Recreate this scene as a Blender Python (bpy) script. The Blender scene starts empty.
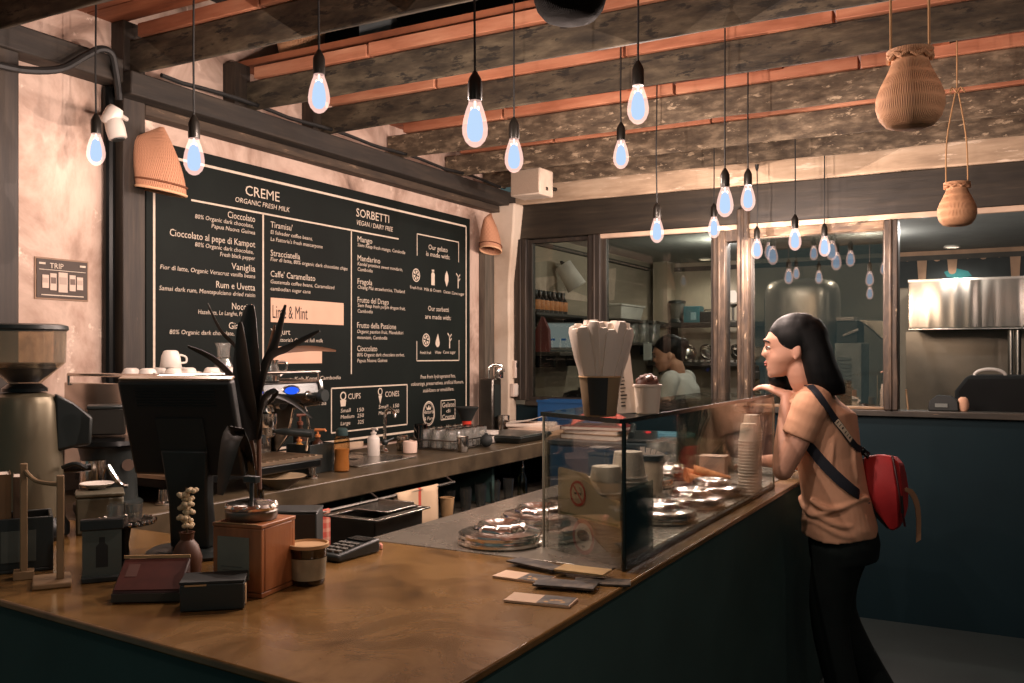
import bpy, bmesh, math, random
from mathutils import Vector, Matrix, Euler, noise
random.seed(7)
E_BULB = 19.0
PI = math.pi
sc = bpy.context.scene
COL = sc.collection

# ------------------------------------------------------------------ camera
FPX, CX, HY, H = 912.0, 512.0, 354.5, 1.44
YAW = math.atan(501.0 / FPX)
SN, CS = math.sin(YAW), math.cos(YAW)
cd = bpy.data.cameras.new('camera'); cam = bpy.data.objects.new('camera', cd); COL.objects.link(cam)
cam.location = (0, 0, H); cam.rotation_euler = (PI / 2, 0, YAW)
cd.sensor_width = 36.0; cd.lens = FPX / 1024 * 36.0
cd.shift_y = (HY - 341.5) / 1024.0; cd.clip_start = 0.05
sc.camera = cam
vs = sc.view_settings
vs.view_transform = 'Standard'; vs.look = 'None'; vs.gamma = 1; vs.use_curve_mapping = False
vs.exposure = 0.18
sc.cycles.use_denoising = True
sc.cycles.max_bounces = 8; sc.cycles.transparent_max_bounces = 24
sc.cycles.sample_clamp_indirect = 3.0
sc.cycles.caustics_reflective = False; sc.cycles.caustics_refractive = False

# survey helpers: a sight line of the photograph met with a plane of the room
def ray(px, py):
    a = (px - CX) / FPX; b = (HY - py) / FPX
    return Vector((-SN + CS * a, CS + SN * a, b))
def at_d(px, py, d): return Vector((0, 0, H)) + ray(px, py) * d
def at_x(px, py, X): r = ray(px, py); return at_d(px, py, X / r.x)
def at_y(px, py, Y): r = ray(px, py); return at_d(px, py, Y / r.y)
def at_z(px, py, Z): r = ray(px, py); return at_d(px, py, (Z - H) / r.z)

# ------------------------------------------------------------------ materials
def lin(c):
    def f(u):
        u /= 255.0
        return u / 12.92 if u <= 0.04045 else ((u + 0.055) / 1.055) ** 2.4
    return (f(c[0]), f(c[1]), f(c[2]), 1.0)
MATS = {}
def nodes(name):
    m = bpy.data.materials.new(name); m.use_nodes = True
    nt = m.node_tree
    for n in list(nt.nodes): nt.nodes.remove(n)
    out = nt.nodes.new('ShaderNodeOutputMaterial')
    return m, nt, out
def N(nt, t, **kw):
    n = nt.nodes.new(t)
    for k, v in kw.items():
        if k.startswith('i_'): n.inputs[k[2:].replace('_', ' ')].default_value = v
        else: setattr(n, k, v)
    return n
def ramp(nt, stops):
    r = nt.nodes.new('ShaderNodeValToRGB')
    els = r.color_ramp.elements
    els[0].position, els[0].color = stops[0]
    els[1].position, els[1].color = stops[-1]
    for p, c in stops[1:-1]:
        e = els.new(p); e.color = c
    return r
def coords(nt, scale=(1, 1, 1)):
    tc = nt.nodes.new('ShaderNodeTexCoord'); mp = nt.nodes.new('ShaderNodeMapping')
    mp.inputs['Scale'].default_value = scale
    nt.links.new(tc.outputs['Object'], mp.inputs['Vector'])
    return mp.outputs['Vector']
def bsdf(nt, out, col=None, rough=.5, metal=0, spec=.5):
    b = nt.nodes.new('ShaderNodeBsdfPrincipled')
    if col is not None: b.inputs['Base Color'].default_value = col
    b.inputs['Roughness'].default_value = rough; b.inputs['Metallic'].default_value = metal
    b.inputs['Specular IOR Level'].default_value = spec
    nt.links.new(b.outputs[0], out.inputs['Surface'])
    return b
def bump(nt, b, fac, dist=.002, strength=.5):
    bp = nt.nodes.new('ShaderNodeBump'); bp.inputs['Distance'].default_value = dist
    bp.inputs['Strength'].default_value = strength
    nt.links.new(fac, bp.inputs['Height']); nt.links.new(bp.outputs[0], b.inputs['Normal'])
def plain(name, c, rough=.5, metal=0, var=.18, vs_=9.0, bmp=0.0, spec=.5):
    """one colour with a light procedural mottling of its own"""
    if name in MATS: return MATS[name]
    m, nt, out = nodes(name); L = lin(c)
    b = bsdf(nt, out, L, rough, metal, spec)
    n = N(nt, 'ShaderNodeTexNoise', i_Scale=vs_, i_Detail=4.0)
    nt.links.new(coords(nt), n.inputs['Vector'])
    lo = tuple(x * (1 - var) for x in L[:3]) + (1,); hi = tuple(min(1, x * (1 + var)) for x in L[:3]) + (1,)
    r = ramp(nt, [(.3, lo), (.7, hi)])
    nt.links.new(n.outputs[0], r.inputs[0]); nt.links.new(r.outputs[0], b.inputs['Base Color'])
    if bmp: bump(nt, b, n.outputs[0], bmp)
    MATS[name] = m; return m
def glow(name, c, s):
    m, nt, out = nodes(name)
    e = N(nt, 'ShaderNodeEmission', i_Color=lin(c), i_Strength=s)
    nt.links.new(e.outputs[0], out.inputs['Surface']); MATS[name] = m; return m
def lampglass(name, c, s):
    """clear envelope that glows: lets light through and adds its own"""
    m, nt, out = nodes(name)
    e = N(nt, 'ShaderNodeEmission', i_Color=lin(c), i_Strength=s)
    t = N(nt, 'ShaderNodeBsdfTransparent'); a = N(nt, 'ShaderNodeAddShader')
    nt.links.new(e.outputs[0], a.inputs[0]); nt.links.new(t.outputs[0], a.inputs[1])
    nt.links.new(a.outputs[0], out.inputs['Surface']); MATS[name] = m; return m
def glass(name, tint=(235, 240, 238), refl=.06, edge=.45, rough=.03, haze=0.0):
    """thin clear glass: see-through with a fresnel sheen"""
    if name in MATS: return MATS[name]
    m, nt, out = nodes(name)
    t = N(nt, 'ShaderNodeBsdfTransparent', i_Color=lin(tint))
    g = N(nt, 'ShaderNodeBsdfGlossy', i_Roughness=rough)
    lw = N(nt, 'ShaderNodeFresnel', i_IOR=1.45)
    mr = N(nt, 'ShaderNodeMapRange'); mr.inputs[1].default_value = .03; mr.inputs[2].default_value = 1
    mr.inputs[3].default_value = refl; mr.inputs[4].default_value = edge
    mx = N(nt, 'ShaderNodeMixShader')
    nt.links.new(lw.outputs[0], mr.inputs[0]); nt.links.new(mr.outputs[0], mx.inputs[0])
    nt.links.new(t.outputs[0], mx.inputs[1]); nt.links.new(g.outputs[0], mx.inputs[2])
    res = mx.outputs[0]
    if haze:
        df = N(nt, 'ShaderNodeBsdfDiffuse', i_Color=(.8, .78, .74, 1)); hz = N(nt, 'ShaderNodeMixShader'); hz.inputs[0].default_value = haze
        nt.links.new(res, hz.inputs[1]); nt.links.new(df.outputs[0], hz.inputs[2]); res = hz.outputs[0]
    nt.links.new(res, out.inputs['Surface']); MATS[name] = m; return m
def layered(name, stops, scale=(1, 1, 1), ns=3.0, detail=8.0, rough=.8, bmp=.003, flecks=None, fs=14.0, fthr=.62, rrange=None, spec=.5, dist=0.0, metal=0):
    """noise through a colour ramp, with optional flecks of a second colour (chipped paint, stains)"""
    m, nt, out = nodes(name)
    b = bsdf(nt, out, None, rough, metal, spec)
    v = coords(nt, scale)
    n = N(nt, 'ShaderNodeTexNoise', i_Scale=ns, i_Detail=detail, i_Roughness=.6, i_Distortion=dist)
    nt.links.new(v, n.inputs['Vector'])
    r = ramp(nt, [(p, lin(c)) for p, c in stops]); nt.links.new(n.outputs[0], r.inputs[0])
    colr = r.outputs[0]
    if flecks:
        n2 = N(nt, 'ShaderNodeTexNoise', i_Scale=fs, i_Detail=10.0, i_Roughness=.7)
        nt.links.new(v, n2.inputs['Vector'])
        r2 = ramp(nt, [(fthr, (0, 0, 0, 1)), (fthr + .05, (1, 1, 1, 1))]); nt.links.new(n2.outputs[0], r2.inputs[0])
        mx = N(nt, 'ShaderNodeMix', data_type='RGBA')
        nt.links.new(r2.outputs[0], mx.inputs[0]); nt.links.new(colr, mx.inputs[6]); mx.inputs[7].default_value = lin(flecks)
        colr = mx.outputs[2]
    nt.links.new(colr, b.inputs['Base Color'])
    if rrange:
        mr = N(nt, 'ShaderNodeMapRange'); mr.inputs[3].default_value, mr.inputs[4].default_value = rrange
        nt.links.new(n.outputs[0], mr.inputs[0]); nt.links.new(mr.outputs[0], b.inputs['Roughness'])
    if bmp: bump(nt, b, n.outputs[0], bmp)
    MATS[name] = m; return m
def weave(name, c1, c2, sx=90.0, sz=110.0, rough=.75, spec=.3):
    """basket weave from two crossed waves in cylinder coordinates"""
    m, nt, out = nodes(name); b = bsdf(nt, out, None, rough, 0, spec)
    tc = nt.nodes.new('ShaderNodeTexCoord'); sp = nt.nodes.new('ShaderNodeSeparateXYZ')
    nt.links.new(tc.outputs['Object'], sp.inputs[0])
    at = N(nt, 'ShaderNodeMath', operation='ARCTAN2'); nt.links.new(sp.outputs[1], at.inputs[0]); nt.links.new(sp.outputs[0], at.inputs[1])
    def wave(src, k):
        mu = N(nt, 'ShaderNodeMath', operation='MULTIPLY'); mu.inputs[1].default_value = k
        si = N(nt, 'ShaderNodeMath', operation='SINE')
        nt.links.new(src, mu.inputs[0]); nt.links.new(mu.outputs[0], si.inputs[0]); return si.outputs[0]
    w1, w2 = wave(at.outputs[0], sx), wave(sp.outputs[2], sz)
    pr = N(nt, 'ShaderNodeMath', operation='MULTIPLY'); nt.links.new(w1, pr.inputs[0]); nt.links.new(w2, pr.inputs[1])
    r = ramp(nt, [(0.0, lin(c1)), (1.0, lin(c2))])
    ad = N(nt, 'ShaderNodeMath', operation='MULTIPLY_ADD'); ad.inputs[1].default_value = .5; ad.inputs[2].default_value = .5
    nt.links.new(pr.outputs[0], ad.inputs[0]); nt.links.new(ad.outputs[0], r.inputs[0]); nt.links.new(r.outputs[0], b.inputs['Base Color'])
    bump(nt, b, ad.outputs[0], .004, .8)
    MATS[name] = m; return m
def striped(name, base, line, axis=0, period=.05, width=.2, rough=.85, axis2=None):
    m, nt, out = nodes(name); b = bsdf(nt, out, None, rough)
    tc = nt.nodes.new('ShaderNodeTexCoord'); sp = nt.nodes.new('ShaderNodeSeparateXYZ'); nt.links.new(tc.outputs['Object'], sp.inputs[0])
    def st(ax):
        a = N(nt, 'ShaderNodeMath', operation='DIVIDE'); a.inputs[1].default_value = period
        f = N(nt, 'ShaderNodeMath', operation='FRACT'); l = N(nt, 'ShaderNodeMath', operation='LESS_THAN'); l.inputs[1].default_value = width
        nt.links.new(sp.outputs[ax], a.inputs[0]); nt.links.new(a.outputs[0], f.inputs[0]); nt.links.new(f.outputs[0], l.inputs[0]); return l.outputs[0]
    fac = st(axis)
    if axis2 is not None:
        a = N(nt, 'ShaderNodeMath', operation='ADD'); nt.links.new(fac, a.inputs[0]); nt.links.new(st(axis2), a.inputs[1])
        h = N(nt, 'ShaderNodeMath', operation='MULTIPLY'); h.inputs[1].default_value = .5; nt.links.new(a.outputs[0], h.inputs[0]); fac = h.outputs[0]
    mx = N(nt, 'ShaderNodeMix', data_type='RGBA'); mx.inputs[6].default_value = lin(base); mx.inputs[7].default_value = lin(line)
    nt.links.new(fac, mx.inputs[0]); nt.links.new(mx.outputs[2], b.inputs['Base Color']); MATS[name] = m; return m

# ------------------------------------------------------------------ mesh builder
_txt = {}
def text_geo(s, size, ax, shear):
    k = (s, ax, shear)
    if k not in _txt:
        cu = bpy.data.curves.new('t', 'FONT'); cu.body = s; cu.size = 1; cu.align_x = ax; cu.shear = shear
        cu.resolution_u = 2
        ob = bpy.data.objects.new('t', cu); COL.objects.link(ob)
        dg = bpy.context.evaluated_depsgraph_get()
        me = bpy.data.meshes.new_from_object(ob.evaluated_get(dg))
        _txt[k] = ([v.co.copy() for v in me.vertices], [list(p.vertices) for p in me.polygons])
        bpy.data.objects.remove(ob); bpy.data.curves.remove(cu); bpy.data.meshes.remove(me)
    v, f = _txt[k]
    return [p * size for p in v], f
class MB:
    def __init__(s): s.v = []; s.f = []; s.mi = []
    def add(s, vs, fs, mi=0, M=None):
        o = len(s.v)
        s.v += [tuple(M @ Vector(p)) for p in vs] if M is not None else [tuple(p) for p in vs]
        s.f += [[i + o for i in f] for f in fs]; s.mi += [mi] * len(fs); return s
    def box(s, c, sz, rz=0, M=None, mi=0):
        x, y, z = sz[0] / 2, sz[1] / 2, sz[2] / 2
        T = Matrix.Translation(c) @ Matrix.Rotation(rz, 4, 'Z')
        if M is not None: T = M @ T
        vs = [(a * x, b * y, d * z) for d in (-1, 1) for b in (-1, 1) for a in (-1, 1)]
        return s.add(vs, [(0, 2, 3, 1), (4, 5, 7, 6), (0, 1, 5, 4), (2, 6, 7, 3), (0, 4, 6, 2), (1, 3, 7, 5)], mi, T)
    def span(s, a, b, mi=0):
        return s.box([(a[i] + b[i]) / 2 for i in range(3)], [abs(b[i] - a[i]) for i in range(3)], mi=mi)
    def loft(s, rings, cap=True, mi=0, M=None, close=True):
        n = len(rings[0]); vs = [p for r in rings for p in r]; fs = []
        for i in range(len(rings) - 1):
            for j in range(n if close else n - 1):
                k = (j + 1) % n
                fs.append((i * n + j, i * n + k, (i + 1) * n + k, (i + 1) * n + j))
        if cap:
            fs.append(tuple(range(n))[::-1]); fs.append(tuple((len(rings) - 1) * n + j for j in range(n)))
        return s.add(vs, fs, mi, M)
    def cyl(s, p0, p1, r0, r1=None, n=16, mi=0, M=None):
        return s.tube([p0, p1], [r0, r0 if r1 is None else r1], n, mi=mi, M=M)
    def tube(s, pts, r, n=8, cap=True, mi=0, M=None, sq=1.0, hint=None):
        pts = [Vector(p) for p in pts]; m = len(pts)
        rs = list(r) if isinstance(r, (list, tuple)) else [r] * m
        up = None; rings = []
        for i, p in enumerate(pts):
            t = (pts[min(i + 1, m - 1)] - pts[max(i - 1, 0)])
            t = t.normalized() if t.length > 1e-9 else Vector((0, 0, 1))
            if up is None:
                h = Vector(hint) if hint else (Vector((0, 0, 1)) if abs(t.z) < .9 else Vector((1, 0, 0)))
            else: h = up
            u = (h - t * h.dot(t)).normalized(); w = t.cross(u); up = u
            rings.append([p + (u * math.cos(2 * PI * j / n) * sq + w * math.sin(2 * PI * j / n)) * rs[i] for j in range(n)])
        return s.loft(rings, cap, mi, M)
    def lathe(s, prof, c=(0, 0, 0), n=24, mi=0, M=None, sq=(1, 1)):
        T = Matrix.Translation(c)
        if M is not None: T = M @ T
        rings = [[(max(r, 1e-5) * math.cos(2 * PI * j / n) * sq[0], max(r, 1e-5) * math.sin(2 * PI * j / n) * sq[1], z) for j in range(n)] for r, z in prof]
        return s.loft(rings, True, mi, T)
    def ball(s, c, r, nu=16, nv=10, mi=0, M=None):
        if not isinstance(r, (tuple, list)): r = (r, r, r)
        T = Matrix.Translation(c) @ Matrix.Diagonal((*r, 1))
        if M is not None: T = M @ T
        rings = [[(math.sin(PI * i / nv + 1e-4) * math.cos(2 * PI * j / nu), math.sin(PI * i / nv + 1e-4) * math.sin(2 * PI * j / nu), -math.cos(PI * i / nv)) for j in range(nu)] for i in range(nv + 1)]
        return s.loft(rings, False, mi, T)
    def prism(s, poly, z0, z1, mi=0, M=None):
        return s.loft([[(x, y, z0) for x, y in poly], [(x, y, z1) for x, y in poly]], True, mi, M)
    def ribbon(s, pts, side, w, th=.002, mi=0, M=None):
        """a band: centre line, side directions (one or per point), half widths"""
        m = len(pts); pts = [Vector(p) for p in pts]
        sd = [Vector(q).normalized() for q in side] if isinstance(side[0], (tuple, list, Vector)) else [Vector(side).normalized()] * m
        ws = w if isinstance(w, (list, tuple)) else [w] * m
        rings = []
        for i, p in enumerate(pts):
            t = (pts[min(i + 1, m - 1)] - pts[max(i - 1, 0)]).normalized()
            nrm = t.cross(sd[i]).normalized() * th / 2
            a = sd[i] * ws[i]
            rings.append([p - a - nrm, p + a - nrm, p + a + nrm, p - a + nrm])
        return s.loft(rings, True, mi, M)
    def text(s, st, size, M, ax='LEFT', shear=0.0, mi=0):
        v, f = text_geo(st, size, ax, shear); return s.add(v, f, mi, M)
    def build(s, name, mat, parent=None, smooth=35, bevel=0, loc=None, mods=None):
        me = bpy.data.meshes.new(name); me.from_pydata(s.v, [], s.f)
        for m in (mat if isinstance(mat, (list, tuple)) else [mat]): me.materials.append(m)
        me.polygons.foreach_set('material_index', s.mi)
        bm = bmesh.new(); bm.from_mesh(me); bmesh.ops.recalc_face_normals(bm, faces=bm.faces); bm.to_mesh(me); bm.free()
        if smooth:
            me.polygons.foreach_set('use_smooth', [True] * len(me.polygons)); me.set_sharp_from_angle(angle=math.radians(smooth))
        me.update()
        o = bpy.data.objects.new(name, me); COL.objects.link(o)
        if parent is not None: o.parent = parent
        if loc is not None: o.location = loc
        if bevel:
            b = o.modifiers.new('bevel', 'BEVEL'); b.width = bevel; b.segments = 2; b.limit_method = 'ANGLE'; b.angle_limit = math.radians(40)
        return o
def tag(o, label=None, cat=None, group=None, kind=None):
    if label: o['label'] = label
    if cat: o['category'] = cat
    if group: o['group'] = group
    if kind: o['kind'] = kind
    return o
def thing(name, label, cat, loc=(0, 0, 0), rz=0, group=None, rot=None):
    o = bpy.data.objects.new(name, None); COL.objects.link(o); o.empty_display_size = .05
    o.location = loc; o.rotation_euler = rot if rot else (0, 0, rz)
    return tag(o, label, cat, group)
def solo(mb, name, mat, label, cat, loc=(0, 0, 0), rz=0, group=None, smooth=35, bevel=0, rot=None):
    o = mb.build(name, mat, None, smooth, bevel, loc); o.rotation_euler = rot if rot else (0, 0, rz)
    return tag(o, label, cat, group)
def struct(mb, name, mat, parent=None, bevel=0, smooth=35):
    o = mb.build(name, mat, parent, smooth, bevel)
    if parent is None: o['kind'] = 'structure'
    return o
def copy_tree(o, loc=None, rz=None, label=None, parent=None):
    c = o.copy(); COL.objects.link(c)
    if parent is not None: c.parent = parent
    for ch in list(o.children): copy_tree(ch, parent=c)
    if loc is not None: c.location = loc
    if rz is not None: c.rotation_euler = (0, 0, rz)
    if label: c['label'] = label
    return c
def spline(pts, k=6):
    """Catmull-Rom through points"""
    P = [Vector(p) for p in pts]; out = []
    for i in range(len(P) - 1):
        a, b, c, d = P[max(i - 1, 0)], P[i], P[i + 1], P[min(i + 2, len(P) - 1)]
        for j in range(k):
            t = j / k
            out.append(.5 * ((2 * b) + (c - a) * t + (2 * a - 5 * b + 4 * c - d) * t * t + (3 * b - a - 3 * c + d) * t ** 3))
    return out + [P[-1]]

# palette
M_plaster = layered('plaster', [(.27, (104, 84, 73)), (.40, (172, 146, 130)), (.53, (208, 184, 168)), (.63, (180, 152, 136)), (.76, (118, 96, 83))], ns=2.6, rough=.9, bmp=.008, flecks=(236, 216, 198), fs=5, fthr=.61, dist=.6)
M_plaster_pale = layered('plaster_pale', [(.3, (190, 170, 148)), (.5, (214, 198, 178)), (.7, (224, 210, 192))], ns=3, rough=.9, bmp=.006, flecks=(140, 90, 72), fs=9, fthr=.67)
M_wood_dark = layered('dark_timber', [(.3, (40, 33, 27)), (.5, (62, 52, 42)), (.7, (84, 72, 58))], scale=(1.2, 12, 12), ns=2.5, rough=.7, bmp=.004)
M_wood_dark_y = layered('dark_timber_along', [(.3, (26, 23, 19)), (.5, (40, 35, 29)), (.7, (58, 50, 41))], scale=(12, 1.2, 12), ns=2.5, rough=.7, bmp=.004)
M_wood_dark_z = layered('dark_timber_upright', [(.3, (28, 24, 20)), (.5, (46, 39, 32)), (.7, (66, 56, 45))], scale=(12, 12, 1.0), ns=2.5, rough=.6, bmp=.004, flecks=(168, 140, 112), fs=3, fthr=.66)
M_joist = layered('weathered_joist', [(.3, (42, 37, 29)), (.5, (70, 62, 49)), (.7, (104, 94, 75))], scale=(2.0, 7, 7), ns=3.4, rough=.75, bmp=.008, flecks=(38, 35, 29), fs=4.5, fthr=.55)
M_joist_worn = layered('flaking_joist', [(.3, (60, 50, 40)), (.5, (92, 80, 64)), (.7, (140, 124, 102))], scale=(3.2, 8, 8), ns=3.6, rough=.75, bmp=.008, flecks=(176, 158, 132), fs=4, fthr=.58)
M_board = layered('red_brown_board', [(.3, (146, 88, 62)), (.5, (184, 122, 92)), (.7, (206, 150, 118))], scale=(1.2, 8, 8), ns=2, rough=.6, bmp=.003)
M_frame = layered('chipped_frame', [(.3, (40, 31, 24)), (.5, (68, 55, 43)), (.7, (98, 80, 63))], scale=(9, 9, 2.4), ns=3, rough=.55, bmp=.004, flecks=(176, 154, 126), fs=5, fthr=.62)
M_teal = plain('teal_paint', (14, 35, 41), .6, var=.15, vs_=2, spec=.2)
M_counter = layered('polished_concrete', [(.25, (78, 56, 30)), (.45, (108, 80, 45)), (.62, (124, 94, 54)), (.78, (90, 66, 36))], ns=5, rough=.3, bmp=.0006, rrange=(.11, .30), dist=1.2, spec=.6)
M_counter_back = layered('old_stone_slab', [(.3, (58, 49, 36)), (.5, (78, 67, 50)), (.7, (98, 84, 64))], ns=6, rough=.4, bmp=.001, rrange=(.25, .5))
M_front = plain('dark_cladding', (58, 82, 79), .7, var=.15, vs_=3, spec=.2)
M_floor = layered('dark_floor', [(.3, (14, 24, 24)), (.5, (18, 30, 30)), (.7, (24, 36, 35))], ns=2, rough=.6, bmp=.001)
M_steel = layered('brushed_steel', [(.3, (150, 146, 140)), (.7, (190, 186, 178))], scale=(1, 14, 1), ns=6, rough=.24, bmp=.0, metal=1)
M_steel_d = plain('dull_steel', (120, 116, 110), .35, 1, .15)
M_chrome = plain('chrome', (226, 220, 212), .16, 1, .03)
M_black = plain('black_plastic', (36, 42, 41), .4, var=.1)
M_rubber = plain('black_rubber', (28, 33, 32), .7, var=.1)
M_blackm = plain('black_metal', (26, 28, 28), .3, .6, .1)
M_white = plain('white_ceramic', (222, 214, 204), .35, var=.04)
M_paper = plain('white_paper', (216, 204, 190), .8, var=.05)
M_kraft = plain('kraft_paper', (176, 142, 100), .85, var=.1)
M_board_black = layered('blackboard', [(.3, (14, 20, 18)), (.55, (19, 26, 24)), (.75, (26, 33, 30))], ns=1.5, rough=.6, spec=.12, bmp=0)
M_chalk = plain('chalk_paint', (214, 200, 182), .9, var=.1, vs_=60)
M_glass = glass('clear_glass')
M_glass_thin = glass('tumbler_glass', (244, 245, 242), .10, .6, .06, .10)
M_wicker = weave('rattan', (176, 120, 84), (236, 188, 146))
# ================================================================== the setting
WX = -3.0      # menu wall
PY = 5.3       # partition to the kitchen
KY = 8.3       # kitchen back wall
m = MB(); m.span((-3.3, -1.6, -.1), (3.4, 8.5, 0)); struct(m, 'floor', M_floor)
m = MB(); m.span((-3.2, .4, 0), (WX, PY, 2.95)); struct(m, 'wall_left', M_plaster)
# timber posts and wall beam along the menu wall
m = MB(); m.span((-3.0, 2.30, 0), (-2.93, 2.40, 2.7)); struct(m, 'trim_1', M_wood_dark_z, bevel=.004)
m = MB(); m.span((-3.0, 1.79, 0), (-2.92, 1.885, 2.7)); struct(m, 'trim_2', M_wood_dark_z, bevel=.006)
m = MB(); m.span((-3.0, 2.28, 2.405), (-2.86, 5.28, 2.495)); struct(m, 'trim_3', M_wood_dark_y, bevel=.006)
m = MB(); m.span((-3.0, 2.401, 2.365), (-2.93, 5.22, 2.404)); struct(m, 'trim_4', layered('weathered_strip', [(.3, (46, 38, 30)), (.6, (76, 63, 50))], scale=(9, 1.4, 9), ns=3, flecks=(124, 104, 84), fs=3, fthr=.6), bevel=.004)
m = MB(); m.span((-3.0, .5, 2.45), (-2.9, 2.28, 2.54)); struct(m, 'trim_5', M_wood_dark_y, bevel=.006)
for k, y in enumerate((2.90, 3.40)):
    m = MB(); m.span((-3.0, y - .04, 2.496), (-2.93, y + .05, 2.7)); struct(m, 'trim_%d' % (6 + k), M_wood_dark_z)
# right end of the menu wall: grey channel, peeling pillar
m = MB(); m.span((-3.0, 5.02, 0.95), (-2.955, 5.14, 2.16)); struct(m, 'trim_8', layered('grey_channel', [(.3, (60, 56, 50)), (.7, (112, 104, 92))], scale=(9, 9, 1), rough=.5))
m = MB()
rings = []
for i in range(15):
    z = i * 2.42 / 14; w = .0 if i < 12 else .02 * (i - 11)
    rings.append([(-3.0, 5.2 - w * .6, z), (-2.875 + w + random.uniform(-.004, .004), 5.2 - w * .6, z), (-2.875 + w, 5.3, z), (-3.0, 5.3, z)])
m.loft(rings); struct(m, 'trim_9', M_plaster_pale, bevel=.012)

# ceiling joists run across the room and bear on the wall beam
JY = [1.26, 1.80, 2.33, 2.93, 3.42, 4.03, 4.61, 5.06]
for k, y in enumerate(JY):
    m = MB(); n = 34; rings = []
    for i in range(n + 1):
        x = -2.99 + i * 4.9 / n
        j = lambda a: noise.noise(Vector((x * 2.1, y * 3 + a, a))) * .007
        rings.append([(x, y + j(1), 2.5 + j(2)), (x, y + .038 + j(3), 2.512 + j(4)), (x, y + .038, 2.63), (x, y + j(5), 2.63)])
    m.loft(rings)
    o = struct(m, 'ceiling_joist', M_joist_worn if k >= 5 else M_joist, bevel=.006)
    # lighter ledge board on the joist
    if k not in (0,):
        m = MB(); x0 = -2.88
        for ln in (.62, .9, .8, 1.0, .95, .5):
            m.box((x0 + ln / 2, y + .022 + random.uniform(-.006, .006), 2.658 + random.uniform(-.003, .003)), (ln - .012, .075, .050)); x0 += ln
        m.build('ledge_board', M_board, o, bevel=.003)
# boarded ceiling (loft floor above), with an open bay by the menu wall
m = MB()
for k in range(len(JY)):
    y0, y1 = JY[k], (JY + [5.3])[k + 1]
    nb = 4
    for b in range(nb):
        ya = y0 + (y1 - y0) * b / nb; yb = y0 + (y1 - y0) * (b + 1) / nb - .006
        x0 = -3.0 if k != 2 else -1.25
        m.span((x0, ya, 2.70), (1.9, yb, 2.725))
    for x in (-2.2, -1.55, -.9, -.25, .4, 1.05):
        if k == 2 and x < -1.3: continue
        m.span((x - .03, y0 + .06, 2.674), (x + .03, y1, 2.699))
m.span((-3.0, .4, 2.70), (1.9, 1.26, 2.725))
struct(m, 'ceiling', layered('loft_boards', [(.3, (96, 52, 34)), (.5, (140, 82, 54)), (.7, (170, 106, 74))], scale=(1.2, 9, 1), ns=2, rough=.65, bmp=.002), smooth=0)
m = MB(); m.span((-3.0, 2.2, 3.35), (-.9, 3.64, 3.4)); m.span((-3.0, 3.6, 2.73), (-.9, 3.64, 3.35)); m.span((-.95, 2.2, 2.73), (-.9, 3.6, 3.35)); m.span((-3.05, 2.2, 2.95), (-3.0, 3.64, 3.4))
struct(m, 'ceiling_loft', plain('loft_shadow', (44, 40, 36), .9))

# partition: low teal wall, ledge, posts, header beams
m = MB(); m.span((-3.0, PY, 0), (2.6, PY + .1, 1.105)); struct(m, 'wall_back', M_teal)
m = MB(); m.span((-2.8, PY - .03, 1.106), (2.6, PY + .12, 1.14)); struct(m, 'trim_10', layered('worn_ledge', [(.3, (40, 40, 36)), (.6, (64, 58, 50))], scale=(1.5, 9, 9), ns=3, flecks=(150, 130, 106), fs=4, fthr=.66, rough=.4), bevel=.004)
m = MB(); m.span((-2.9, PY - .02, 2.195), (2.6, PY + .1, 2.42)); struct(m, 'trim_11', layered('header_beam', [(.3, (26, 23, 18)), (.55, (46, 40, 31)), (.75, (70, 60, 48))], scale=(1, 8, 10), ns=2.2, rough=.5, bmp=.003), bevel=.006)
m = MB(); rings = []
for i in range(31):
    x = -2.9 + i * 5.5 / 30; j = noise.noise(Vector((x * 3, 3, 1))) * .006
    rings.append([(x, PY - .045, 2.42 + j), (x, PY + .1, 2.42), (x, PY + .1, 2.55), (x, PY - .045 + j, 2.55)])
m.loft(rings); struct(m, 'trim_12', layered('chipped_plaster_beam', [(.3, (150, 128, 106)), (.5, (186, 162, 136)), (.7, (206, 184, 158))], scale=(1.2, 4, 6), ns=2.5, rough=.85, flecks=(226, 206, 182), fs=3.4, fthr=.56), bevel=.008)
m = MB(); m.span((-2.9, PY + .0, 2.551), (2.6, PY + .08, 2.73)); struct(m, 'trim_13', M_wood_dark)
m = MB(); m.span((-2.3, PY - .035, 2.165), (2.6, PY - .0, 2.1945)); struct(m, 'trim_14', plain('pale_strip', (206, 180, 156), .6, var=.15), bevel=.003)
def post(name, x0, x1, z0, z1, mat, y0=PY - .04, y1=PY + .08):
    m = MB(); z = z0; rings = []
    n = 12
    for i in range(n + 1):
        zz = z0 + (z1 - z0) * i / n; j = noise.noise(Vector((x0 * 9, zz * 5, 2))) * .004
        rings.append([(x0 + j, y0, zz), (x1 + j, y0 + j, zz), (x1, y1, zz), (x0, y1, zz)])
    m.loft(rings)
    # a moulding along the face
    m.span(((x0 + x1) / 2 - .008, y0 - .008, z0), ((x0 + x1) / 2 + .008, y0 + .002, z1))
    return struct(m, name, mat, bevel=.005)
post('trim_15', -2.874, -2.785, 1.141, 2.194, M_wood_dark_z)
post('trim_16', -2.345, -2.262, 1.141, 2.194, M_wood_dark_z)
post('trim_17', -1.545, -1.472, 1.141, 2.164, M_frame)
post('trim_18', -1.398, -1.333, 1.141, 2.28, M_frame, PY - .06)
post('trim_19', -.61, -.54, 1.141, 2.164, M_frame)
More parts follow.
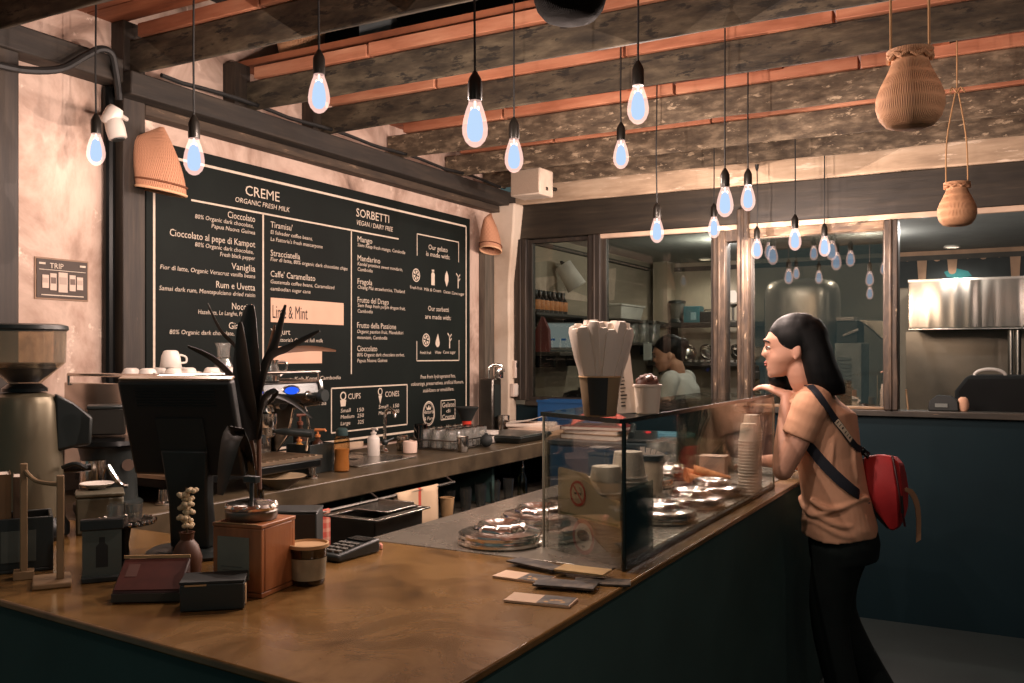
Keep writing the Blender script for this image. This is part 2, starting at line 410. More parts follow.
m = MB(); m.span((-1.333, PY - .03, 2.115), (-.61, PY + .06, 2.164)); m.span((-1.333, PY - .03, 1.141), (-.61, PY + .06, 1.155)); struct(m, 'trim_20', layered('chipped_rail', [(.3, (64, 50, 38)), (.5, (110, 88, 66)), (.7, (160, 132, 102))], scale=(1.4, 9, 9), ns=3, flecks=(214, 192, 160), fs=4, fthr=.6, rough=.5), bevel=.003)
m = MB(); m.span((-1.472, PY - .03, 2.10), (-1.398, PY + .06, 2.164)); struct(m, 'trim_21', M_frame)
M_pane = glass('window_glass', (214, 216, 210), .035, .5, .0)
M_pane_old = glass('old_mirror_glass', (214, 212, 204), .30, .8, .0)
for k, (xa, xb, mt) in enumerate(((-2.785, -2.345, M_pane), (-2.262, -1.545, M_pane), (-1.333, -.61, M_pane_old))):
    zt = 2.115 if k == 2 else 2.19
    m = MB(); s = .022
    if k < 2:
        m.span((xa, PY, 1.141), (xa + s, PY + .05, zt)); m.span((xb - s, PY, 1.141), (xb, PY + .05, zt)); m.span((xa + s, PY, zt - s), (xb - s, PY + .05, zt)); m.span((xa + s, PY, 1.141), (xb - s, PY + .05, 1.141 + s))
    else:
        s = .008
        m.span((xa, PY, 1.156), (xa + s, PY + .05, zt)); m.span((xb - s, PY, 1.156), (xb, PY + .05, zt))
    w = struct(m, 'window_%d' % (k + 1), M_wood_dark_z)
    m = MB(); m.span((xa + s, PY + .02, 1.157), (xb - s, PY + .024, zt - (s if k < 2 else 0))); m.build('window_pane', mt, w, smooth=0)

# kitchen shell
M_kwall = layered('kitchen_plaster', [(.3, (150, 138, 122)), (.6, (172, 160, 142))], ns=1.5, rough=.9, bmp=.002, flecks=(184, 168, 150), fs=1.6, fthr=.66)
m = MB(); m.span((-3.2, PY + .101, 0), (-3.0, KY, 2.4)); struct(m, 'wall_kitchen_left', M_kwall)
m = MB(); m.span((-3.2, KY, 0), (2.9, KY + .1, 2.4)); m.span((-2.94, KY - .22, 0), (-2.80, KY, 2.3)); struct(m, 'wall_kitchen_back', M_kwall)
m = MB(); m.span((2.6, .4, 0), (2.7, KY, 2.95)); struct(m, 'wall_right', plain('dark_wall', (40, 46, 46), .8))
m = MB(); m.span((-3.2, PY + .101, 2.30), (2.6, KY, 2.40)); struct(m, 'ceiling_kitchen', plain('kitchen_ceiling_paint', (150, 152, 148), .8, var=.06))
m = MB(); m.span((-3.0, PY + .13, 2.22), (-2.97, KY - .22, 2.25)); m.span((-2.8, KY - .03, 2.22), (.5, KY, 2.26)); struct(m, 'trim_22', plain('dark_cable_duct', (66, 62, 56), .7))
# plaster scars on the kitchen's left wall
m = MB(); 
for (pts) in ([(545, 277), (554, 276), (557, 282), (549, 288), (546, 300), (540, 313), (532, 316), (530, 300), (533, 278)], [(549, 291), (572, 291), (590, 298), (590, 302), (572, 300), (549, 296)], [(604, 270), (616, 268), (614, 300), (604, 301)]):
    P = [at_x(px, py, -2.996) for px, py in pts]
    m.loft([[p + Vector((-.006, 0, 0)) for p in P], [p + Vector((.003, 0, 0)) for p in P]])
struct(m, 'trim_23', plain('bare_plaster', (206, 186, 168), .9))
# ================================================================== pendant bulbs
M_core = glow('glowing_core', (60, 165, 210), 1.0)
M_shell = lampglass('glowing_glass', (255, 206, 194), .43)
M_fil = glow('filament', (255, 214, 190), 2.2)
M_cord = plain('black_cord', (20, 21, 20), .6, var=.1)
M_sock = plain('bronze_socket', (38, 36, 32), .35, .5, .15)
PEND = [  # px, py of the middle of the glass, distance, what tells it apart
    (96, 149, 3.18, 'bare filament bulb hanging beside the white security camera at the far left'),
    (194, 156, 2.76, 'bare filament bulb hanging just right of the woven shade, over the board corner'),
    (319, 93, 2.62, 'bare filament bulb hanging above the CREME heading, in front of the wall beam'),
    (475, 123, 2.19, 'largest bare filament bulb, hanging above the SORBETTI half of the menu board'),
    (514, 155, 3.0, 'bare filament bulb hanging just in front of the white wall speaker'),
    (638, 104, 2.62, 'high bare filament bulb hanging before the joists above the middle window'),
    (621, 154, 3.58, 'small bare filament bulb hanging low beside the pale plaster beam, right of the speaker'),
    (657, 230, 4.13, 'bare filament bulb hanging alone over the middle kitchen window'),
    (725, 201.5, 3.40, 'bigger bulb of the close pair hanging before the paired window posts'),
    (748, 197.5, 3.91, 'smaller upper bulb of the close pair hanging before the paired window posts'),
    (714, 227, 4.78, 'far bare filament bulb peeping out behind the close pair, at the post top'),
    (757, 248.5, 5.1, 'lowest far bare filament bulb, beside the inner post of the mirror-like window'),
    (795, 239, 4.59, 'bare filament bulb hanging before the top rail of the mirror-like window'),
    (824.5, 246, 5.0, 'last bare filament bulb towards the right, before the mirror-like window'),
]
bulb_prof = [(.0, -.0575), (.006, -.0575), (.014, -.054), (.024, -.043), (.030, -.028), (.031, -.012), (.028, .008), (.022, .030), (.016, .046), (.014, .0575)]
LAMPS = []
for i, (px, py, d, lab) in enumerate(PEND):
    p = at_d(px, py, d)
    t = thing('pendant_lamp', lab, 'pendant lamp', p, 0, 'bare filament pendant bulbs')
    top = 2.70
    for y in JY:
        if y - .02 < p.y < y + .075: top = 2.502
    m = MB(); sw = random.uniform(-.004, .004)
    m.tube([(0, 0, .118), (sw, 0, (top - p.z) * .5), (0, 0, top - p.z - .03)], .0032, 6); m.build('cord', M_cord, t)
    m = MB(); m.lathe([(0, .052), (.0165, .053), (.0175, .06), (.0175, .098), (.014, .108), (.008, .118), (.005, .124), (0, .124)], n=16); m.build('socket', M_sock, t)
    m = MB(); m.lathe([(0, top - p.z), (.012, top - p.z), (.010, top - p.z - .02), (.004, top - p.z - .035), (0, top - p.z - .035)], n=10); m.build('ceiling_hook', M_blackm, t)
    m = MB(); m.lathe(bulb_prof, n=20); b = m.build('bulb', M_shell, t)
    m = MB(); m.lathe([(0, -.045), (.010, -.043), (.0175, -.034), (.020, -.018), (.018, .006), (.013, .026), (.007, .034), (0, .036)], n=16); m.build('glowing_core', M_core, b)
    m = MB()
    for s in (-1, 1): m.ball((s * .009, 0, .034), (.0035, .0035, .006), 8, 6)
    m.tube([(0, 0, .03), (0, 0, .055)], .003, 6); m.build('filament_support', M_fil, b)
    ld = bpy.data.lights.new('bulb_light', 'POINT'); ld.energy = E_BULB * (.06 if i == 0 else .6 if i == 1 else 1); ld.color = (1.0, .76, .655); ld.shadow_soft_size = 0
    lo = bpy.data.objects.new('bulb_light', ld); COL.objects.link(lo); lo.parent = t; lo.location = (0, 0, -.051)
    LAMPS.append(t)

# ================================================================== menu board
BX = -2.968
def onb(px, py, X=BX): q = at_x(px, py, X); return q.y, q.z
MT = lambda y, z, sx=1, X=BX + .0015: Matrix(((0, 0, 1, X), (sx, 0, 0, y), (0, 1, 0, z), (0, 0, 0, 1)))
y0, zt = onb(146, 150); y1 = onb(470, 220)[0]; zb = .975; zt = 2.285
board = thing('menu_board', 'large black chalkboard ice cream menu with CREME and SORBETTI lists on the plaster wall', 'menu board', (-3.0, (y0 + y1) / 2, zb))
OFF = Vector((-3.0, (y0 + y1) / 2, zb))
def bpart(mb, name, mat, par=board, **k):
    mb.v = [tuple(Vector(p) - OFF) for p in mb.v]
    return mb.build(name, mat, par, **k)
m = MB(); m.span((-2.999, y0, zb), (BX, y1, zt)); bpart(m, 'panel', M_board_black, bevel=.003)
def line(mb, a, b, w=.006, X=BX):
    """a painted line between two points (y, z) on the board"""
    A, B = Vector((X + .001, *a)), Vector((X + .001, *b)); t = (B - A).normalized(); s = Vector((1, 0, 0)).cross(t) * w / 2
    mb.add([A - s, B - s, B + s, A + s], [(0, 1, 2, 3)])
def rect(mb, a, b, w=.006):
    (ya, za), (yb, zb_) = a, b
    line(mb, (ya, za), (yb, za), w); line(mb, (ya, zb_), (yb, zb_), w); line(mb, (ya, za), (ya, zb_), w); line(mb, (yb, za), (yb, zb_), w)
yl = onb(154, 300)[0]; yr = onb(466, 300)[0]
m = MB(); rect(m, (yl, onb(387.6, 434.5)[1]), (yr, onb(466, 226.5)[1]), .011); bpart(m, 'border_line', M_chalk, smooth=0)
m = MB(); zr = onb(191, 200)[1]
line(m, (onb(191, 200)[0], zr), (onb(398.5, 238)[0], zr), .008)
yv1 = onb(263, 300)[0]; line(m, (yv1, zr), (yv1, onb(263, 372)[1]), .010)
yv2 = onb(351.2, 300)[0]; line(m, (yv2, zr), (yv2, onb(351.2, 374)[1]), .008)
bpart(m, 'rule_line', M_chalk, smooth=0)
def txt(mb, s, pl, pr, pya, h, anchor='L', shear=0.0):
    """lettering from left to right pixel column, baseline row at the anchor end, cap height in pixels there"""
    yl_ = onb(pl, pya)[0]; yr_ = onb(pr, pya)[0]
    pa = pl if anchor == 'L' else pr if anchor == 'R' else (pl + pr) / 2
    z = onb(pa, pya)[1]; cap = abs(onb(pa, pya - h)[1] - z)
    v, f = text_geo(s, 1, 'LEFT', shear)
    xs = [p.x for p in v]; wd = max(xs) - min(xs)
    size = cap / .72; sx = (yr_ - yl_) / wd
    mb.add([Vector(((p.x - min(xs)) * sx, p.y * size, 0)) for p in v], f, 0, MT(yl_, z))
m = MB(); txt(m, 'CREME', 245.2, 279.3, 194.8, 10.3); bpart(m, 'heading', M_chalk, smooth=0)
m = MB(); txt(m, 'ORGANIC FRESH MILK', 235.1, 289.4, 201.6, 5.2, shear=.15); bpart(m, 'subheading', M_chalk, smooth=0)
m = MB(); txt(m, 'SORBETTI', 356.1, 388.9, 216.3, 8.6); bpart(m, 'heading', M_chalk, smooth=0)
m = MB(); txt(m, 'VEGAN / DAIRY FREE', 356.5, 392.7, 224.6, 5.0, shear=.15); bpart(m, 'subheading', M_chalk, smooth=0)
R_ = 254.9
ENT = [
  [('Cioccolato', 227.5, R_, 222.3, 6.6, 'R'), ('80% Organic dark chocolate,', 194.8, 253.2, 227.9, 4.2, 'R'), ('Papua Nuova Guinea', 211.3, R_, 234.7, 4.2, 'R')],
  [('Cioccolato al pepe di Kampot', 169.5, R_, 247.6, 6.6, 'R'), ('80% Organic dark chocolate,', 194.8, 253.2, 254, 4.2, 'R'), ('Fresh black pepper', 219.9, R_, 260.4, 4.2, 'R')],
  [('Vaniglia', 231.3, R_, 271.8, 6.6, 'R'), ('Fior di latte, Organic Veracruz vanilla beans', 160, R_, 278.4, 4.2, 'R')],
  [('Rum e Uvetta', 216, R_, 290.8, 6.6, 'R'), ('Samai dark rum, Montepulciano dried raisin', 159, R_, 297.2, 4.2, 'R')],
  [('Nocciola', 231.8, R_, 310.6, 6.6, 'R'), ('Hazelnuts, Le Langhe, Piemonte', 198, R_, 316.6, 4.2, 'R')],
  [('Gianduia', 228.5, R_, 329.6, 6.6, 'R'), ('80% Organic dark chocolate, Piemonte', 169.3, R_, 336, 4.2, 'R')],
  [("Tiramisu'", 270.4, 292.2, 227.2, 6.3, 'L'), ('El Salvador coffee beans,', 270.4, 312.2, 233.7, 4.0, 'L'), ("La Fattoria's fresh mascarpone", 270.4, 322.4, 240.6, 4.0, 'L')],
  [('Stracciatella', 270.4, 299.8, 255.6, 6.3, 'L'), ('Fior di latte, 80% organic dark chocolate chips', 270.4, 347.2, 260.8, 4.0, 'L')],
  [("Caffe' Caramellato", 270.4, 315, 276.5, 6.3, 'L'), ('Guatemala coffee beans, Caramelized', 270.4, 334.2, 283.2, 4.0, 'L'), ('cambodian sugar cane', 270.4, 310.3, 290.2, 4.0, 'L')],
  [('Yogurt', 270.4, 290, 334.3, 6.3, 'L'), ("La Fattoria's Organic full milk", 270.4, 322.7, 341.5, 4.0, 'L')],
  [('Coconut, Koh Kong, Cambodia', 270.4, 340.5, 381.6, 4.2, 'L')],
  [('Cashew nuts', 270.4, 302.7, 401.8, 4.2, 'L'), ('Kampong Thom, Cambodia', 270.4, 326, 408.8, 4.2, 'L')],
  [('Mango', 357.4, 372, 241.4, 5.8, 'L'), ('Siem Reap fresh mango, Cambodia', 357.4, 405, 246.3, 3.7, 'L')],
  [('Mandarino', 357.4, 380, 260.4, 5.8, 'L'), ('Kandal province sweet mandarin,', 357.4, 402.3, 265.2, 3.7, 'L'), ('Cambodia', 357.4, 372.4, 270.7, 3.7, 'L')],
  [('Fragola', 357.4, 372, 283.8, 5.8, 'L'), ('Chiang Mai strawberries, Thailand', 357.4, 404.6, 288.6, 3.7, 'L')],
  [('Frutto del Drago', 357.4, 388.5, 302.3, 5.8, 'L'), ('Siem Reap fresh purple dragon fruit,', 357.4, 405, 306.8, 3.7, 'L'), ('Cambodia', 357.4, 372.4, 312.5, 3.7, 'L')],
  [('Frutto della Passione', 357, 395.8, 327.7, 5.8, 'L'), ('Organic passion fruit, Mondulkiri', 357, 403, 333, 3.7, 'L'), ('mountain, Cambodia', 357, 387, 338.9, 3.7, 'L')],
  [('Cioccolato', 357, 377, 351.2, 5.8, 'L'), ('80% Organic dark chocolate sorbet,', 357, 404, 356.5, 3.7, 'L'), ('Papua Nuova Guinea', 357, 387, 362.3, 3.7, 'L')],
]
for e in ENT:
    m = MB()
    for k, (s, a, b, y, h, an) in enumerate(e): txt(m, s, a, b, y, h, an, .0 if k == 0 and len(e) > 1 else .12)
    bpart(m, 'menu_entry', M_chalk, smooth=0)
for s, a, b, y, h in (('Our gelato', 428.4, 447.4, 250.8, 5), ('is made with:', 426, 449.7, 257.6, 4.8), ('Our sorbetti', 428, 448.5, 311.4, 5), ('are made with:', 425, 450.7, 319.4, 4.8)):
    m = MB(); txt(m, s, a, b, y, h, 'C'); bpart(m, 'panel_title', M_chalk, smooth=0)
for s, a, b, y in (('Fresh fruit', 410, 422, 289.3), ('Milk & Cream', 424, 440.8, 291.6), ('Cacao', 443.3, 450.3, 293.4), ('Cane sugar', 451.6, 464, 295), ('Fresh fruit', 420, 431, 354), ('Water', 434.7, 441, 353.8), ('Cane sugar', 443, 455.3, 353.6)):
    m = MB(); txt(m, s, a, b, y, 3.2, 'C'); bpart(m, 'caption', M_chalk, smooth=0)
m = MB()
for s, a, b, y in (('Free from hydrogenated fats,', 420.4, 455.2, 378), ('colourings, preservatives, artificial flavours,', 411, 463.4, 384.6), ('stabilizers or emulsifiers.', 422.8, 453.6, 391.4)): txt(m, s, a, b, y, 3.8, 'C', .1)
bpart(m, 'note', M_chalk, smooth=0)
m = MB()
a = onb(417, 233.4); b = onb(458.5, 242.6); zz = (a[1] + b[1]) / 2
line(m, (a[0], zz), (b[0], zz)); line(m, (a[0], zz), (a[0], onb(417, 255.6)[1])); line(m, (b[0], zz), (b[0], onb(458.5, 262.3)[1]))
bpart(m, 'bracket_line', M_chalk, smooth=0); m = MB()
a = onb(416.7, 360.8); b = onb(458.9, 360.3)
line(m, a, (b[0], a[1])); line(m, a, (a[0], onb(416.7, 341)[1])); line(m, (b[0], a[1]), (b[0], onb(458.9, 340)[1]))
bpart(m, 'bracket_line', M_chalk, smooth=0)
def disc(mb, y, z, ry, rz, n=24, hole=0.0, X=BX + .0015):
    o = [(X, y + ry * math.cos(2 * PI * j / n), z + rz * math.sin(2 * PI * j / n)) for j in range(n)]
    if not hole: mb.add(o, [tuple(range(n))])
    else:
        i_ = [(X, y + ry * hole * math.cos(2 * PI * j / n), z + rz * hole * math.sin(2 * PI * j / n)) for j in range(n)]
        mb.add(o + i_, [(j, (j + 1) % n, n + (j + 1) % n, n + j) for j in range(n)])
def poly(mb, pts, X=BX + .0015): mb.add([(X, *p) for p in pts], [tuple(range(len(pts)))])
def orange_icon(py_):
    y, z = onb(*py_); m = MB(); disc(m, y, z, .038, .038, hole=.84)
    for k in range(6):
        a = k * PI / 3 + .3; poly(m, [(y + .006 * math.cos(a), z + .006 * math.sin(a)), (y + .028 * math.cos(a - .36), z + .028 * math.sin(a - .36)), (y + .028 * math.cos(a + .36), z + .028 * math.sin(a + .36))])
    bpart(m, 'orange_slice_drawing', M_chalk, smooth=0)
def cane_icon(py_):
    y, z = onb(*py_); m = MB(); line(m, (y, z - .045), (y, z + .03), .010)
    for s, q in ((-1, .045), (1, .04), (1, .015)): line(m, (y, z + q - .02), (y + s * .022, z + q), .008)
    bpart(m, 'sugar_cane_drawing', M_chalk, smooth=0)
orange_icon((416, 275.2)); cane_icon((458, 281)); orange_icon((426, 340)); cane_icon((449.5, 340.8))
y, z = onb(432.8, 277.5); m = MB(); poly(m, [(y - .018, z - .045), (y + .018, z - .045), (y + .018, z + .02), (y + .010, z + .03), (y - .010, z + .03), (y - .018, z + .02)]); m.span((BX + .001, y - .012, z + .034), (BX + .002, y + .012, z + .046)); bpart(m, 'milk_bottle_drawing', M_chalk, smooth=0)
y, z = onb(446.5, 279); m = MB(); poly(m, [(y, z + .05), (y + .018, z + .02), (y + .02, z - .01), (y, z - .048), (y - .02, z - .01), (y - .018, z + .02)]); bpart(m, 'cacao_pod_drawing', M_chalk, smooth=0)
y, z = onb(437.4, 341); m = MB(); poly(m, [(y + .022 * math.cos(a) , z - .012 + .024 * math.sin(a)) for a in [PI * (.85 + k * 1.3 / 10) for k in range(11)]] + [(y + .004, z + .045)]); bpart(m, 'water_drop_drawing', M_chalk, smooth=0)
# price box
m = MB(); rect(m, onb(331.3, 433), onb(407, 384.6), .007); bpart(m, 'price_box_line', M_chalk, smooth=0)
for s, a, b, y, h in (('CUPS', 348, 360.4, 399.2, 5.8), ('CONES', 385, 399, 397, 5.6)):
    m = MB(); txt(m, s, a, b, y, h); bpart(m, 'price_heading', M_chalk, smooth=0)
for s, a, b, y in (('Small', 340.5, 350.5, 412.6), ('150', 357, 363.6, 411.8), ('Medium', 340.5, 354, 418.9), ('250', 357, 363.6, 417.6), ('Large', 340.5, 350, 425.4), ('325', 357.5, 363.6, 424), ('Small', 378.4, 388, 408.8), ('150', 393, 398.9, 407.6), ('Medium', 378.4, 390.5, 415), ('200', 393, 398.9, 413.4)):
    m = MB(); txt(m, s, a, b, y, 3.9, shear=.1); bpart(m, 'price_lettering', M_chalk, smooth=0)
y, z = onb(343, 398.4); m = MB(); poly(m, [(y - .018, z - .04), (y + .018, z - .04), (y + .024, z - .008), (y - .024, z - .008)]); disc(m, y, z + .012, .024, .022, hole=.7); bpart(m, 'cup_drawing', M_chalk, smooth=0)
y, z = onb(380, 394.6); m = MB(); poly(m, [(y, z - .05), (y + .016, z - .005), (y - .016, z - .005)]); disc(m, y, z + .016, .020, .02, hole=.7); bpart(m, 'cone_drawing', M_chalk, smooth=0)
# seals
y, z = onb(428.6, 413.5); m = MB(); disc(m, y, z, .062, .072, hole=.9); disc(m, y, z, .052, .061, hole=.95)
poly(m, [(y - .02, z + .022), (y + .02, z + .022), (y + .026, z + .044), (y + .010, z + .03), (y, z + .05), (y - .010, z + .03), (y - .026, z + .044)])
bpart(m, 'seal_drawing', M_chalk, smooth=0)
m = MB(); txt(m, 'Natural', 422.8, 434.2, 413.5, 4, 'C', .1); txt(m, '& Pure', 424, 433.4, 420, 3.6, 'C', .1); bpart(m, 'seal_lettering', M_chalk, smooth=0)
m = MB(); rect(m, onb(440.9, 420), onb(454.9, 399.6), .005); txt(m, 'Gelato', 442, 454, 407, 5, 'C'); txt(m, 'di', 446, 450, 412.4, 3.6, 'C'); txt(m, 'Crema', 442, 454, 418.6, 4.6, 'C'); bpart(m, 'seal_lettering', M_chalk, smooth=0)
# paper strips stuck over sold out flavours
M_strip = plain('pink_paper', (226, 186, 160), .85, var=.05)
M_ink = plain('black_ink', (36, 32, 30), .8)
a = onb(270.4, 297.6); b = onb(343.2, 324); m = MB(); m.span((BX + .001, a[0], onb(270.4, 322)[1]), (BX + .003, b[0], a[1])); s1_ = bpart(m, 'paper_strip', M_strip, smooth=0)
m = MB(); v, f = text_geo('Lime & Mint', 1, 'LEFT', 0); xs = [p.x for p in v]; ya, yb_ = onb(272, 315)[0], onb(307, 315)[0]
m.add([Vector(((p.x - min(xs)) * (yb_ - ya) / (max(xs) - min(xs)), p.y * .088, 0)) for p in v], f, 0, MT(ya, onb(272, 318)[1], X=BX + .0038)); bpart(m, 'strip_lettering', M_ink, smooth=0)
a = onb(270.4, 346.3); b = onb(321.5, 363.2); m = MB(); m.span((BX + .001, a[0], onb(321.5, 363.2)[1]), (BX + .003, b[0], a[1])); bpart(m, 'paper_strip', M_strip, smooth=0)

# ================================================================== things on the wall and under the ceiling
# small TRIP poster
a = at_x(37, 258, -2.992); b = at_x(87.5, 299, -2.992); zlo = at_x(37, 297, -2.992).z
pos = thing('poster', 'small dark poster headed TRIP with five phone screens on the plaster wall', 'poster', (-3.0, (a.y + b.y) / 2, zlo))
w = b.y - a.y; h = a.z - zlo; PT = lambda x, z, X=.009: Matrix(((0, 0, 1, X), (1, 0, 0, x), (0, 1, 0, z), (0, 0, 0, 1)))
m = MB(); m.span((.001, -w / 2, 0), (.007, w / 2, h)); m.build('sheet', plain('poster_black', (66, 54, 46), .6), pos)
m = MB(); m.span((.0005, -w / 2 - .006, -.006), (.004, w / 2 + .006, h + .006)); m.build('border', plain('poster_border', (150, 122, 100), .7), pos)
m = MB(); m.text('TRIP', h * .2, PT(-w * .26, h * .77)); m.span((.0075, -w * .46, h * .72), (.0085, w * .46, h * .735))
for k in (-1, 1): m.span((.0075, k * w * .4 - w * .06, h * .86), (.0085, k * w * .4 + w * .06, h * .91))
m.span((.0075, -w * .42, h * .06), (.0085, w * .42, h * .085)); m.build('lettering', M_chalk, pos, smooth=0)
M_scr = plain('printed_screen', (206, 184, 168), .6, var=.1); M_scr2 = plain('printed_picture', (110, 92, 82), .6)
for k, (x, hh) in enumerate(((-.34, .34), (-.19, .44), (0, .52), (.19, .42), (.34, .34))):
    ww = .062 if k != 2 else .09
    m = MB(); m.span((.0075, (x - ww) * w, h * (.42 - hh / 2)), (.0095, (x + ww) * w, h * (.42 + hh / 2)))
    ph = m.build('phone_picture', M_scr, pos, smooth=0)
    m = MB(); m.span((.0096, (x - ww * .8) * w, h * (.42 - hh * .1)), (.0102, (x + ww * .8) * w, h * (.42 + hh * .26))); m.build('screen_picture', M_scr2 if k in (1, 3) else plain('printed_grey', (176, 156, 142), .6), ph, smooth=0)

M_wick = weave('woven_shade', (176, 122, 94), (216, 164, 130), 60, 230)
def shade(name, p, sc_, lab, rz):
    t = thing(name, lab, 'woven shade', p, rz)
    m = MB(); rings = []; n = 28
    for i in range(13):
        f = i / 12; z = .245 * f
        l = -.078 - .02 * math.sin(f * PI * .5); r = .098 * (1 - f ** 1.7) + l * f ** 1.7 * -.15 + .012
        if f > .8: l = l + (r - l) * ((f - .8) / .2) ** 1.3 * .86
        c, hw = (l + r) / 2, max((r - l) / 2, .004)
        dp = max(.07 * (1 - f ** 2.2), .004)
        rings.append([(c + hw * math.cos(2 * PI * j / n), dp * math.sin(2 * PI * j / n), z - .018 * math.cos(2 * PI * j / n) * (1 - f)) for j in range(n)])
    m.loft(rings, False); inner = [[(x * .95, y * .95, z) for x, y, z in r] for r in rings]; m.loft(inner, False)
    m.v = [tuple(c * sc_ for c in p_) for p_ in m.v]; m.build('woven_cone', M_wick, t)
    m = MB(); m.tube([((x) * sc_, y * sc_, (z + .03) * sc_) for x, y, z in [(q[0] * 1.02, q[1] * 1.03, q[2]) for q in rings[0]]] + [((rings[0][0][0] * 1.02) * sc_, 0, (rings[0][0][2] + .03) * sc_)], .004 * sc_, 6); m.build('dark_band', plain('woven_band', (112, 66, 42), .8), t)
    m = MB(); m.tube([(x * sc_, y * sc_, z * sc_) for x, y, z in rings[0]] + [tuple(c * sc_ for c in rings[0][0])], .0055 * sc_, 6); m.build('pale_rim', plain('woven_rim', (226, 180, 140), .8), t)
    return t
shade('woven_shade', at_x(157, 191, -2.875), 1.0, 'woven rattan cone shade mounted beside the post at the upper left board corner', YAW)
shade('woven_shade', at_x(490, 250, -2.88), .95, 'narrow woven rattan cone shade hung between the menu board and the peeling pillar', YAW + 1.3)

# security camera on the post
p = at_x(112, 116, -2.84)
t = thing('security_camera', 'white bullet security camera fixed to the dark post beside the first bulb', 'camera', p, YAW + .2)
R = Matrix.Rotation(-1.15, 4, 'X') @ Matrix.Rotation(.25, 4, 'Z')
m = MB(); m.lathe([(0, -.035), (.024, -.035), (.030, -.02), (.031, .02), (.024, .035), (0, .037)], n=20, M=Matrix.Rotation(.5, 4, 'Y')); m.build('housing', M_white, t)
m = MB(); m.lathe([(0, -.085), (.023, -.085), (.032, -.082), (.034, -.05), (.032, -.022), (.026, -.012), (0, -.01)], n=20, M=Matrix.Rotation(-.25, 4, 'Y')); m.build('barrel', M_white, t)
m = MB(); m.lathe([(0, -.089), (.022, -.089), (.025, -.083), (0, -.08)], n=16, M=Matrix.Rotation(-.25, 4, 'Y')); m.build('lens', M_black, t)
tg = Matrix.Rotation(-(YAW + .2), 3, 'Z') @ (Vector((-2.932, 2.315, p.z + .03)) - p); m = MB(); m.tube([(0, 0, .02), tuple(tg * .5 + Vector((0, 0, .01))), tuple(tg)], .009, 8); m.build('bracket', M_white, t)

# conduit and cables
m = MB(); m.tube([(-2.976, 2.274, .952), (-2.976, 2.274, 2.30), (-2.976, 2.272, 2.44)], .021, 10); solo(m, 'conduit_pipe', M_blackm, 'dark vertical conduit pipe running down the left post', 'pipe')
cab = [at_x(-6, 64, -2.86), at_x(25, 70, -2.86), at_x(60, 69, -2.86), at_x(85, 56, -2.86), at_x(100, 49, -2.86), at_x(111, 53, -2.86), at_x(115, 68, -2.88), at_x(118, 88, -2.905), at_x(119, 100, -2.912)]
m = MB(); m.tube(spline(cab, 5), .013, 8); solo(m, 'cable', M_cord, 'thick black cable looping over the wall beam at the far left', 'cable')
m = MB(); q = [Vector((-2.865, y, 2.507 + .012 * abs(math.sin(y * 5)))) for y in [2.42 + .1 * k for k in range(28)]]; m.tube(q, .009, 6); solo(m, 'cable', M_cord, 'thin black cable lying along the wall beam above the menu board', 'cable')

# hanging baskets
M_rope = plain('jute_rope', (170, 132, 92), .9)
bprof = [(0, 0), (.035, .001), (.05, .006), (.063, .022), (.070, .045), (.069, .068), (.060, .092), (.048, .116), (.040, .134), (.037, .146), (.040, .154), (.046, .160), (.048, .166), (.042, .168), (.034, .160), (.030, .13), (.0, .12)]
def basket(px, py, d, lab, knot, top, mat, sc_=1.0):
    p = at_d(px, py, d); t = thing('hanging_basket', lab, 'basket', p, .4, 'hanging woven baskets')
    m = MB(); m.lathe([(r * sc_, z * sc_) for r, z in bprof], n=40); m.build('woven_body', mat, t)
    m = MB()
    ring = [(.043 * sc_ * math.cos(a), .043 * sc_ * math.sin(a), (.152 + .004 * math.sin(a * 9)) * sc_) for a in [2 * PI * k / 36 for k in range(37)]]
    m.tube(ring, .006 * sc_, 6); m.build('plaited_rim', mat, t)
    m = MB(); kz = knot - p.z
    for s in (-1, 1): m.tube(spline([(s * .04 * sc_, 0, .15 * sc_), (s * .036 * sc_, .004, .15 + (kz - .15) * .5), (s * .006, 0, kz)], 5), .0028, 6)
    if knot < top:
        m.tube([(0, 0, kz), (0, 0, top - p.z)], .0028, 6)
        for a in (.3, 2.2, 3.6, 5.2): m.tube(spline([(0, 0, kz), (.02 * math.cos(a), .01 * math.sin(a), kz + .02), (.034 * math.cos(a), .02 * math.sin(a), kz + .004)], 4), .0022, 5)
    m.build('rope', M_rope, t); return t
basket(910, 128, 1.97, 'big pear-shaped rattan basket hanging on a rope loop before the joists', 2.695, 2.695, M_wicker)
basket(957, 226, 3.5, 'small pear-shaped rattan basket hanging on a knotted rope over the kitchen opening', at_d(957, 93, 3.5).z, 2.695, M_wicker)
basket(570, 21, 1.9, 'dark basket whose round bottom shows at the top edge, near the ceiling boards', 2.695, 2.695, weave('dark_rattan', (10, 10, 9), (22, 19, 16), spec=.02), 1.1)

# speaker box at the top of the pillar
p = at_d(531, 197, 5.35); t = thing('wall_speaker', 'boxy off-white wall speaker at the top of the peeling pillar', 'speaker', p, YAW - .55)
m = MB(); m.span((-.10, -.07, 0), (.10, .09, .155)); m.build('cabinet', plain('offwhite_plastic', (206, 190, 172), .5), t, bevel=.008)
m = MB(); m.span((-.092, -.074, .008), (.092, -.0705, .147)); m.build('grille', plain('beige_grille_cloth', (168, 150, 132), .9, var=.1, vs_=200), t, bevel=.002)
m = MB(); m.span((.101, .0, .03), (.104, .02, .05)); m.tube([(.0, .09, .08), (0, .3, .09)], .012, 8); m.build('bracket', M_steel_d, t)

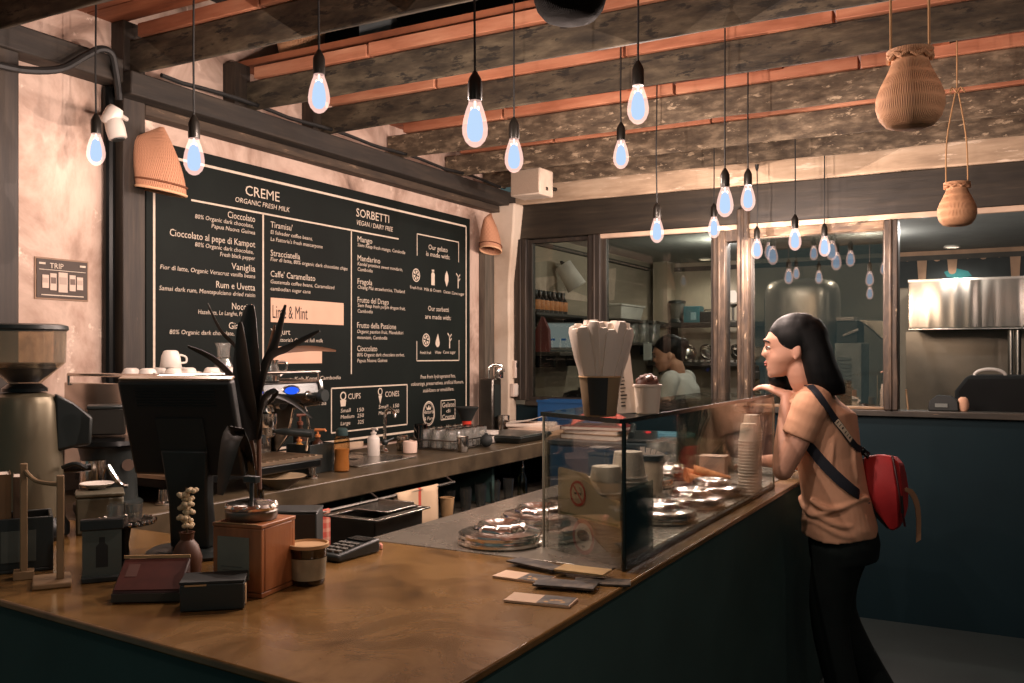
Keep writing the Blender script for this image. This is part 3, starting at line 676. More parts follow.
# things stored in the loft bay
p = at_y(296, 58, 3.06); t = thing('storage_basket', 'woven basket stored in the loft gap behind the beams', 'basket', (p.x, 3.09, 2.7255))
m = MB(); m.lathe([(0, 0), (.085, 0), (.105, .10), (.11, .18), (.10, .18), (.09, .02), (0, .015)], n=32); m.build('woven_body', M_wicker, t)
m = MB(); m.tube([(.108 * math.cos(a), .108 * math.sin(a), .18) for a in [2 * PI * k / 30 for k in range(31)]], .008, 6); m.build('rim', M_wicker, t)
p = at_y(377, 40, 3.06); m = MB()
m.prism([(-.07, -.09), (.075, -.09), (.075, .08), (-.07, .08)], 0, .11); m.prism([(-.06, -.09), (.02, -.09), (.02, .06), (-.06, .06)], .11, .14)
solo(m, 'storage_box', plain('grey_card', (86, 92, 94), .8), 'grey cardboard box stored in the loft gap above the ledge boards', 'box', (p.x, 3.10, 2.7255), .25, bevel=.006)
# ================================================================== service counter
CZ = .95
counter = thing('service_counter', 'long dark L-shaped service counter with a polished brown concrete top', 'counter', (-1.6, 1.3, 0))
CO = Vector((-1.6, 1.3, 0))
def cpart(mb, name, mat, par=None, **k):
    mb.v = [tuple(Vector(p) - CO) for p in mb.v]; return mb.build(name, mat, par or counter, **k)
outer = [(-.722, 1.022), (-1.30, 1.068), (-1.78, 1.106), (-2.985, 1.20)]
m = MB()
m.prism([outer[0], (-.722, 4.3), (-.80, 4.3), (-.80, 1.93), (-1.50, 1.93), (-1.50, 1.74), (-2.985, 1.74)] + outer[:0:-1], .934, CZ)
cpart(m, 'counter_top', M_counter, bevel=.004, smooth=25)
m = MB()
m.prism([(-.745, 1.045), (-.745, 4.28), (-.78, 4.28), (-.78, 1.10), (-2.985, 1.27), (-2.985, 1.225)], .0, .933)
cpart(m, 'front_panel', M_front, smooth=25)
m = MB(); m.span((-1.50, 1.932, .86), (-.802, 4.3, CZ + .0015)); 
cpart(m, 'steel_deck', layered('worn_steel_deck', [(.3, (150, 142, 130)), (.7, (172, 164, 150))], ns=5, rough=.3, bmp=0, metal=.75, rrange=(.2, .34)), smooth=0, bevel=.002)
m = MB(); m.span((-1.49, 1.945, .05), (-.80, 4.28, .859)); m.span((-2.985, 1.29, .05), (-1.51, 1.70, .93)); cpart(m, 'inner_cabinet', plain('inner_cabinet_steel', (62, 60, 56), .45, .6), smooth=0)
ZS = CZ + .002

# round lids of the gelato wells
lidprof = [(0, .0), (.108, .0), (.112, .004), (.112, .010), (.106, .013), (.104, .017), (.110, .020), (.110, .027), (.102, .031), (.085, .034), (.068, .037), (.062, .046), (.058, .058), (.050, .060), (.044, .052), (.030, .047), (0, .046)]
def make_lid(label):
    t = thing('gelato_lid', label, 'lid', (0, 0, 0), 0, 'round steel gelato lids')
    m = MB(); m.lathe([(r, z) for r, z in lidprof[:8]] + [(0, .027)], n=48); m.build('lid_rim', M_chrome, t)
    m = MB(); m.lathe([(0, .0272), (.104, .0272)] + [(r, z) for r, z in lidprof[8:11]] + [(0, .037)], n=48); m.build('lid_plate', M_chrome, t)
    m = MB(); fl = [(0, .0372), (.069, .0372), (.067, .042), (.060, .051), (.051, .054), (.042, .051), (.028, .044), (0, .043)]
    m.loft([[(max(r, 1e-4) * (1 + (.028 if .01 < r else 0) * math.cos(10 * 2 * PI * j / 60)) * math.cos(2 * PI * j / 60), max(r, 1e-4) * (1 + (.028 if .01 < r else 0) * math.cos(10 * 2 * PI * j / 60)) * math.sin(2 * PI * j / 60), z) for j in range(60)] for r, z in fl])
    m.build('fluted_grip', M_chrome, t); return t
LIDS = [(-1.165, 2.06, 'nearest round steel gelato lid, in full view on the steel deck left of the glass'),
        (-1.20, 2.345, 'second round steel gelato lid from the near end of the inner row'),
        (-1.20, 2.63, 'third round steel gelato lid of the inner row, seen past the upright glass edge'),
        (-1.20, 2.915, 'fourth round steel gelato lid of the inner row, behind the stacked tubs'),
        (-1.20, 3.20, 'fifth round steel gelato lid of the inner row, below the paper napkins'),
        (-1.20, 3.485, 'sixth round steel gelato lid of the inner row, by the big glass jar'),
        (-.915, 2.575, 'nearest round steel gelato lid behind the front glass, right of the dark cup holder'),
        (-.915, 2.86, 'second round steel gelato lid behind the front glass, between the two others'),
        (-.925, 3.135, 'third round steel gelato lid behind the front glass, left of the paper cup stack')]
l0 = None
for x, y, lab in LIDS:
    if l0 is None: l0 = make_lid(lab); l0.location = (x, y, ZS)
    else: copy_tree(l0, (x, y, ZS), random.uniform(0, 1), lab)

# glass guard
M_edge = plain('green_glass_edge', (18, 30, 28), .2, var=.05)
M_guard = glass('guard_glass', (246, 248, 246), .035, .5, 0)
g = thing('glass_guard', 'clear glass guard box with dark edges along the front of the gelato counter', 'glass guard', (-.9, 2.6, ZS))
GO = Vector((-.9, 2.6, ZS))
def gpart(mb, name, mat, **k):
    mb.v = [tuple(Vector(p) - GO) for p in mb.v]; return mb.build(name, mat, g, **k)
GT = 1.292
A, B, Cc, Dd = Vector((-.77, 1.925)), Vector((-1.045, 2.07)), Vector((-1.045, 3.42)), Vector((-.77, 3.42))
m = MB(); m.span((-.774, 1.93, ZS), (-.768, 3.40, GT - .008)); gpart(m, 'front_pane', M_guard, smooth=0)
m = MB(); m.prism([(A.x, A.y), (B.x, B.y), (B.x + .003, B.y + .005), (A.x + .003, A.y + .005)], ZS, GT - .008); gpart(m, 'end_pane', M_guard, smooth=0)
m = MB(); arc = [(-.77 - .045 + .045 * math.cos(a), 3.42 - .045 + .045 * math.sin(a)) for a in (0, .4, .8, 1.2, PI / 2)]
m.prism([(A.x, A.y - .012), *arc, (Cc.x, Cc.y), (B.x, B.y - .008)], GT - .007, GT + .003); gpart(m, 'top_pane', M_guard, smooth=0)
m = MB(); e = .0045
m.tube([(A.x + .001, A.y - .001, ZS), (A.x + .001, A.y - .001, GT - .008)], .0055, 8); gpart(m, 'corner_edge', M_edge)
m = MB(); m.ribbon([(B.x, B.y - .013, GT - .002), (A.x, A.y - .018, GT - .002)], (0, 0, 1), .0052, .006); gpart(m, 'end_edge', M_edge)
m = MB(); m.ribbon([(A.x + .002, A.y - .018, GT - .002)] + [(x + .002, y, GT - .002) for x, y in arc], (0, 0, 1), .0052, .006); gpart(m, 'front_edge', M_edge)
m = MB(); m.tube([(B.x, B.y, ZS), (B.x, B.y, GT - .008)], .004, 8); gpart(m, 'rear_edge', plain('pale_glass_edge', (150, 146, 130), .15, .3))
m = MB(); m.tube([(-.772, 3.405, ZS), (-.772, 3.405, GT - .03), (-.772, 3.395, GT - .008)], .0035, 8); gpart(m, 'far_edge', plain('pale_glass_edge', (150, 146, 130), .15, .3))
m = MB(); m.span((-.776, 1.93, ZS), (-.766, 3.40, ZS + .010)); gpart(m, 'seal_strip', M_edge, smooth=0)

# ------------------------------------------------------------------ the near left of the counter
def on(px, py, z=CZ): p = at_z(px, py, z + .0005); return p
def faces(px): """heading that turns a thing's front (-y) to the lens"""; r = ray(px, 400); return math.atan2(r.y, r.x) - PI / 2

# big coffee grinder at the left edge
p = Vector((-2.30, 1.50, CZ + .0005)); G = thing('coffee_grinder', 'large coffee grinder with a clear bean hopper at the far left', 'coffee grinder', p, faces(25))
m = MB(); m.lathe([(0, 0), (.10, 0), (.108, .01), (.108, .035), (.098, .05), (.094, .06), (0, .06)], n=32); m.build('base', M_blackm, G)
m = MB(); m.lathe([(0, .06), (.096, .061), (.094, .16), (.088, .27), (.083, .36), (.076, .378), (.05, .388), (0, .39)], n=32); m.build('body', plain('champagne_enamel', (112, 104, 84), .36, .5, .06), G)
m = MB(); m.lathe([(0, .39), (.055, .391), (.055, .40), (.040, .412), (0, .412)], n=24); m.build('collar', M_blackm, G)
m = MB(); m.lathe([(.034, .41), (.038, .412), (.098, .468), (.101, .56), (.099, .56), (.095, .470), (.032, .416)], n=32); m.build('hopper', glass('smoky_hopper', (247, 242, 230), .06, .5, .03, .06), G)
m = MB(); m.lathe([(0, .415), (.034, .417), (.078, .452), (.070, .458), (.04, .462), (0, .461)], n=24)
for k in range(60):
    a, r = random.uniform(0, 2 * PI), .07 * math.sqrt(random.random()); m.ball((r * math.cos(a), r * math.sin(a), .461), (.007, .005, .005), 6, 4)
b_ = m.build('coffee_beans', plain('roast_beans', (34, 22, 16), .4), G)
m = MB(); m.lathe([(0, .57), (.09, .57), (.104, .566), (.106, .556), (.101, .553), (.098, .562), (0, .563)], n=32); m.build('hopper_lid', M_black, G)
m = MB(); m.loft([[(.07, -.045, .385), (.07, .045, .385), (.115, .045, .365), (.16, .04, .32), (.162, -.04, .32), (.115, -.045, .365)][::1], [(.07, -.045, .23), (.07, .045, .23), (.115, .045, .24), (.158, .04, .245), (.158, -.04, .245), (.115, -.045, .24)]]); m.build('doser', M_black, G, bevel=.008)
m = MB(); m.tube(spline([(.088, -.05, .19), (.12, -.07, .20), (.145, -.07, .185)], 4), .006, 8); m.build('lever', M_black, G)
m = MB(); m.tube([(.085, .0, .18), (.16, 0, .18)], .010, 8); m.tube([(.14, -.03, .18), (.14, .03, .18)], .006, 8); m.build('portafilter_fork', M_blackm, G)

# second grinder, on the back counter end behind it
p = Vector((-2.47, 1.885, CZ + .0015)); G = thing('coffee_grinder', 'short black coffee grinder with a square black hopper in front of the post', 'coffee grinder', p, faces(107))
m = MB(); m.lathe([(0, 0), (.095, 0), (.10, .01), (.10, .03), (.085, .04), (.08, .17), (.088, .205), (0, .205)], n=28); m.build('body', M_black, G)
m = MB(); m.lathe([(0, .206), (.108, .206), (.112, .212), (.108, .225), (.07, .232), (0, .232)], n=28); m.build('top_plate', M_blackm, G)
m = MB(); m.box((-.005, 0, .283), (.108, .108, .084)); m.build('hopper', plain('dark_hopper', (46, 44, 40), .25, var=.05), G, bevel=.006)
m = MB(); m.box((-.005, 0, .326), (.112, .112, .012)); m.build('hopper_lid', M_black, G, bevel=.004)
m = MB(); m.lathe([(0, .09), (.036, .09), (.038, .10), (.038, .17), (.034, .172), (0, .172)], (-.04, -.075, 0), n=20); m.build('dosing_chamber', M_chrome, G)
m = MB(); m.tube(spline([(.0, -.085, .15), (.03, -.11, .10), (.05, -.10, .09)], 4), .008, 8); m.build('lever', M_chrome, G)
m = MB(); m.lathe([(0, 0), (.018, .0), (.018, .003), (0, .003)], n=16, M=Matrix.Translation((.055, -.076, .15)) @ Matrix.Rotation(PI / 2, 4, 'X')); m.build('round_badge', plain('badge_grey', (120, 100, 88), .4), G)

# knock tin with a saucer on it
p = on(100, 534); t = thing('tin_canister', 'grey square tin standing behind the wooden post at the left', 'canister', p, faces(86))
m = MB(); m.box((0, .05, .05), (.12, .11, .10)); m.build('body', plain('grey_tin', (96, 92, 76), .5, .3), t, bevel=.006)
m = MB(); m.box((0, .05, .106), (.124, .114, .010)); m.build('lid', plain('grey_tin', (96, 92, 76), .5, .3), t, bevel=.003)
q = p + Vector((-.083, .052, .1125)); m = MB(); m.lathe([(0, 0), (.022, 0), (.024, .003), (.040, .009), (.046, .014), (.044, .0155), (.030, .0085), (.0, .006)], n=28); solo(m, 'saucer', M_white, 'small white saucer catching the light behind the wooden post', 'saucer', q)

# wooden upright stand
M_stick = plain('pale_wood', (142, 116, 84), .6, var=.15, vs_=14)
p = on(52, 587); t = thing('wooden_stand', 'small wooden stand with an upright post and crossbar on the left counter', 'wooden stand', p, faces(50))
m = MB(); m.box((0, .03, .006), (.075, .10, .012)); m.build('base', M_stick, t, bevel=.003)
m = MB(); m.box((.016, .02, .122), (.015, .015, .22)); m.build('post', M_stick, t, bevel=.002)
m = MB(); m.box((-.055, .115, .126), (.015, .015, .25)); m.build('post', M_stick, t, bevel=.002)
m = MB(); m.tube(spline([(-.055, .115, .238), (-.03, .08, .215), (.016, .02, .212)], 4), .005, 8); m.build('crossbar', M_stick, t)
m = MB(); m.box((-.055, .115, .0085), (.04, .04, .016)); m.build('foot', M_stick, t)

# black crate with books in it
p = on(-22, 588); t = thing('black_crate', 'black box at the left end of the counter with paperbacks in it', 'crate', p + Vector((-.065, .095, 0)), faces(10))
m = MB(); m.box((0, .06, .004), (.20, .12, .008)); m.box((0, .004, .065), (.20, .008, .115)); m.box((0, .116, .065), (.20, .008, .115)); m.box((-.096, .06, .065), (.008, .104, .115)); m.box((.096, .06, .065), (.008, .104, .115)); m.build('box', M_black, t, bevel=.002)
m = MB(); m.box((.03, -.0008, .06), (.07, .0016, .07)); m.build('card', plain('dim_card', (74, 80, 74), .7), t)
for k, (x, hh, c, lab) in enumerate(((.012, .205, (88, 66, 46), 'brown paperback standing in the black box, next to the wooden post'), (-.018, .212, (112, 84, 54), 'tan paperback standing in the black box, between the two others'), (-.047, .20, (70, 50, 38), 'dark brown paperback standing in the black box, at the picture edge'))):
    R = Matrix.Rotation(faces(10), 4, 'Z'); q = t.location + R @ Vector((x + .02, .06, .0085)); b = thing('paperback', lab, 'book', q, faces(10) + .03 * k)
    m = MB(); m.box((0, 0, hh / 2), (.022, .085, hh - .006)); m.build('pages', M_paper, b)
    m = MB(); m.box((-.0118, 0, hh / 2), (.0016, .09, hh)); m.box((.0118, 0, hh / 2), (.0016, .09, hh)); m.box((0, -.0438, hh / 2), (.025, .002, hh)); m.build('cover', plain('cover%d' % k, c, .5), b)

# acrylic stand with a card
p = on(102, 582); t = thing('sign_holder', 'small black-topped sign holder showing a grey card with a dark bottle shape', 'sign', p, faces(102))
m = MB(); m.box((0, .02, .006), (.082, .05, .012)); m.build('base', M_black, t, bevel=.002)
m = MB(); m.box((0, .012, .066), (.078, .006, .108)); m.build('card', plain('grey_card_front', (78, 86, 80), .6, var=.06), t)
m = MB(); m.box((0, .016, .122), (.086, .022, .024)); m.build('top_clip', M_black, t, bevel=.003)
m = MB(); m.prism([(-.012, .03), (.012, .03), (.012, .075), (.006, .082), (.006, .095), (-.006, .095), (-.006, .082), (-.012, .075)], -.001, .0, M=Matrix.Translation((0, .0088, 0)) @ Matrix.Rotation(PI / 2, 4, 'X')); m.build('bottle_picture', plain('dark_print', (30, 32, 30), .6), t, smooth=0)

# dark red sloped leaflet box
p = on(146, 603); t = thing('leaflet_box', 'dark red sloped leaflet box lying at the counter edge', 'leaflet box', p, faces(149) - .30)
m = MB(); m.loft([[(-.066, 0, 0), (.066, 0, 0), (.066, 0, .022), (-.066, 0, .022)], [(-.066, .075, 0), (.066, .075, 0), (.066, .075, .072), (-.066, .075, .072)]]); m.build('body', plain('dark_red_card', (62, 28, 24), .55, var=.15), t, bevel=.003)
sl = math.atan2(.05, .075); MM = Matrix.Translation((0, .0, .0225)) @ Matrix.Rotation(sl, 4, 'X')
m = MB(); m.box((0, .045, .0008), (.125, .082, .001), M=MM); m.build('cover', plain('red_leaflet', (74, 34, 28), .5, var=.2, vs_=30), t)
m = MB(); m.box((-.04, .055, .0016), (.022, .034, .0006), M=MM); m.build('faded_print', plain('faded_print', (92, 60, 52), .6), t, smooth=0)
m = MB(); m.box((0, .0735, .0755), (.132, .003, .006)); m.build('top_strip', M_kraft, t)
m = MB(); m.box((0, -.0012, .011), (.132, .002, .016)); m.build('front_strip', plain('grey_strip', (58, 56, 50), .6), t)

# black box in front
p = on(212, 611); t = thing('black_box', 'low black box at the counter edge in front of the wooden box', 'box', p, faces(206) - .12)
m = MB(); m.box((0, .04, .026), (.118, .08, .052)); m.build('body', M_black, t, bevel=.003)
m = MB(); m.box((0, .04, .0545), (.120, .082, .005)); m.build('lid', M_rubber, t, bevel=.001)
m = MB(); m.box((-.03, -.0012, .050), (.04, .002, .003)); m.build('pale_trim', M_kraft, t)
m = MB(); m.box((.0602, .02, .026), (.0016, .02, .036)); m.build('label', M_kraft, t)

# wooden box with paper front
M_box = layered('orange_wood', [(.3, (112, 66, 36)), (.5, (150, 92, 54)), (.7, (170, 110, 68))], scale=(8, 8, 1.2), ns=2.5, rough=.4, bmp=.001)
p = on(236, 597); WB = thing('wooden_box', 'square wooden box with a grey paper on its front, beside the tall plant', 'wooden box', p, faces(236) - .62)
m = MB(); m.box((0, .065, .005), (.115, .12, .01)); m.box((0, .009, .075), (.115, .012, .128)); m.box((0, .121, .075), (.115, .012, .128)); m.box((-.052, .065, .075), (.012, .1, .128)); m.box((.052, .065, .075), (.012, .1, .128)); m.build('box_body', M_box, WB, bevel=.002)
m = MB(); m.box((0, .065, .143), (.118, .126, .008)); m.build('lid', M_box, WB, bevel=.002)
m = MB(); m.box((-.008, .0022, .078), (.075, .0015, .085)); m.build('paper', plain('grey_note', (112, 112, 100), .8), WB)
m = MB()
for k in range(4): m.box((-.012, .0012, .06 - k * .007), (.05 - .008 * k, .0006, .0016))
m.build('faint_writing', plain('pencil_grey', (84, 84, 76), .8), WB)
m = MB(); m.box((.0, .002, .148), (.1, .003, .0015)); m.build('worn_edge', M_kraft, WB)
# silver sugar dome on the box
R = Matrix.Rotation(WB.rotation_euler[2], 4, 'Z'); q = WB.location + R @ Vector((-.006, .062, .1475))
t = thing('silver_tin', 'round silver lidded tin with a dark knob on top of the wooden box', 'tin', q)
m = MB(); m.lathe([(0, 0), (.050, 0), (.053, .004), (.054, .018), (.051, .022), (0, .022)], n=32); m.build('tin_body', M_steel_d, t)
m = MB(); m.lathe([(0, .0222), (.053, .0222), (.055, .027), (.050, .033), (.030, .038), (0, .039)], n=32)
for k in range(12): a = 2 * PI * k / 12; m.ball((.05 * math.cos(a), .05 * math.sin(a), .028), .006, 8, 6)
m.build('lid', M_chrome, t)
m = MB(); m.tube([(0, 0, .038), (0, 0, .075)], .005, 8); m.box((0, 0, .082), (.034, .016, .014)); m.build('knob', M_black, t, bevel=.002)

# vase of pale dried flowers
p = on(187, 580); t = thing('bud_vase', 'little brown clay vase with pale dried flowers in front of the dark monitor', 'vase', p)
m = MB(); m.lathe([(0, 0), (.022, 0), (.03, .02), (.032, .05), (.024, .075), (.014, .088), (.015, .10), (.017, .104), (.012, .104), (.011, .09), (0, .085)], n=24); m.build('vase_body', plain('brown_clay', (84, 52, 34), .5), t)
M_petal = plain('cream_petals', (206, 186, 150), .8)
for k in range(9):
    a = k * 2.4; r = .004 + .004 * (k % 3); z = .118 + .0095 * k
    m = MB(); 
    for j in range(6):
        b = j * PI / 3 + k; m.ball((r * math.cos(a) + .008 * math.cos(b), r * math.sin(a) + .008 * math.sin(b), z + .002 * (j % 2)), (.006, .006, .0055), 8, 5)
    m.build('flower', M_petal, t)
m = MB(); m.tube([(0, 0, .08), (.001, 0, .15), (-.002, 0, .20)], .0022, 6); m.build('stem', plain('dry_stem', (90, 70, 44), .8), t)

# glass tray with tumblers behind
p = on(124, 566); t = thing('cake_stand', 'dark pedestal tray with a sparkling rim, in front of the monitor', 'tray', p)
m = MB(); m.lathe([(0, 0), (.04, 0), (.042, .006), (.014, .014), (.010, .05), (.016, .088), (.05, .096), (.068, .098), (.070, .102), (.066, .104), (0, .103)], n=36); m.build('pedestal', M_blackm, t)
m = MB()
for k in range(26): a = 2 * PI * k / 26; m.ball((.067 * math.cos(a), .067 * math.sin(a), .1045), .0055, 8, 5)
m.build('beaded_rim', M_chrome, t)
for k, (dx, dy) in enumerate(((-.022, .0), (.022, .012), (.004, -.026))):
    q = p + Vector((dx, dy, .1045)); m = MB(); m.lathe([(0, 0), (.013, 0), (.015, .002), (.018, .04), (.0172, .04), (.0142, .005), (0, .004)], n=20)
    solo(m, 'shot_glass', M_glass_thin, 'tiny clear shot glass standing on the dark pedestal tray', 'glass', q, 0, 'shot glasses on the pedestal tray')

# POS screen seen from behind
c = at_y(193, 470, 1.58); c.z = CZ + .0005
PS = thing('pos_terminal', 'black till screen on a stand, its dark back to the customers', 'till screen', c, .36)
# local: +y looks towards the staff side, -y is the back we see
m = MB(); m.lathe([(0, 0), (.10, 0), (.105, .008), (.09, .018), (0, .02)], n=28, sq=(1.1, .8)); m.build('base', M_black, PS)
m = MB(); m.loft([[(-.05, -.02, .02), (.05, -.02, .02), (.05, .03, .02), (-.05, .03, .02)], [(-.05, -.03, .14), (.05, -.03, .14), (.05, .01, .14), (-.05, .01, .14)], [(-.06, -.05, .26), (.06, -.05, .26), (.06, -.01, .26), (-.06, -.01, .26)]]); m.build('stand', M_black, PS, bevel=.006)
T = Matrix.Translation((0, -.045, .315)) @ Matrix.Rotation(.33, 4, 'X')
m = MB(); m.box((0, 0, 0), (.285, .030, .245), M=T); m.build('screen_shell', plain('screen_back', (25, 28, 28), .45, var=.08), PS, bevel=.008)
m = MB(); m.box((0, .0155, 0), (.255, .002, .21), M=T); m.build('screen', plain('dark_screen', (14, 16, 18), .15), PS)
m = MB(); m.box((0, -.0165, -.02), (.12, .004, .10), M=T)
for k in range(7): m.box((0, -.0165, .06 + k * .007), (.2, .003, .0022), M=T)
m.build('back_vent', M_rubber, PS)
m = MB(); m.box((0, .004, .1245), (.282, .020, .004), M=T); m.build('top_trim', plain('lit_trim', (150, 122, 92), .35), PS)  # pale colour paints the light caught along the screen's top edge

# tall dark-leaved plant in a glass bottle
p = on(259, 548); PL = thing('potted_plant', 'tall dark strap-leaved plant in a glass bottle, rising before the menu board', 'plant', p)
m = MB(); m.lathe([(0, 0), (.026, 0), (.030, .004), (.031, .075), (.024, .10), (.013, .118), (.012, .145), (.015, .15), (.012, .15), (.010, .12), (.028, .074), (.028, .006), (0, .004)], n=28); m.build('bottle', glass('green_bottle', (170, 160, 130), .12, .7), PL)
m = MB()
st = [(0, 0, .01), (.002, 0, .12), (-.004, .004, .22), (.0, .0, .33)]
m.tube(spline(st, 5), [.006] * 16, 8); m.build('stem', plain('woody_stem', (92, 62, 44), .7), PL)
M_leaf = layered('burgundy_leaf', [(.3, (22, 24, 20)), (.6, (34, 32, 26)), (.8, (50, 40, 32))], scale=(1, 1, 6), ns=3, rough=.4, bmp=.001)
M_leafd = layered('dry_leaf', [(.3, (70, 46, 32)), (.6, (120, 82, 56)), (.8, (160, 116, 80))], scale=(1, 1, 6), ns=3, rough=.6, bmp=.001)
dep = -SN * p.x + CS * p.y
def leafpt(px, py, dd=0): q = at_d(px, py, dep + dd); return q - p
def leaf(pts, wid, tw=.5, mat=M_leaf):
    """strap leaf: pixel-free local centre line, folded along the midrib"""
    wid = wid * 1.22; P = spline([leafpt(*q) for q in pts], 6); n_ = len(P); m = MB(); rings = []
    cdir = Vector((CS, SN, 0)); 
    for i, c in enumerate(P):
        f = i / (n_ - 1); w = wid * (math.sin(PI * min(1, (f * .86 + .10))) ** .8 + .06)
        t_ = (P[min(i + 1, n_ - 1)] - P[max(i - 1, 0)]).normalized()
        vw = Vector((-SN, CS, 0)); s_ = t_.cross(vw); s_ = s_.normalized() if s_.length > .1 else cdir
        s_ = (s_ * math.cos(tw) + vw * math.sin(tw)).normalized(); nn = t_.cross(s_).normalized()
        rings.append([c - s_ * w + nn * w * .35, c + nn * -.0008, c + s_ * w + nn * w * .35, c + s_ * w + nn * (w * .35 + .0012), c + nn * .0012, c - s_ * w + nn * (w * .35 + .0012)])
    m.loft(rings); m.build('leaf', mat, PL, smooth=60)
leaf([(256, 440, .0), (252, 400, .01), (249, 355, .02), (251, 305, .03)], .031, .25)
leaf([(256, 420, 0), (247, 372, -.02), (241, 322, -.03)], .020, .6)
leaf([(255, 410, 0), (240, 352, .03), (222, 330, .05), (208, 303, .06)], .008, .9)
leaf([(258, 405, 0), (266, 368, .03), (276, 345, .03), (286, 305, .05)], .012, .5)
leaf([(257, 420, 0), (238, 382, .05), (214, 358, .10), (188, 346, .12)], .010, .7)
leaf([(258, 410, 0), (268, 362, -.04), (290, 348, -.08), (320, 331, -.10)], .009, .6)
leaf([(258, 400, 0), (272, 357, .05), (305, 349, .10), (336, 351, .12)], .007, .3, M_leafd)
leaf([(257, 430, 0), (268, 398, .05), (288, 400, .08), (312, 418, .10)], .0055, .5)
leaf([(256, 470, 0), (248, 432, .02), (222, 424, .05), (202, 418, .06)], .007, .4, M_leafd)
leaf([(256, 500, 0), (246, 446, -.14), (232, 436, -.22), (220, 495, -.24)], .020, .5)
leaf([(257, 440, 0), (264, 400, -.05), (276, 392, -.06), (268, 404, -.04)], .006, .5)
leaf([(256, 440, 0), (262, 380, .04), (270, 350, .05), (275, 325, .06)], .006, .2, M_leafd)

# black box and tip tub to the right of it
p = on(292, 560); m = MB(); m.box((0, .05, .055), (.115, .09, .11)); m.box((0, .05, .1125), (.118, .093, .006)); solo(m, 'black_caddy', M_black, 'square black caddy behind the labelled tub, right of the wooden box', 'caddy', p, faces(292) - .2, bevel=.003)
p = on(308, 583); t = thing('tip_tub', 'clear round tub with a pale label standing just right of the wooden box', 'tub', p)
m = MB(); m.lathe([(0, 0), (.033, 0), (.035, .003), (.041, .082), (.0395, .082), (.0335, .005), (0, .004)], n=32); m.build('tub_body', glass('amber_plastic', (150, 132, 104), .1, .6), t)
m = MB(); m.lathe([(.0415, .078), (.045, .079), (.045, .086), (.041, .087), (.039, .082)], n=32); m.build('rim', M_kraft, t)
fr = faces(303); m = MB(); rr = []
for z in (.012, .058):
    r_ = .0345 + .0065 * z / .082 + .0012; rr.append([(r_ * math.cos(a), r_ * math.sin(a), z) for a in [fr - PI / 2 - 1.35 + 2.7 * k / 16 for k in range(17)]])
m.loft(rr, False, close=False); m.build('label', plain('faded_label', (150, 138, 112), .8, var=.2, vs_=40), t)
m = MB(); m.lathe([(0, .006), (.0335, .006), (.0365, .035), (0, .036)], n=24); m.build('coins', plain('dim_coins', (92, 76, 52), .5, .3, .4, 60), t)
p = on(346, 556); t = thing('card_terminal', 'black card terminal lying at the inner edge of the brown counter', 'card terminal', p, faces(346) - .75)
m = MB(); m.loft([[(-.04, -.07, 0), (.04, -.07, 0), (.04, -.07, .018), (-.04, -.07, .018)], [(-.04, .08, 0), (.04, .08, 0), (.04, .08, .035), (-.04, .08, .035)]]); m.build('shell', M_black, t, bevel=.006)
for i in range(3):
    for j in range(4):
        m = MB(); m.box((-.022 + .022 * i, -.05 + .020 * j, .0225 + .0022 * j), (.016, .013, .006)); m.build('key', plain('grey_keys', (90, 88, 82), .5), t, bevel=.001)
m = MB(); m.box((0, .052, .0325), (.06, .036, .004)); m.build('screen', plain('dark_screen', (14, 16, 18), .15), t)
p = on(378, 549); m = MB(); m.box((0, 0, .006), (.022, .012, .012)); m.box((.0, .0, .0135), (.018, .008, .003)); solo(m, 'pink_eraser', plain('pink_rubber', (226, 160, 140), .7), 'tiny pink block at the inner corner of the brown counter', 'eraser', p, .4, bevel=.002)
# ================================================================== back counter under the menu board
bc = thing('back_counter', 'long back counter with a thick stone slab below the menu board', 'counter', (-2.66, 3.5, 0))
BO = Vector((-2.66, 3.5, 0))
def bcp(mb, name, mat, **k):
    mb.v = [tuple(Vector(p) - BO) for p in mb.v]; return mb.build(name, mat, bc, **k)
m = MB(); n_ = 40; rings = []
for i in range(n_ + 1):
    y = 1.75 + i * (5.26 - 1.75) / n_; j = noise.noise(Vector((y * 4, 1, 0))) * .006
    rings.append([(-2.998, y, .865), (-2.32 + j, y, .866 + j * .6), (-2.318 + j * .5, y, CZ), (-2.998, y, CZ)])
m.loft(rings); bcp(m, 'slab', M_counter_back, bevel=.006)
m = MB(); m.span((-2.995, 1.92, .0), (-2.95, 5.24, .864)); bcp(m, 'back_panel', M_front)
m = MB(); m.span((-2.95, 1.92, .63), (-2.35, 5.24, .66)); bcp(m, 'shelf', layered('worn_shelf', [(.3, (54, 50, 44)), (.7, (84, 78, 68))], ns=5, rough=.5))
for y in (1.93, 3.05, 4.15, 5.22):
    m = MB(); m.span((-2.949, y, 0), (-2.38, y + .025, .629)); m.span((-2.949, y, .661), (-2.40, y + .025, .864)); bcp(m, 'divider', M_front)
m = MB(); m.span((-2.949, 1.96, .05), (-2.40, 5.21, .10)); bcp(m, 'bottom_board', M_front)
m = MB(); m.tube([(-2.285, 2.45, .845), (-2.285, 3.60, .845)], .007, 8)
for y in (2.46, 3.02, 3.59): m.tube([(-2.325, y, .868), (-2.285, y, .845)], .006, 6)
bcp(m, 'towel_rail', M_steel_d)
BZ = CZ + .001
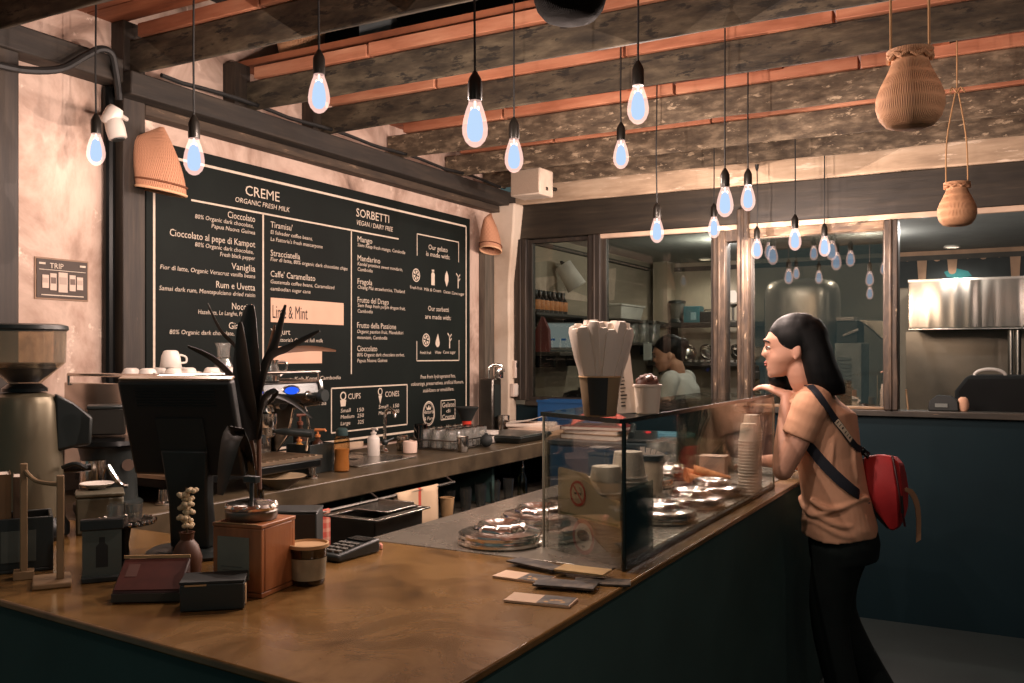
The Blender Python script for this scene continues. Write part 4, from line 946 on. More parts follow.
def towel(y0, y1, zf, zb, mat, lab, folds):
    t = MB(); rings = []; nn = 24; pr = [(.012, zb), (.011, .83), (.008, .851), (0, .855), (-.008, .851), (-.011, .83), (-.013, (zf + .83) / 2), (-.012, zf)]
    for i in range(nn + 1):
        f = i / nn; y = y0 + (y1 - y0) * f
        w = .010 * math.sin(f * PI * 2 * folds) + .004 * math.sin(f * 17)
        rings.append([(-2.285 - x + (w if z < .84 else w * .2), y + .012 * math.sin(z * 20) * (.85 - z), z - (.02 * f if z < .8 else 0)) for x, z in pr])
    t.loft(rings, False, close=False)
    c = Vector((-2.285, (y0 + y1) / 2, zf)); t.v = [tuple(Vector(p) - c) for p in t.v]
    o = t.build('towel', mat, None, 60); o.location = c; md = o.modifiers.new('thickness', 'SOLIDIFY'); md.thickness = .003
    return tag(o, lab, 'towel')
towel(3.14, 3.46, .64, .72, striped('beige_towel', (206, 180, 148), (196, 84, 66), 1, .30, .07), 'beige kitchen towel with a red stripe hanging on the rail below the slab', 1.6)
towel(2.60, 2.71, .70, .76, striped('red_check_towel', (190, 84, 70), (206, 160, 136), 1, .034, .4, axis2=2), 'red checked kitchen towel hanging on the rail near the labelled tub', 1.0)

# steel ice bin on an under-counter bench
t = thing('ice_bin', 'open steel bin standing behind the front counter, below the beige towel', 'bin', (-1.79, 2.36, 0.701))
m = MB(); a_, b_, h_ = .085, .125, .235
for s in (-1, 1):
    m.box((s * a_, 0, h_ / 2), (.006, 2 * b_, h_)); m.box((0, s * b_, h_ / 2), (2 * a_, .006, h_))
m.box((0, 0, .003), (2 * a_, 2 * b_, .006)); m.build('bin_body', M_steel_d, t)
m = MB()
for s in (-1, 1):
    m.box((s * (a_ + .008), 0, h_), (.03, 2 * b_ + .04, .006)); m.box((0, s * (b_ + .008), h_), (2 * a_ - .02, .03, .006))
m.build('rolled_rim', M_steel, t, bevel=.002)
m = MB(); m.box((.0, .04, h_ + .008), (2 * a_ - .03, .16, .006)); m.box((0, .10, h_ + .016), (2 * a_ - .03, .012, .012)); m.build('sliding_lid', M_steel, t, bevel=.002)
t = thing('under_bench', 'low steel bench behind the front counter, carrying the ice bin', 'bench', (-1.72, 2.36, 0))
m = MB(); m.box((0, 0, .685), (.36, 1.1, .03)); m.build('bench_top', M_blackm, t, bevel=.002)
for sx in (-1, 1):
    for sy in (-1, 1): m = MB(); m.tube([(sx * .16, sy * .5, 0), (sx * .16, sy * .5, .67)], .016, 10); m.build('leg', M_steel_d, t)

# ------------------------------------------------------------------ espresso machine
EM = thing('espresso_machine', 'chrome and black espresso machine with two blue-lit badges on the back counter', 'espresso machine', (-2.62, 2.42, BZ))
m = MB(); m.span((-.26, -.36, .05), (.24, .36, .082)); m.build('base', M_blackm, EM, bevel=.006)
for sx in (-.2, .19):
    for sy in (-.36, .36): m = MB(); m.lathe([(0, 0), (.024, 0), (.026, .006), (.016, .012), (.014, .05), (0, .05)], (sx, sy, 0), n=16); m.build('foot', M_chrome, EM)
m = MB(); m.span((-.26, -.36, .082), (-.02, .36, .30)); m.build('back_body', M_steel_d, EM, bevel=.008)
m = MB(); m.loft([[(-.27, -.37, .30), (.19, -.37, .30), (.225, -.37, .335), (.21, -.37, .382), (-.27, -.37, .382)], [(-.27, .37, .30), (.19, .37, .30), (.225, .37, .335), (.21, .37, .382), (-.27, .37, .382)]]); m.build('head', plain('machine_black', (40, 44, 44), .25, .4, .06), EM, bevel=.006)
for s in (-1, 1):
    m = MB(); pts = [(-.28, .08), (-.02, .08), (.05, .16), (.08, .27), (.22, .29), (.235, .34), (.22, .392), (-.28, .392)]
    m.loft([[(x, s * .371, z) for x, z in pts], [(x, s * .385, z) for x, z in pts]]); m.build('side_panel', M_chrome, EM, bevel=.003)
m = MB(); m.span((-.01, -.37, .082), (.235, .37, .094))
for k in range(22): m.span((.0, -.36 + k * .033, .0945), (.23, -.35 + k * .033, .098))
m.build('drip_tray', plain('drip_grid', (190, 170, 146), .3, .8, .08), EM)
m = MB(); m.tube([(-.25, -.39, .42), (.20, -.39, .42), (.20, .39, .42), (-.25, .39, .42)], .006, 8)
for x, y in ((-.25, -.39), (.20, -.39), (.20, .39), (-.25, .39), (.20, 0)): m.tube([(x, y, .383), (x, y, .42)], .005, 6)
m.build('cup_rail', M_chrome, EM)
M_blue = glow('blue_badge_light', (40, 90, 235), 1.1)
for y in (.02, .21):
    m = MB(); m.lathe([(0, 0), (.048, 0), (.050, .004), (.046, .008), (0, .008)], n=28, sq=(1, .42), M=Matrix.Translation((.214, y, .352)) @ Matrix.Rotation(PI / 2, 4, 'Y') @ Matrix.Rotation(PI / 2, 4, 'Z')); b = m.build('badge_rim', M_chrome, EM)
    m = MB(); m.lathe([(0, .0082), (.038, .0082), (.036, .0115), (0, .0115)], n=28, sq=(1, .38), M=Matrix.Translation((.214, y, .352)) @ Matrix.Rotation(PI / 2, 4, 'Y') @ Matrix.Rotation(PI / 2, 4, 'Z')); m.build('blue_light', M_blue, b)
for y in (-.06, .20):
    m = MB(); m.lathe([(0, .21), (.036, .21), (.042, .225), (.042, .262), (.034, .27), (.03, .30), (0, .30)], (.10, y, 0), n=24); m.tube([(.06, y, .29), (.12, y, .315), (.19, y, .30)], .024, 10); m.build('group_head', M_chrome, EM)
    m = MB(); m.lathe([(0, .168), (.02, .168), (.036, .178), (.037, .209), (0, .209)], (.10, y, 0), n=24)
    for s in (-1, 1): m.tube([(.10, y + s * .004, .172), (.10, y + s * .014, .150), (.10, y + s * .014, .138)], .005, 8)
    pf = m.build('portafilter', M_chrome, EM)
    m = MB(); m.tube([(.136, y + .01, .195), (.17, y + .03, .193), (.27, y + .075, .185)], [.008, .014, .017], 12); m.build('handle', M_black, pf)
for y, s in ((-.32, -1), (.32, 1)):
    m = MB(); m.tube(spline([(.14, y, .30), (.19, y, .28), (.20, y + s * .01, .20), (.17, y + s * .03, .11)], 5), .0055, 8); m.build('steam_wand', M_chrome, EM)
    m = MB(); m.tube([(.225, y, .33), (.275, y, .33)], .010, 10); m.lathe([(0, -.012), (.024, -.012), (.027, 0), (.024, .012), (0, .012)], n=12, M=Matrix.Translation((.28, y, .33)) @ Matrix.Rotation(PI / 2, 4, 'Y')); m.build('steam_knob', M_black, EM)
for y in (-.12, .10, .30): 
    m = MB(); m.lathe([(0, 0), (.017, 0), (.018, .006), (.015, .010), (0, .010)], n=18, M=Matrix.Translation((.22, y, .33)) @ Matrix.Rotation(PI / 2, 4, 'Y')); m.build('gauge', M_chrome, EM)
# inverted cups on the machine
cupprof = [(0, .0), (.034, 0), (.036, .004), (.031, .04), (.024, .056), (.016, .060), (.0, .060)]
spots = [(.10, -.33), (.12, -.24), (.09, -.15), (.11, -.06), (-.02, -.30), (.00, -.20), (-.01, -.10), (.10, .05)]
cp = None
for x, y in spots:
    q = Vector((-2.64 + x, 2.42 + y, BZ + .383))
    if cp is None:
        cp = thing('espresso_cup', 'white espresso cup turned upside down on top of the espresso machine', 'cup', q, 0, 'upturned cups on the espresso machine')
        m = MB(); m.lathe(cupprof, n=24); m.build('cup_body', M_white, cp)
        m = MB(); m.tube(spline([(.031, 0, .016), (.050, 0, .018), (.050, 0, .036), (.030, 0, .044)], 4), .0035, 6); m.build('handle', M_white, cp)
    else: copy_tree(cp, q, random.uniform(0, 6))
q = Vector((-2.64 + .1, 2.42 - .235, BZ + .444)); 
copy_tree(cp, q, 1.0, 'white espresso cup stacked upside down on the other upturned cups'); 
# milk pitcher and a glass carafe on the machine top
t = thing('milk_pitcher', 'small steel milk pitcher with a loop handle on top of the espresso machine', 'pitcher', (-2.50, 2.62, BZ + .383), -.5)
m = MB(); m.lathe([(0, 0), (.034, 0), (.038, .004), (.040, .03), (.031, .066), (.033, .085), (.031, .085), (.029, .066), (.037, .03), (.034, .006), (0, .005)], n=28); m.build('pitcher_body', M_chrome, t)
m = MB(); m.tube(spline([(0, .031, .076), (0, .062, .075), (0, .066, .05), (0, .040, .022)], 5), .005, 8); m.build('handle', M_chrome, t)
t = thing('glass_carafe', 'clear glass carafe standing on the espresso machine behind the plant', 'carafe', (-2.62, 2.50, BZ + .383))
m = MB(); m.lathe([(0, 0), (.040, 0), (.044, .006), (.040, .05), (.022, .09), (.024, .13), (.031, .15), (.029, .15), (.021, .128), (.020, .09), (.037, .05), (.041, .007), (0, .005)], n=28); m.build('carafe_body', M_glass_thin, t)
m = MB(); m.tube([(.023 * math.cos(a), .023 * math.sin(a), .095) for a in [2 * PI * k / 20 for k in range(21)]], .003, 6); m.build('neck_ring', M_chrome, t)

def bon(px, py): return at_z(px, py, CZ + .001)
# dish under the machine's front edge
p = bon(262, 486); m = MB(); m.lathe([(0, 0), (.035, 0), (.038, .004), (.085, .036), (.095, .044), (.092, .046), (.080, .038), (.034, .008), (0, .006)], n=36); solo(m, 'shallow_bowl', plain('enamel_bowl', (150, 132, 106), .35, var=.08), 'shallow enamel bowl on the slab below the espresso machine', 'bowl', (-2.355, 2.52, BZ))
# caddy of bottles
cad = thing('bottle_caddy', 'black caddy holding syrup bottles beside the espresso machine', 'caddy', (-2.57, 2.93, BZ), .0)
m = MB()
for s in (-1, 1):
    m.box((s * .062, 0, .06), (.006, .15, .12)); m.box((0, s * .072, .06), (.118, .006, .12))
m.box((0, 0, .003), (.118, .138, .006)); m.build('box', M_black, cad, bevel=.002)
def pump_bottle(loc, h, r, body, pump, lab, rz=0.0, group=None, label_c=None):
    t = thing('pump_bottle', lab, 'bottle', loc, rz, group)
    m = MB(); m.lathe([(0, 0), (r * .92, 0), (r, .005), (r, h * .72), (r * .85, h * .80), (r * .36, h * .88), (r * .36, h * .94), (0, h * .94)], n=24); m.build('bottle_body', body, t)
    m = MB(); m.lathe([(0, h * .94), (r * .48, h * .94), (r * .48, h), (r * .2, h * 1.02), (r * .18, h * 1.14), (0, h * 1.14)], n=16); m.tube([(-r * .5, 0, h * 1.14), (r * 1.3, 0, h * 1.15), (r * 1.5, 0, h * 1.10)], [.007, .005, .004], 8); m.build('pump', pump, t)
    if label_c: 
        m = MB(); rr = [[((r + .0008) * math.cos(a), (r + .0008) * math.sin(a), z) for a in [-1.4 + 2.8 * k / 14 for k in range(15)]] for z in (h * .25, h * .6)]; m.loft(rr, False, close=False); m.build('label', label_c, t)
    return t
pump_bottle((-2.60, 2.895, BZ + .0065), .13, .026, plain('amber_syrup', (196, 140, 70), .3), plain('orange_pump', (220, 140, 84), .4), 'amber syrup bottle in the black caddy, with an orange pump', -.6, None, plain('cream_label', (214, 190, 146), .7))
pump_bottle((-2.56, 2.965, BZ + .0065), .145, .024, plain('brown_syrup', (70, 42, 28), .3), plain('orange_pump', (220, 140, 84), .4), 'dark syrup bottle with an orange pump in the black caddy, on its right', .4)
pump_bottle((-2.68, 2.99, BZ), .20, .028, plain('dark_brown_syrup', (58, 38, 28), .3), plain('brown_pump', (112, 64, 44), .5), 'tall brown bottle with a brown pump behind the black caddy, before the board', .9)
# squeeze bottle of caramel
t = thing('squeeze_bottle', 'clear sauce bottle half full of caramel with a dark teal cap at the slab edge', 'bottle', (-2.46, 3.0, BZ))
m = MB(); m.lathe([(0, 0), (.028, 0), (.032, .004), (.032, .03), (.029, .06), (.033, .10), (.033, .13), (.028, .145), (.024, .15), (0, .15)], n=28); m.build('bottle_body', glass('bottle_plastic', (226, 206, 176), .06, .4), t)
m = MB(); m.lathe([(0, .002), (.027, .002), (.0305, .006), (.0305, .03), (.0275, .06), (.031, .094), (0, .096)], n=28); m.build('caramel', plain('caramel', (220, 172, 124), .4, var=.08), t)
m = MB(); m.lathe([(0, .150), (.025, .150), (.026, .154), (.024, .176), (.016, .182), (0, .182)], n=24); m.build('cap', plain('teal_cap', (42, 66, 66), .5), t)
pump_bottle((-2.70, 3.53, BZ), .115, .030, M_white, M_white, 'white soap dispenser with a pump beside the sink below the price box', -.5)
# sink with tap
t = thing('sink', 'steel sink set in the slab with a pale front rim, below the price box', 'sink', (-2.70, 3.36, BZ))
m = MB()
for s in (-1, 1): m.box((s * .19, 0, .003), (.05, .44, .006)); m.box((0, s * .20, .003), (.33, .04, .006))
m.box((0, 0, .0012), (.33, .36, .002)); m.build('basin_rim', M_steel, t, bevel=.002)
m = MB(); m.lathe([(0, .0024), (.03, .0024), (.032, .004), (0, .004)], n=20); m.build('drain', M_steel_d, t)
m = MB(); m.box((-.20, .0, .035), (.03, .66, .03)); m.build('splash_ledge', plain('pale_ledge', (196, 172, 148), .5), t, bevel=.003)
t = thing('tap', 'thin steel mixer tap standing at the back of the sink', 'tap', (-2.76, 3.70, BZ), .0)
m = MB(); m.lathe([(0, 0), (.022, 0), (.024, .006), (.016, .012), (.012, .02), (0, .02)], n=18); m.build('foot', M_chrome, t)
m = MB(); m.tube(spline([(0, 0, .018), (0, 0, .15), (.01, -.005, .20), (.05, -.03, .225), (.10, -.06, .205), (.11, -.065, .18)], 5), .008, 10); m.build('spout', M_chrome, t)
m = MB(); m.ball((0, 0, .05), (.018, .018, .018)); m.tube([(0, 0, .05), (.01, .06, .065)], .005, 8); m.build('lever', M_black, t)
# jar, mug, glasses
t = thing('steel_jar', 'small glass jar with a steel lid left of the pink mug', 'jar', (-2.72, 3.80, BZ))
m = MB(); m.lathe([(0, 0), (.030, 0), (.033, .004), (.033, .05), (.028, .058), (0, .058)], n=24); m.build('jar_body', glass('jar_glass', (190, 180, 160), .12, .6), t)
m = MB(); m.lathe([(0, .0582), (.031, .0582), (.031, .074), (.027, .078), (0, .078)], n=24); m.build('lid', M_chrome, t)
t = thing('mug', 'small pale pink mug beside the drying glasses', 'mug', (-2.62, 3.72, BZ), 2.2)
m = MB(); m.lathe([(0, 0), (.030, 0), (.034, .004), (.036, .05), (.034, .06), (.032, .06), (.033, .05), (.030, .007), (0, .006)], n=28); m.build('mug_body', plain('pale_pink_glaze', (226, 200, 184), .35, var=.04), t)
m = MB(); m.tube(spline([(.034, 0, .05), (.056, 0, .046), (.056, 0, .022), (.034, 0, .014)], 4), .0045, 8); m.build('handle', plain('pale_pink_glaze', (226, 200, 184), .35), t)
t = thing('smoked_tumbler', 'tall smoked plastic tumbler standing upside down before the seal on the board', 'tumbler', (-2.70, 3.93, BZ))
m = MB(); m.lathe([(.040, 0), (.042, .002), (.034, .125), (.031, .128), (0, .128), (0, .124), (.031, .124), (.039, .002)], n=28); m.build('tumbler_body', glass('smoke_plastic', (130, 122, 108), .14, .6), t)
m = MB(); m.tube([(.0415 * math.cos(a), .0415 * math.sin(a), .003) for a in [2 * PI * k / 28 for k in range(29)]], .0022, 6); m.build('rim', M_glass_thin, t)
rk = thing('wire_rack', 'wire rack of upturned drinking glasses on the back counter', 'rack', (-2.60, 4.09, BZ), 0)
m = MB()
for z in (.008, .05):
    m.tube([(-.13, -.20, z), (.13, -.20, z), (.13, .20, z), (-.13, .20, z), (-.13, -.20, z)], .0035, 6)
m.build('wire_frame', M_steel_d, rk)
m = MB()
for k in range(10): y = -.18 + k * .04; m.tube([(-.13, y, .05), (-.13, y, .006), (.13, y, .006), (.13, y, .05)], .002, 5)
for k in range(6): x = -.11 + k * .044; m.tube([(x, -.20, .05), (x, -.20, .007), (x, .20, .007), (x, .20, .05)], .002, 5)
m.build('wire_grid', M_steel_d, rk)
gl = None
for i in range(3):
    for j in range(5):
        q = Vector((-2.60 - .08 + .08 * i, 4.09 - .155 + .077 * j, BZ + .0105))
        lab = 'clear tumbler standing upside down in the wire rack on the back counter'
        if gl is None:
            gl = thing('drinking_glass', lab, 'glass', q, 0, 'upturned glasses in the wire rack')
            m = MB(); m.lathe([(.033, 0), (.034, .001), (.029, .088), (.026, .092), (0, .092), (0, .086), (.026, .086), (.032, .001)], n=24); m.build('glass_body', M_glass_thin, gl)
            m = MB(); m.lathe([(0, .0922), (.027, .0922), (.024, .096), (0, .096)], n=20); m.build('thick_base', glass('thick_glass', (200, 204, 198), .25, .8), gl)
        else: copy_tree(gl, q, random.uniform(0, 3))
t = thing('cocktail_tin', 'narrow steel tin standing before the glass rack', 'tin', (-2.425, 3.90, BZ))
m = MB(); m.lathe([(0, 0), (.024, 0), (.026, .003), (.030, .075), (.029, .078), (.027, .075), (.023, .006), (0, .005)], n=24); m.build('tin_body', M_steel, t)
m = MB(); m.tube([(.030 * math.cos(a), .030 * math.sin(a), .076) for a in [2 * PI * k / 24 for k in range(25)]], .002, 6); m.build('rolled_rim', M_chrome, t)
m = MB(); m.box((0, 0, .03), (.09, .13, .06)); m.box((0, 0, .062), (.094, .134, .006)); solo(m, 'white_container', M_white, 'low white plastic box at the right end of the glass rack', 'box', (-2.56, 4.375, BZ), .2, bevel=.004)
t = thing('brush_pot', 'black funnel-topped brush with a red collar leaning behind the glasses', 'brush', (-2.74, 4.45, BZ))
m = MB(); m.lathe([(0, 0), (.024, 0), (.020, .08), (.0, .08)], n=16); m.build('handle', M_chrome, t)
m = MB(); m.lathe([(0, .0802), (.026, .0802), (.028, .11), (0, .11)], n=18); m.build('red_collar', plain('red_plastic', (206, 60, 44), .4), t)
m = MB(); m.lathe([(0, .1102), (.030, .1102), (.052, .16), (.070, .185), (.064, .19), (0, .17)], n=14); m.build('bristle_head', M_rubber, t)
m = MB(); m.ball((0, 0, .034), (.034, .034, .034)); m.tube([(0, 0, .034), (-.03, .05, .06)], .012, 8); solo(m, 'rubber_bulb', M_rubber, 'small black rubber ball at the slab edge left of the dark tray', 'ball', (-2.44, 4.16, BZ), bevel=0)
t = thing('serving_tray', 'dark rectangular scale tray lying on the right end of the slab', 'tray', (-2.50, 4.56, BZ), .0)
m = MB(); m.loft([[(-.13, -.17, 0), (.13, -.17, 0), (.13, .17, 0), (-.13, .17, 0)], [(-.16, -.20, .035), (.16, -.20, .035), (.16, .20, .035), (-.16, .20, .035)]]); m.build('tray_body', M_black, t, bevel=.006)
m = MB(); m.box((0, 0, .040), (.30, .38, .008)); m.build('platform', plain('grey_platform', (70, 74, 70), .3, .4), t, bevel=.003)
# water filter tower
t = thing('water_dispenser', 'tall steel water dispenser with a curved tap before the peeling pillar', 'dispenser', (-2.86, 4.96, BZ))
m = MB(); m.box((-.02, 0, .17), (.10, .11, .34)); m.build('column', M_steel_d, t, bevel=.01)
m = MB(); m.box((.032, 0, .20), (.004, .08, .20)); m.build('front_plate', M_black, t)
m = MB(); m.tube(spline([(-.02, -.02, .34), (-.02, -.02, .40), (.0, .0, .425), (.045, .02, .42), (.06, .03, .38)], 5), .010, 10); m.build('spout', M_chrome, t)
m = MB(); m.lathe([(0, .34), (.03, .34), (.033, .345), (.033, .40), (.028, .41), (0, .41)], (.02, .03, 0), n=20); m.build('chrome_head', M_chrome, t)
m = MB(); m.lathe([(0, .012), (.03, .012), (.036, .02), (.038, .11), (.036, .11), (.034, .02), (0, .016)], (.075, .0, 0), n=20); m.build('steel_jug', M_chrome, t)
m = MB(); m.box((.05, 0, .005), (.14, .13, .010)); m.build('drip_plate', M_steel_d, t)
# papers and boxes towards the partition
M_bluec = plain('blue_cabinet_paint', (28, 62, 86), .5, var=.08)
t = thing('blue_cabinet', 'dark blue low cabinet between the back counter and the kitchen wall', 'cabinet', (-1.95, 4.94, 0))
m = MB(); m.span((-.355, -.30, .06), (.34, .32, .93)); m.build('body', M_bluec, t, bevel=.004)
m = MB(); m.span((-.36, -.31, .931), (.345, .33, .955)); m.build('worktop', plain('dark_worktop', (50, 62, 66), .4), t, bevel=.003)
for s in (-.18, .17):
    m = MB(); m.span((s - .168, -.312, .08), (s + .168, -.3005, .92)); d = m.build('door', M_bluec, t, bevel=.003)
    m = MB(); m.span((s + .12, -.33, .55), (s + .132, -.3125, .67)); m.build('handle', M_steel_d, d)
m = MB(); m.span((-.34, -.28, 0), (.33, .31, .059)); m.build('plinth', M_black, t)
stack = [(-2.56, 4.93, .30, .26, .028, (182, 150, 120), 'thick kraft folder at the bottom of the paper pile on the slab end'), (-2.55, 4.94, .27, .24, .022, (214, 192, 172), 'bundle of white paper second in the pile on the slab end'), (-2.57, 4.93, .28, .22, .018, (222, 206, 190), 'white paper pad on top of the paper pile on the slab end')]
z = BZ
for k, (x, y, w, d, h, c, lab) in enumerate(stack):
    t = thing('paper_stack', lab, 'papers', (x, y, z), .2 * k - .1)
    m = MB(); m.box((0, 0, h / 2), (w, d, h)); m.build('sheets', plain('sheets%d' % k, c, .85), t, bevel=.002)
    m = MB(); m.box((0, 0, h + .001), (w * .98, d * .98, .002)); m.build('cover_sheet', plain('sheet_cover%d' % k, tuple(min(255, u + 14) for u in c), .85), t)
    z += h + .0025
t = thing('menu_folder', 'curled white sheet lying on the paper pile beside the pillar', 'paper', (-2.60, 4.90, z), .3)
m = MB(); m.ribbon([(-.10, 0, .002), (-.03, 0, .006), (.04, 0, .018), (.11, 0, .040)], (0, 1, 0), .09, .0015); m.build('sheet', M_paper, t)
m = MB(); m.ribbon([(-.02, 0, .0075), (.03, 0, .0165)], (0, 1, 0), .06, .0008); m.build('print', plain('grey_print', (150, 140, 130), .8), t)
q = Vector((-2.10, 4.86, .9555))
z = q.z
for k, (w, d, h, c, lab) in enumerate(((.36, .26, .030, (120, 92, 66), 'brown folder at the bottom of the pile on the blue cabinet'), (.33, .24, .024, (176, 140, 104), 'tan folder in the middle of the pile on the blue cabinet'), (.38, .26, .020, (112, 40, 34), 'dark red binder on top of the pile on the blue cabinet'))):
    t = thing('folder', lab, 'folder', (q.x, q.y, z), .12 * (k - 1))
    m = MB(); m.box((0, 0, h / 2), (w * .97, d * .97, h * .8)); m.build('pages', M_paper, t)
    m = MB(); m.box((0, 0, h * .05), (w, d, h * .1)); m.box((0, 0, h * .95), (w, d, h * .1)); m.box((-w / 2, 0, h / 2), (.003, d, h)); m.build('cover', plain('folder%d' % k, c, .6), t)
    z += h + .0012
# pink cloth
m = MB(); nx, ny = 22, 16; rings = []
for i in range(nx + 1):
    r = []
    for j in range(ny + 1):
        x, y = -.15 + .30 * i / nx, -.10 + .20 * j / ny
        e = max(0, 1 - ((x / .15) ** 2 + (y / .10) ** 2) * .55)
        r.append((x, y, .004 + .075 * e ** .8 + .012 * noise.noise(Vector((x * 22, y * 22, 0))) * e))
    rings.append(r)
m.loft(rings, False, close=False); o = solo(m, 'pink_cloth', plain('salmon_cloth', (236, 112, 100), .9, var=.08), 'crumpled salmon pink cloth lying on the red binder', 'cloth', (q.x, q.y + .02, z), .2, smooth=80)
o.modifiers.new('thickness', 'SOLIDIFY').thickness = .004
t = thing('blue_crate', 'bright blue plastic crate standing against the kitchen wall ledge', 'crate', (-2.42, 5.15, .955), .0)
m = MB()
m.box((0, 0, .004), (.36, .17, .008)); m.box((0, -.083, .10), (.36, .006, .20)); m.box((0, .083, .10), (.36, .006, .20)); m.box((-.178, 0, .10), (.006, .16, .20)); m.box((.178, 0, .10), (.006, .16, .20)); m.build('crate_body', plain('crate_blue', (26, 74, 122), .45, var=.06), t, bevel=.002)
m = MB(); m.box((0, -.088, .195), (.37, .008, .016)); m.box((0, .088, .195), (.37, .008, .016)); m.build('lip', plain('crate_blue', (26, 74, 122), .45), t)
# phone and blue tray on the cabinet, seen through the guard
t = thing('desk_phone', 'dark desk phone with a red light on the blue cabinet', 'phone', (-1.80, 4.78, .9555), .3)
m = MB(); m.loft([[(-.08, -.08, 0), (.08, -.08, 0), (.08, -.08, .02), (-.08, -.08, .02)], [(-.08, .08, 0), (.08, .08, 0), (.08, .08, .06), (-.08, .08, .06)]]); m.build('body', M_black, t, bevel=.006)
m = MB(); m.tube(spline([(-.055, -.07, .045), (-.055, -.02, .058), (-.055, .03, .072), (-.055, .075, .085)], 4), .016, 10); m.build('handset', M_black, t)
m = MB(); m.ball((.03, .03, .052), (.016, .010, .006)); m.build('red_light', glow('red_led', (255, 70, 70), 1.2), t)
m = MB(); m.box((0, 0, .012), (.30, .20, .024)); m.box((0, 0, .028), (.28, .18, .006)); solo(m, 'blue_tray', plain('pale_blue_plastic', (96, 150, 168), .4, var=.08), 'pale blue plastic tray on the right half of the blue cabinet', 'tray', (-1.77, 5.08, .9555), .1, bevel=.003)
# switch box and intercom on the pillar
t = thing('switch_box', 'double white switch box mounted on the peeling pillar', 'switch', (-2.874, 5.25, 1.165))
m = MB(); m.span((0, -.045, 0), (.028, .045, .085)); m.build('box', plain('switch_white', (220, 202, 188), .5), t, bevel=.003)
for s in (-1, 1): m = MB(); m.span((.0282, s * .021 - .018, .008), (.033, s * .021 + .018, .077)); m.build('rocker', M_white, t, bevel=.002)
t = thing('intercom', 'slim white intercom handset above the switch box on the pillar', 'intercom', (-2.874, 5.262, 1.285))
m = MB(); m.span((0, -.020, 0), (.022, .020, .115)); m.build('body', plain('switch_white', (220, 202, 188), .5), t, bevel=.004)
m = MB(); m.span((.0222, -.012, .07), (.026, .014, .10)); m.build('dark_window', M_black, t)
# on the shelf below
t = thing('orange_cup', 'brown paper cup standing on the shelf right of the beige towel', 'cup', (-2.39, 3.70, .6605))
m = MB(); m.lathe([(0, 0), (.026, 0), (.028, .003), (.035, .09), (.033, .09), (.026, .006), (0, .005)], n=24); m.build('cup_body', M_kraft, t)
m = MB(); m.tube([(.0345 * math.cos(a), .0345 * math.sin(a), .09) for a in [2 * PI * k / 24 for k in range(25)]], .0022, 6); m.build('rim', M_kraft, t)
t = thing('shelf_bottle', 'slim glass bottle with a steel pourer at the right end of the lower shelf', 'bottle', (-2.39, 4.47, .6605))
m = MB(); m.lathe([(0, 0), (.026, 0), (.028, .004), (.028, .09), (.012, .125), (.011, .15), (0, .15)], n=22); m.build('bottle_body', glass('bottle_glass', (190, 190, 160), .15, .7), t)
m = MB(); m.lathe([(0, .1502), (.012, .1502), (.010, .165), (.005, .172), (.004, .19), (0, .19)], n=12); m.build('pourer', M_chrome, t)
sg = None
for k in range(8):
    q = Vector((-2.44 + .05 * (k % 2), 3.80 + .073 * k, .6605))
    if sg is None:
        sg = thing('shelf_glass', 'clear glass standing in the dark shelf under the slab', 'glass', q, 0, 'glasses on the dark lower shelf')
        m = MB(); m.lathe([(0, 0), (.022, 0), (.024, .002), (.031, .11), (.030, .11), (.023, .006), (0, .005)], n=20); m.build('glass_body', glass('bare_tumbler', (240, 242, 240), .06, .6, .05, .012), sg)
        m = MB(); m.lathe([(0, .0055), (.0225, .0055), (.0235, .012), (0, .012)], n=18); m.build('thick_base', glass('thick_glass', (200, 204, 198), .25, .8), sg)
    else: copy_tree(sg, q)
# ================================================================== things in and on the glass guard
M_tub = plain('white_card_cup', (222, 208, 190), .7, var=.04)
M_tubrim = plain('cup_rim', (228, 214, 198), .6, var=.03)
def make_tub(lab, loc, r=.041, h=.062, group=None):
    t = thing('paper_tub', lab, 'paper cup', loc, 0, group)
    m = MB(); m.lathe([(0, 0), (r * .78, 0), (r * .80, .002), (r, h), (r * .965, h), (r * .77, .004), (0, .004)], n=28); m.build('cup_wall', M_tub, t)
    m = MB(); m.lathe([(r * .97, h - .002), (r * 1.075, h - .002), (r * 1.10, h + .0005), (r * 1.07, h + .003), (r * .97, h + .003)], n=28); m.build('rolled_rim', M_tubrim, t); return t
def stackup(x, y, z, n_, step, lab, group, r=.041, h=.062, flip=False):
    src = make_tub(lab, (x, y, z), r, h, group)
    if flip: src.rotation_euler = (PI, 0, 0); src.location.z = z + h + .003
    for k in range(1, n_):
        c = copy_tree(src); c.location = (x + random.uniform(-.001, .001), y + random.uniform(-.001, .001), src.location.z + k * step)
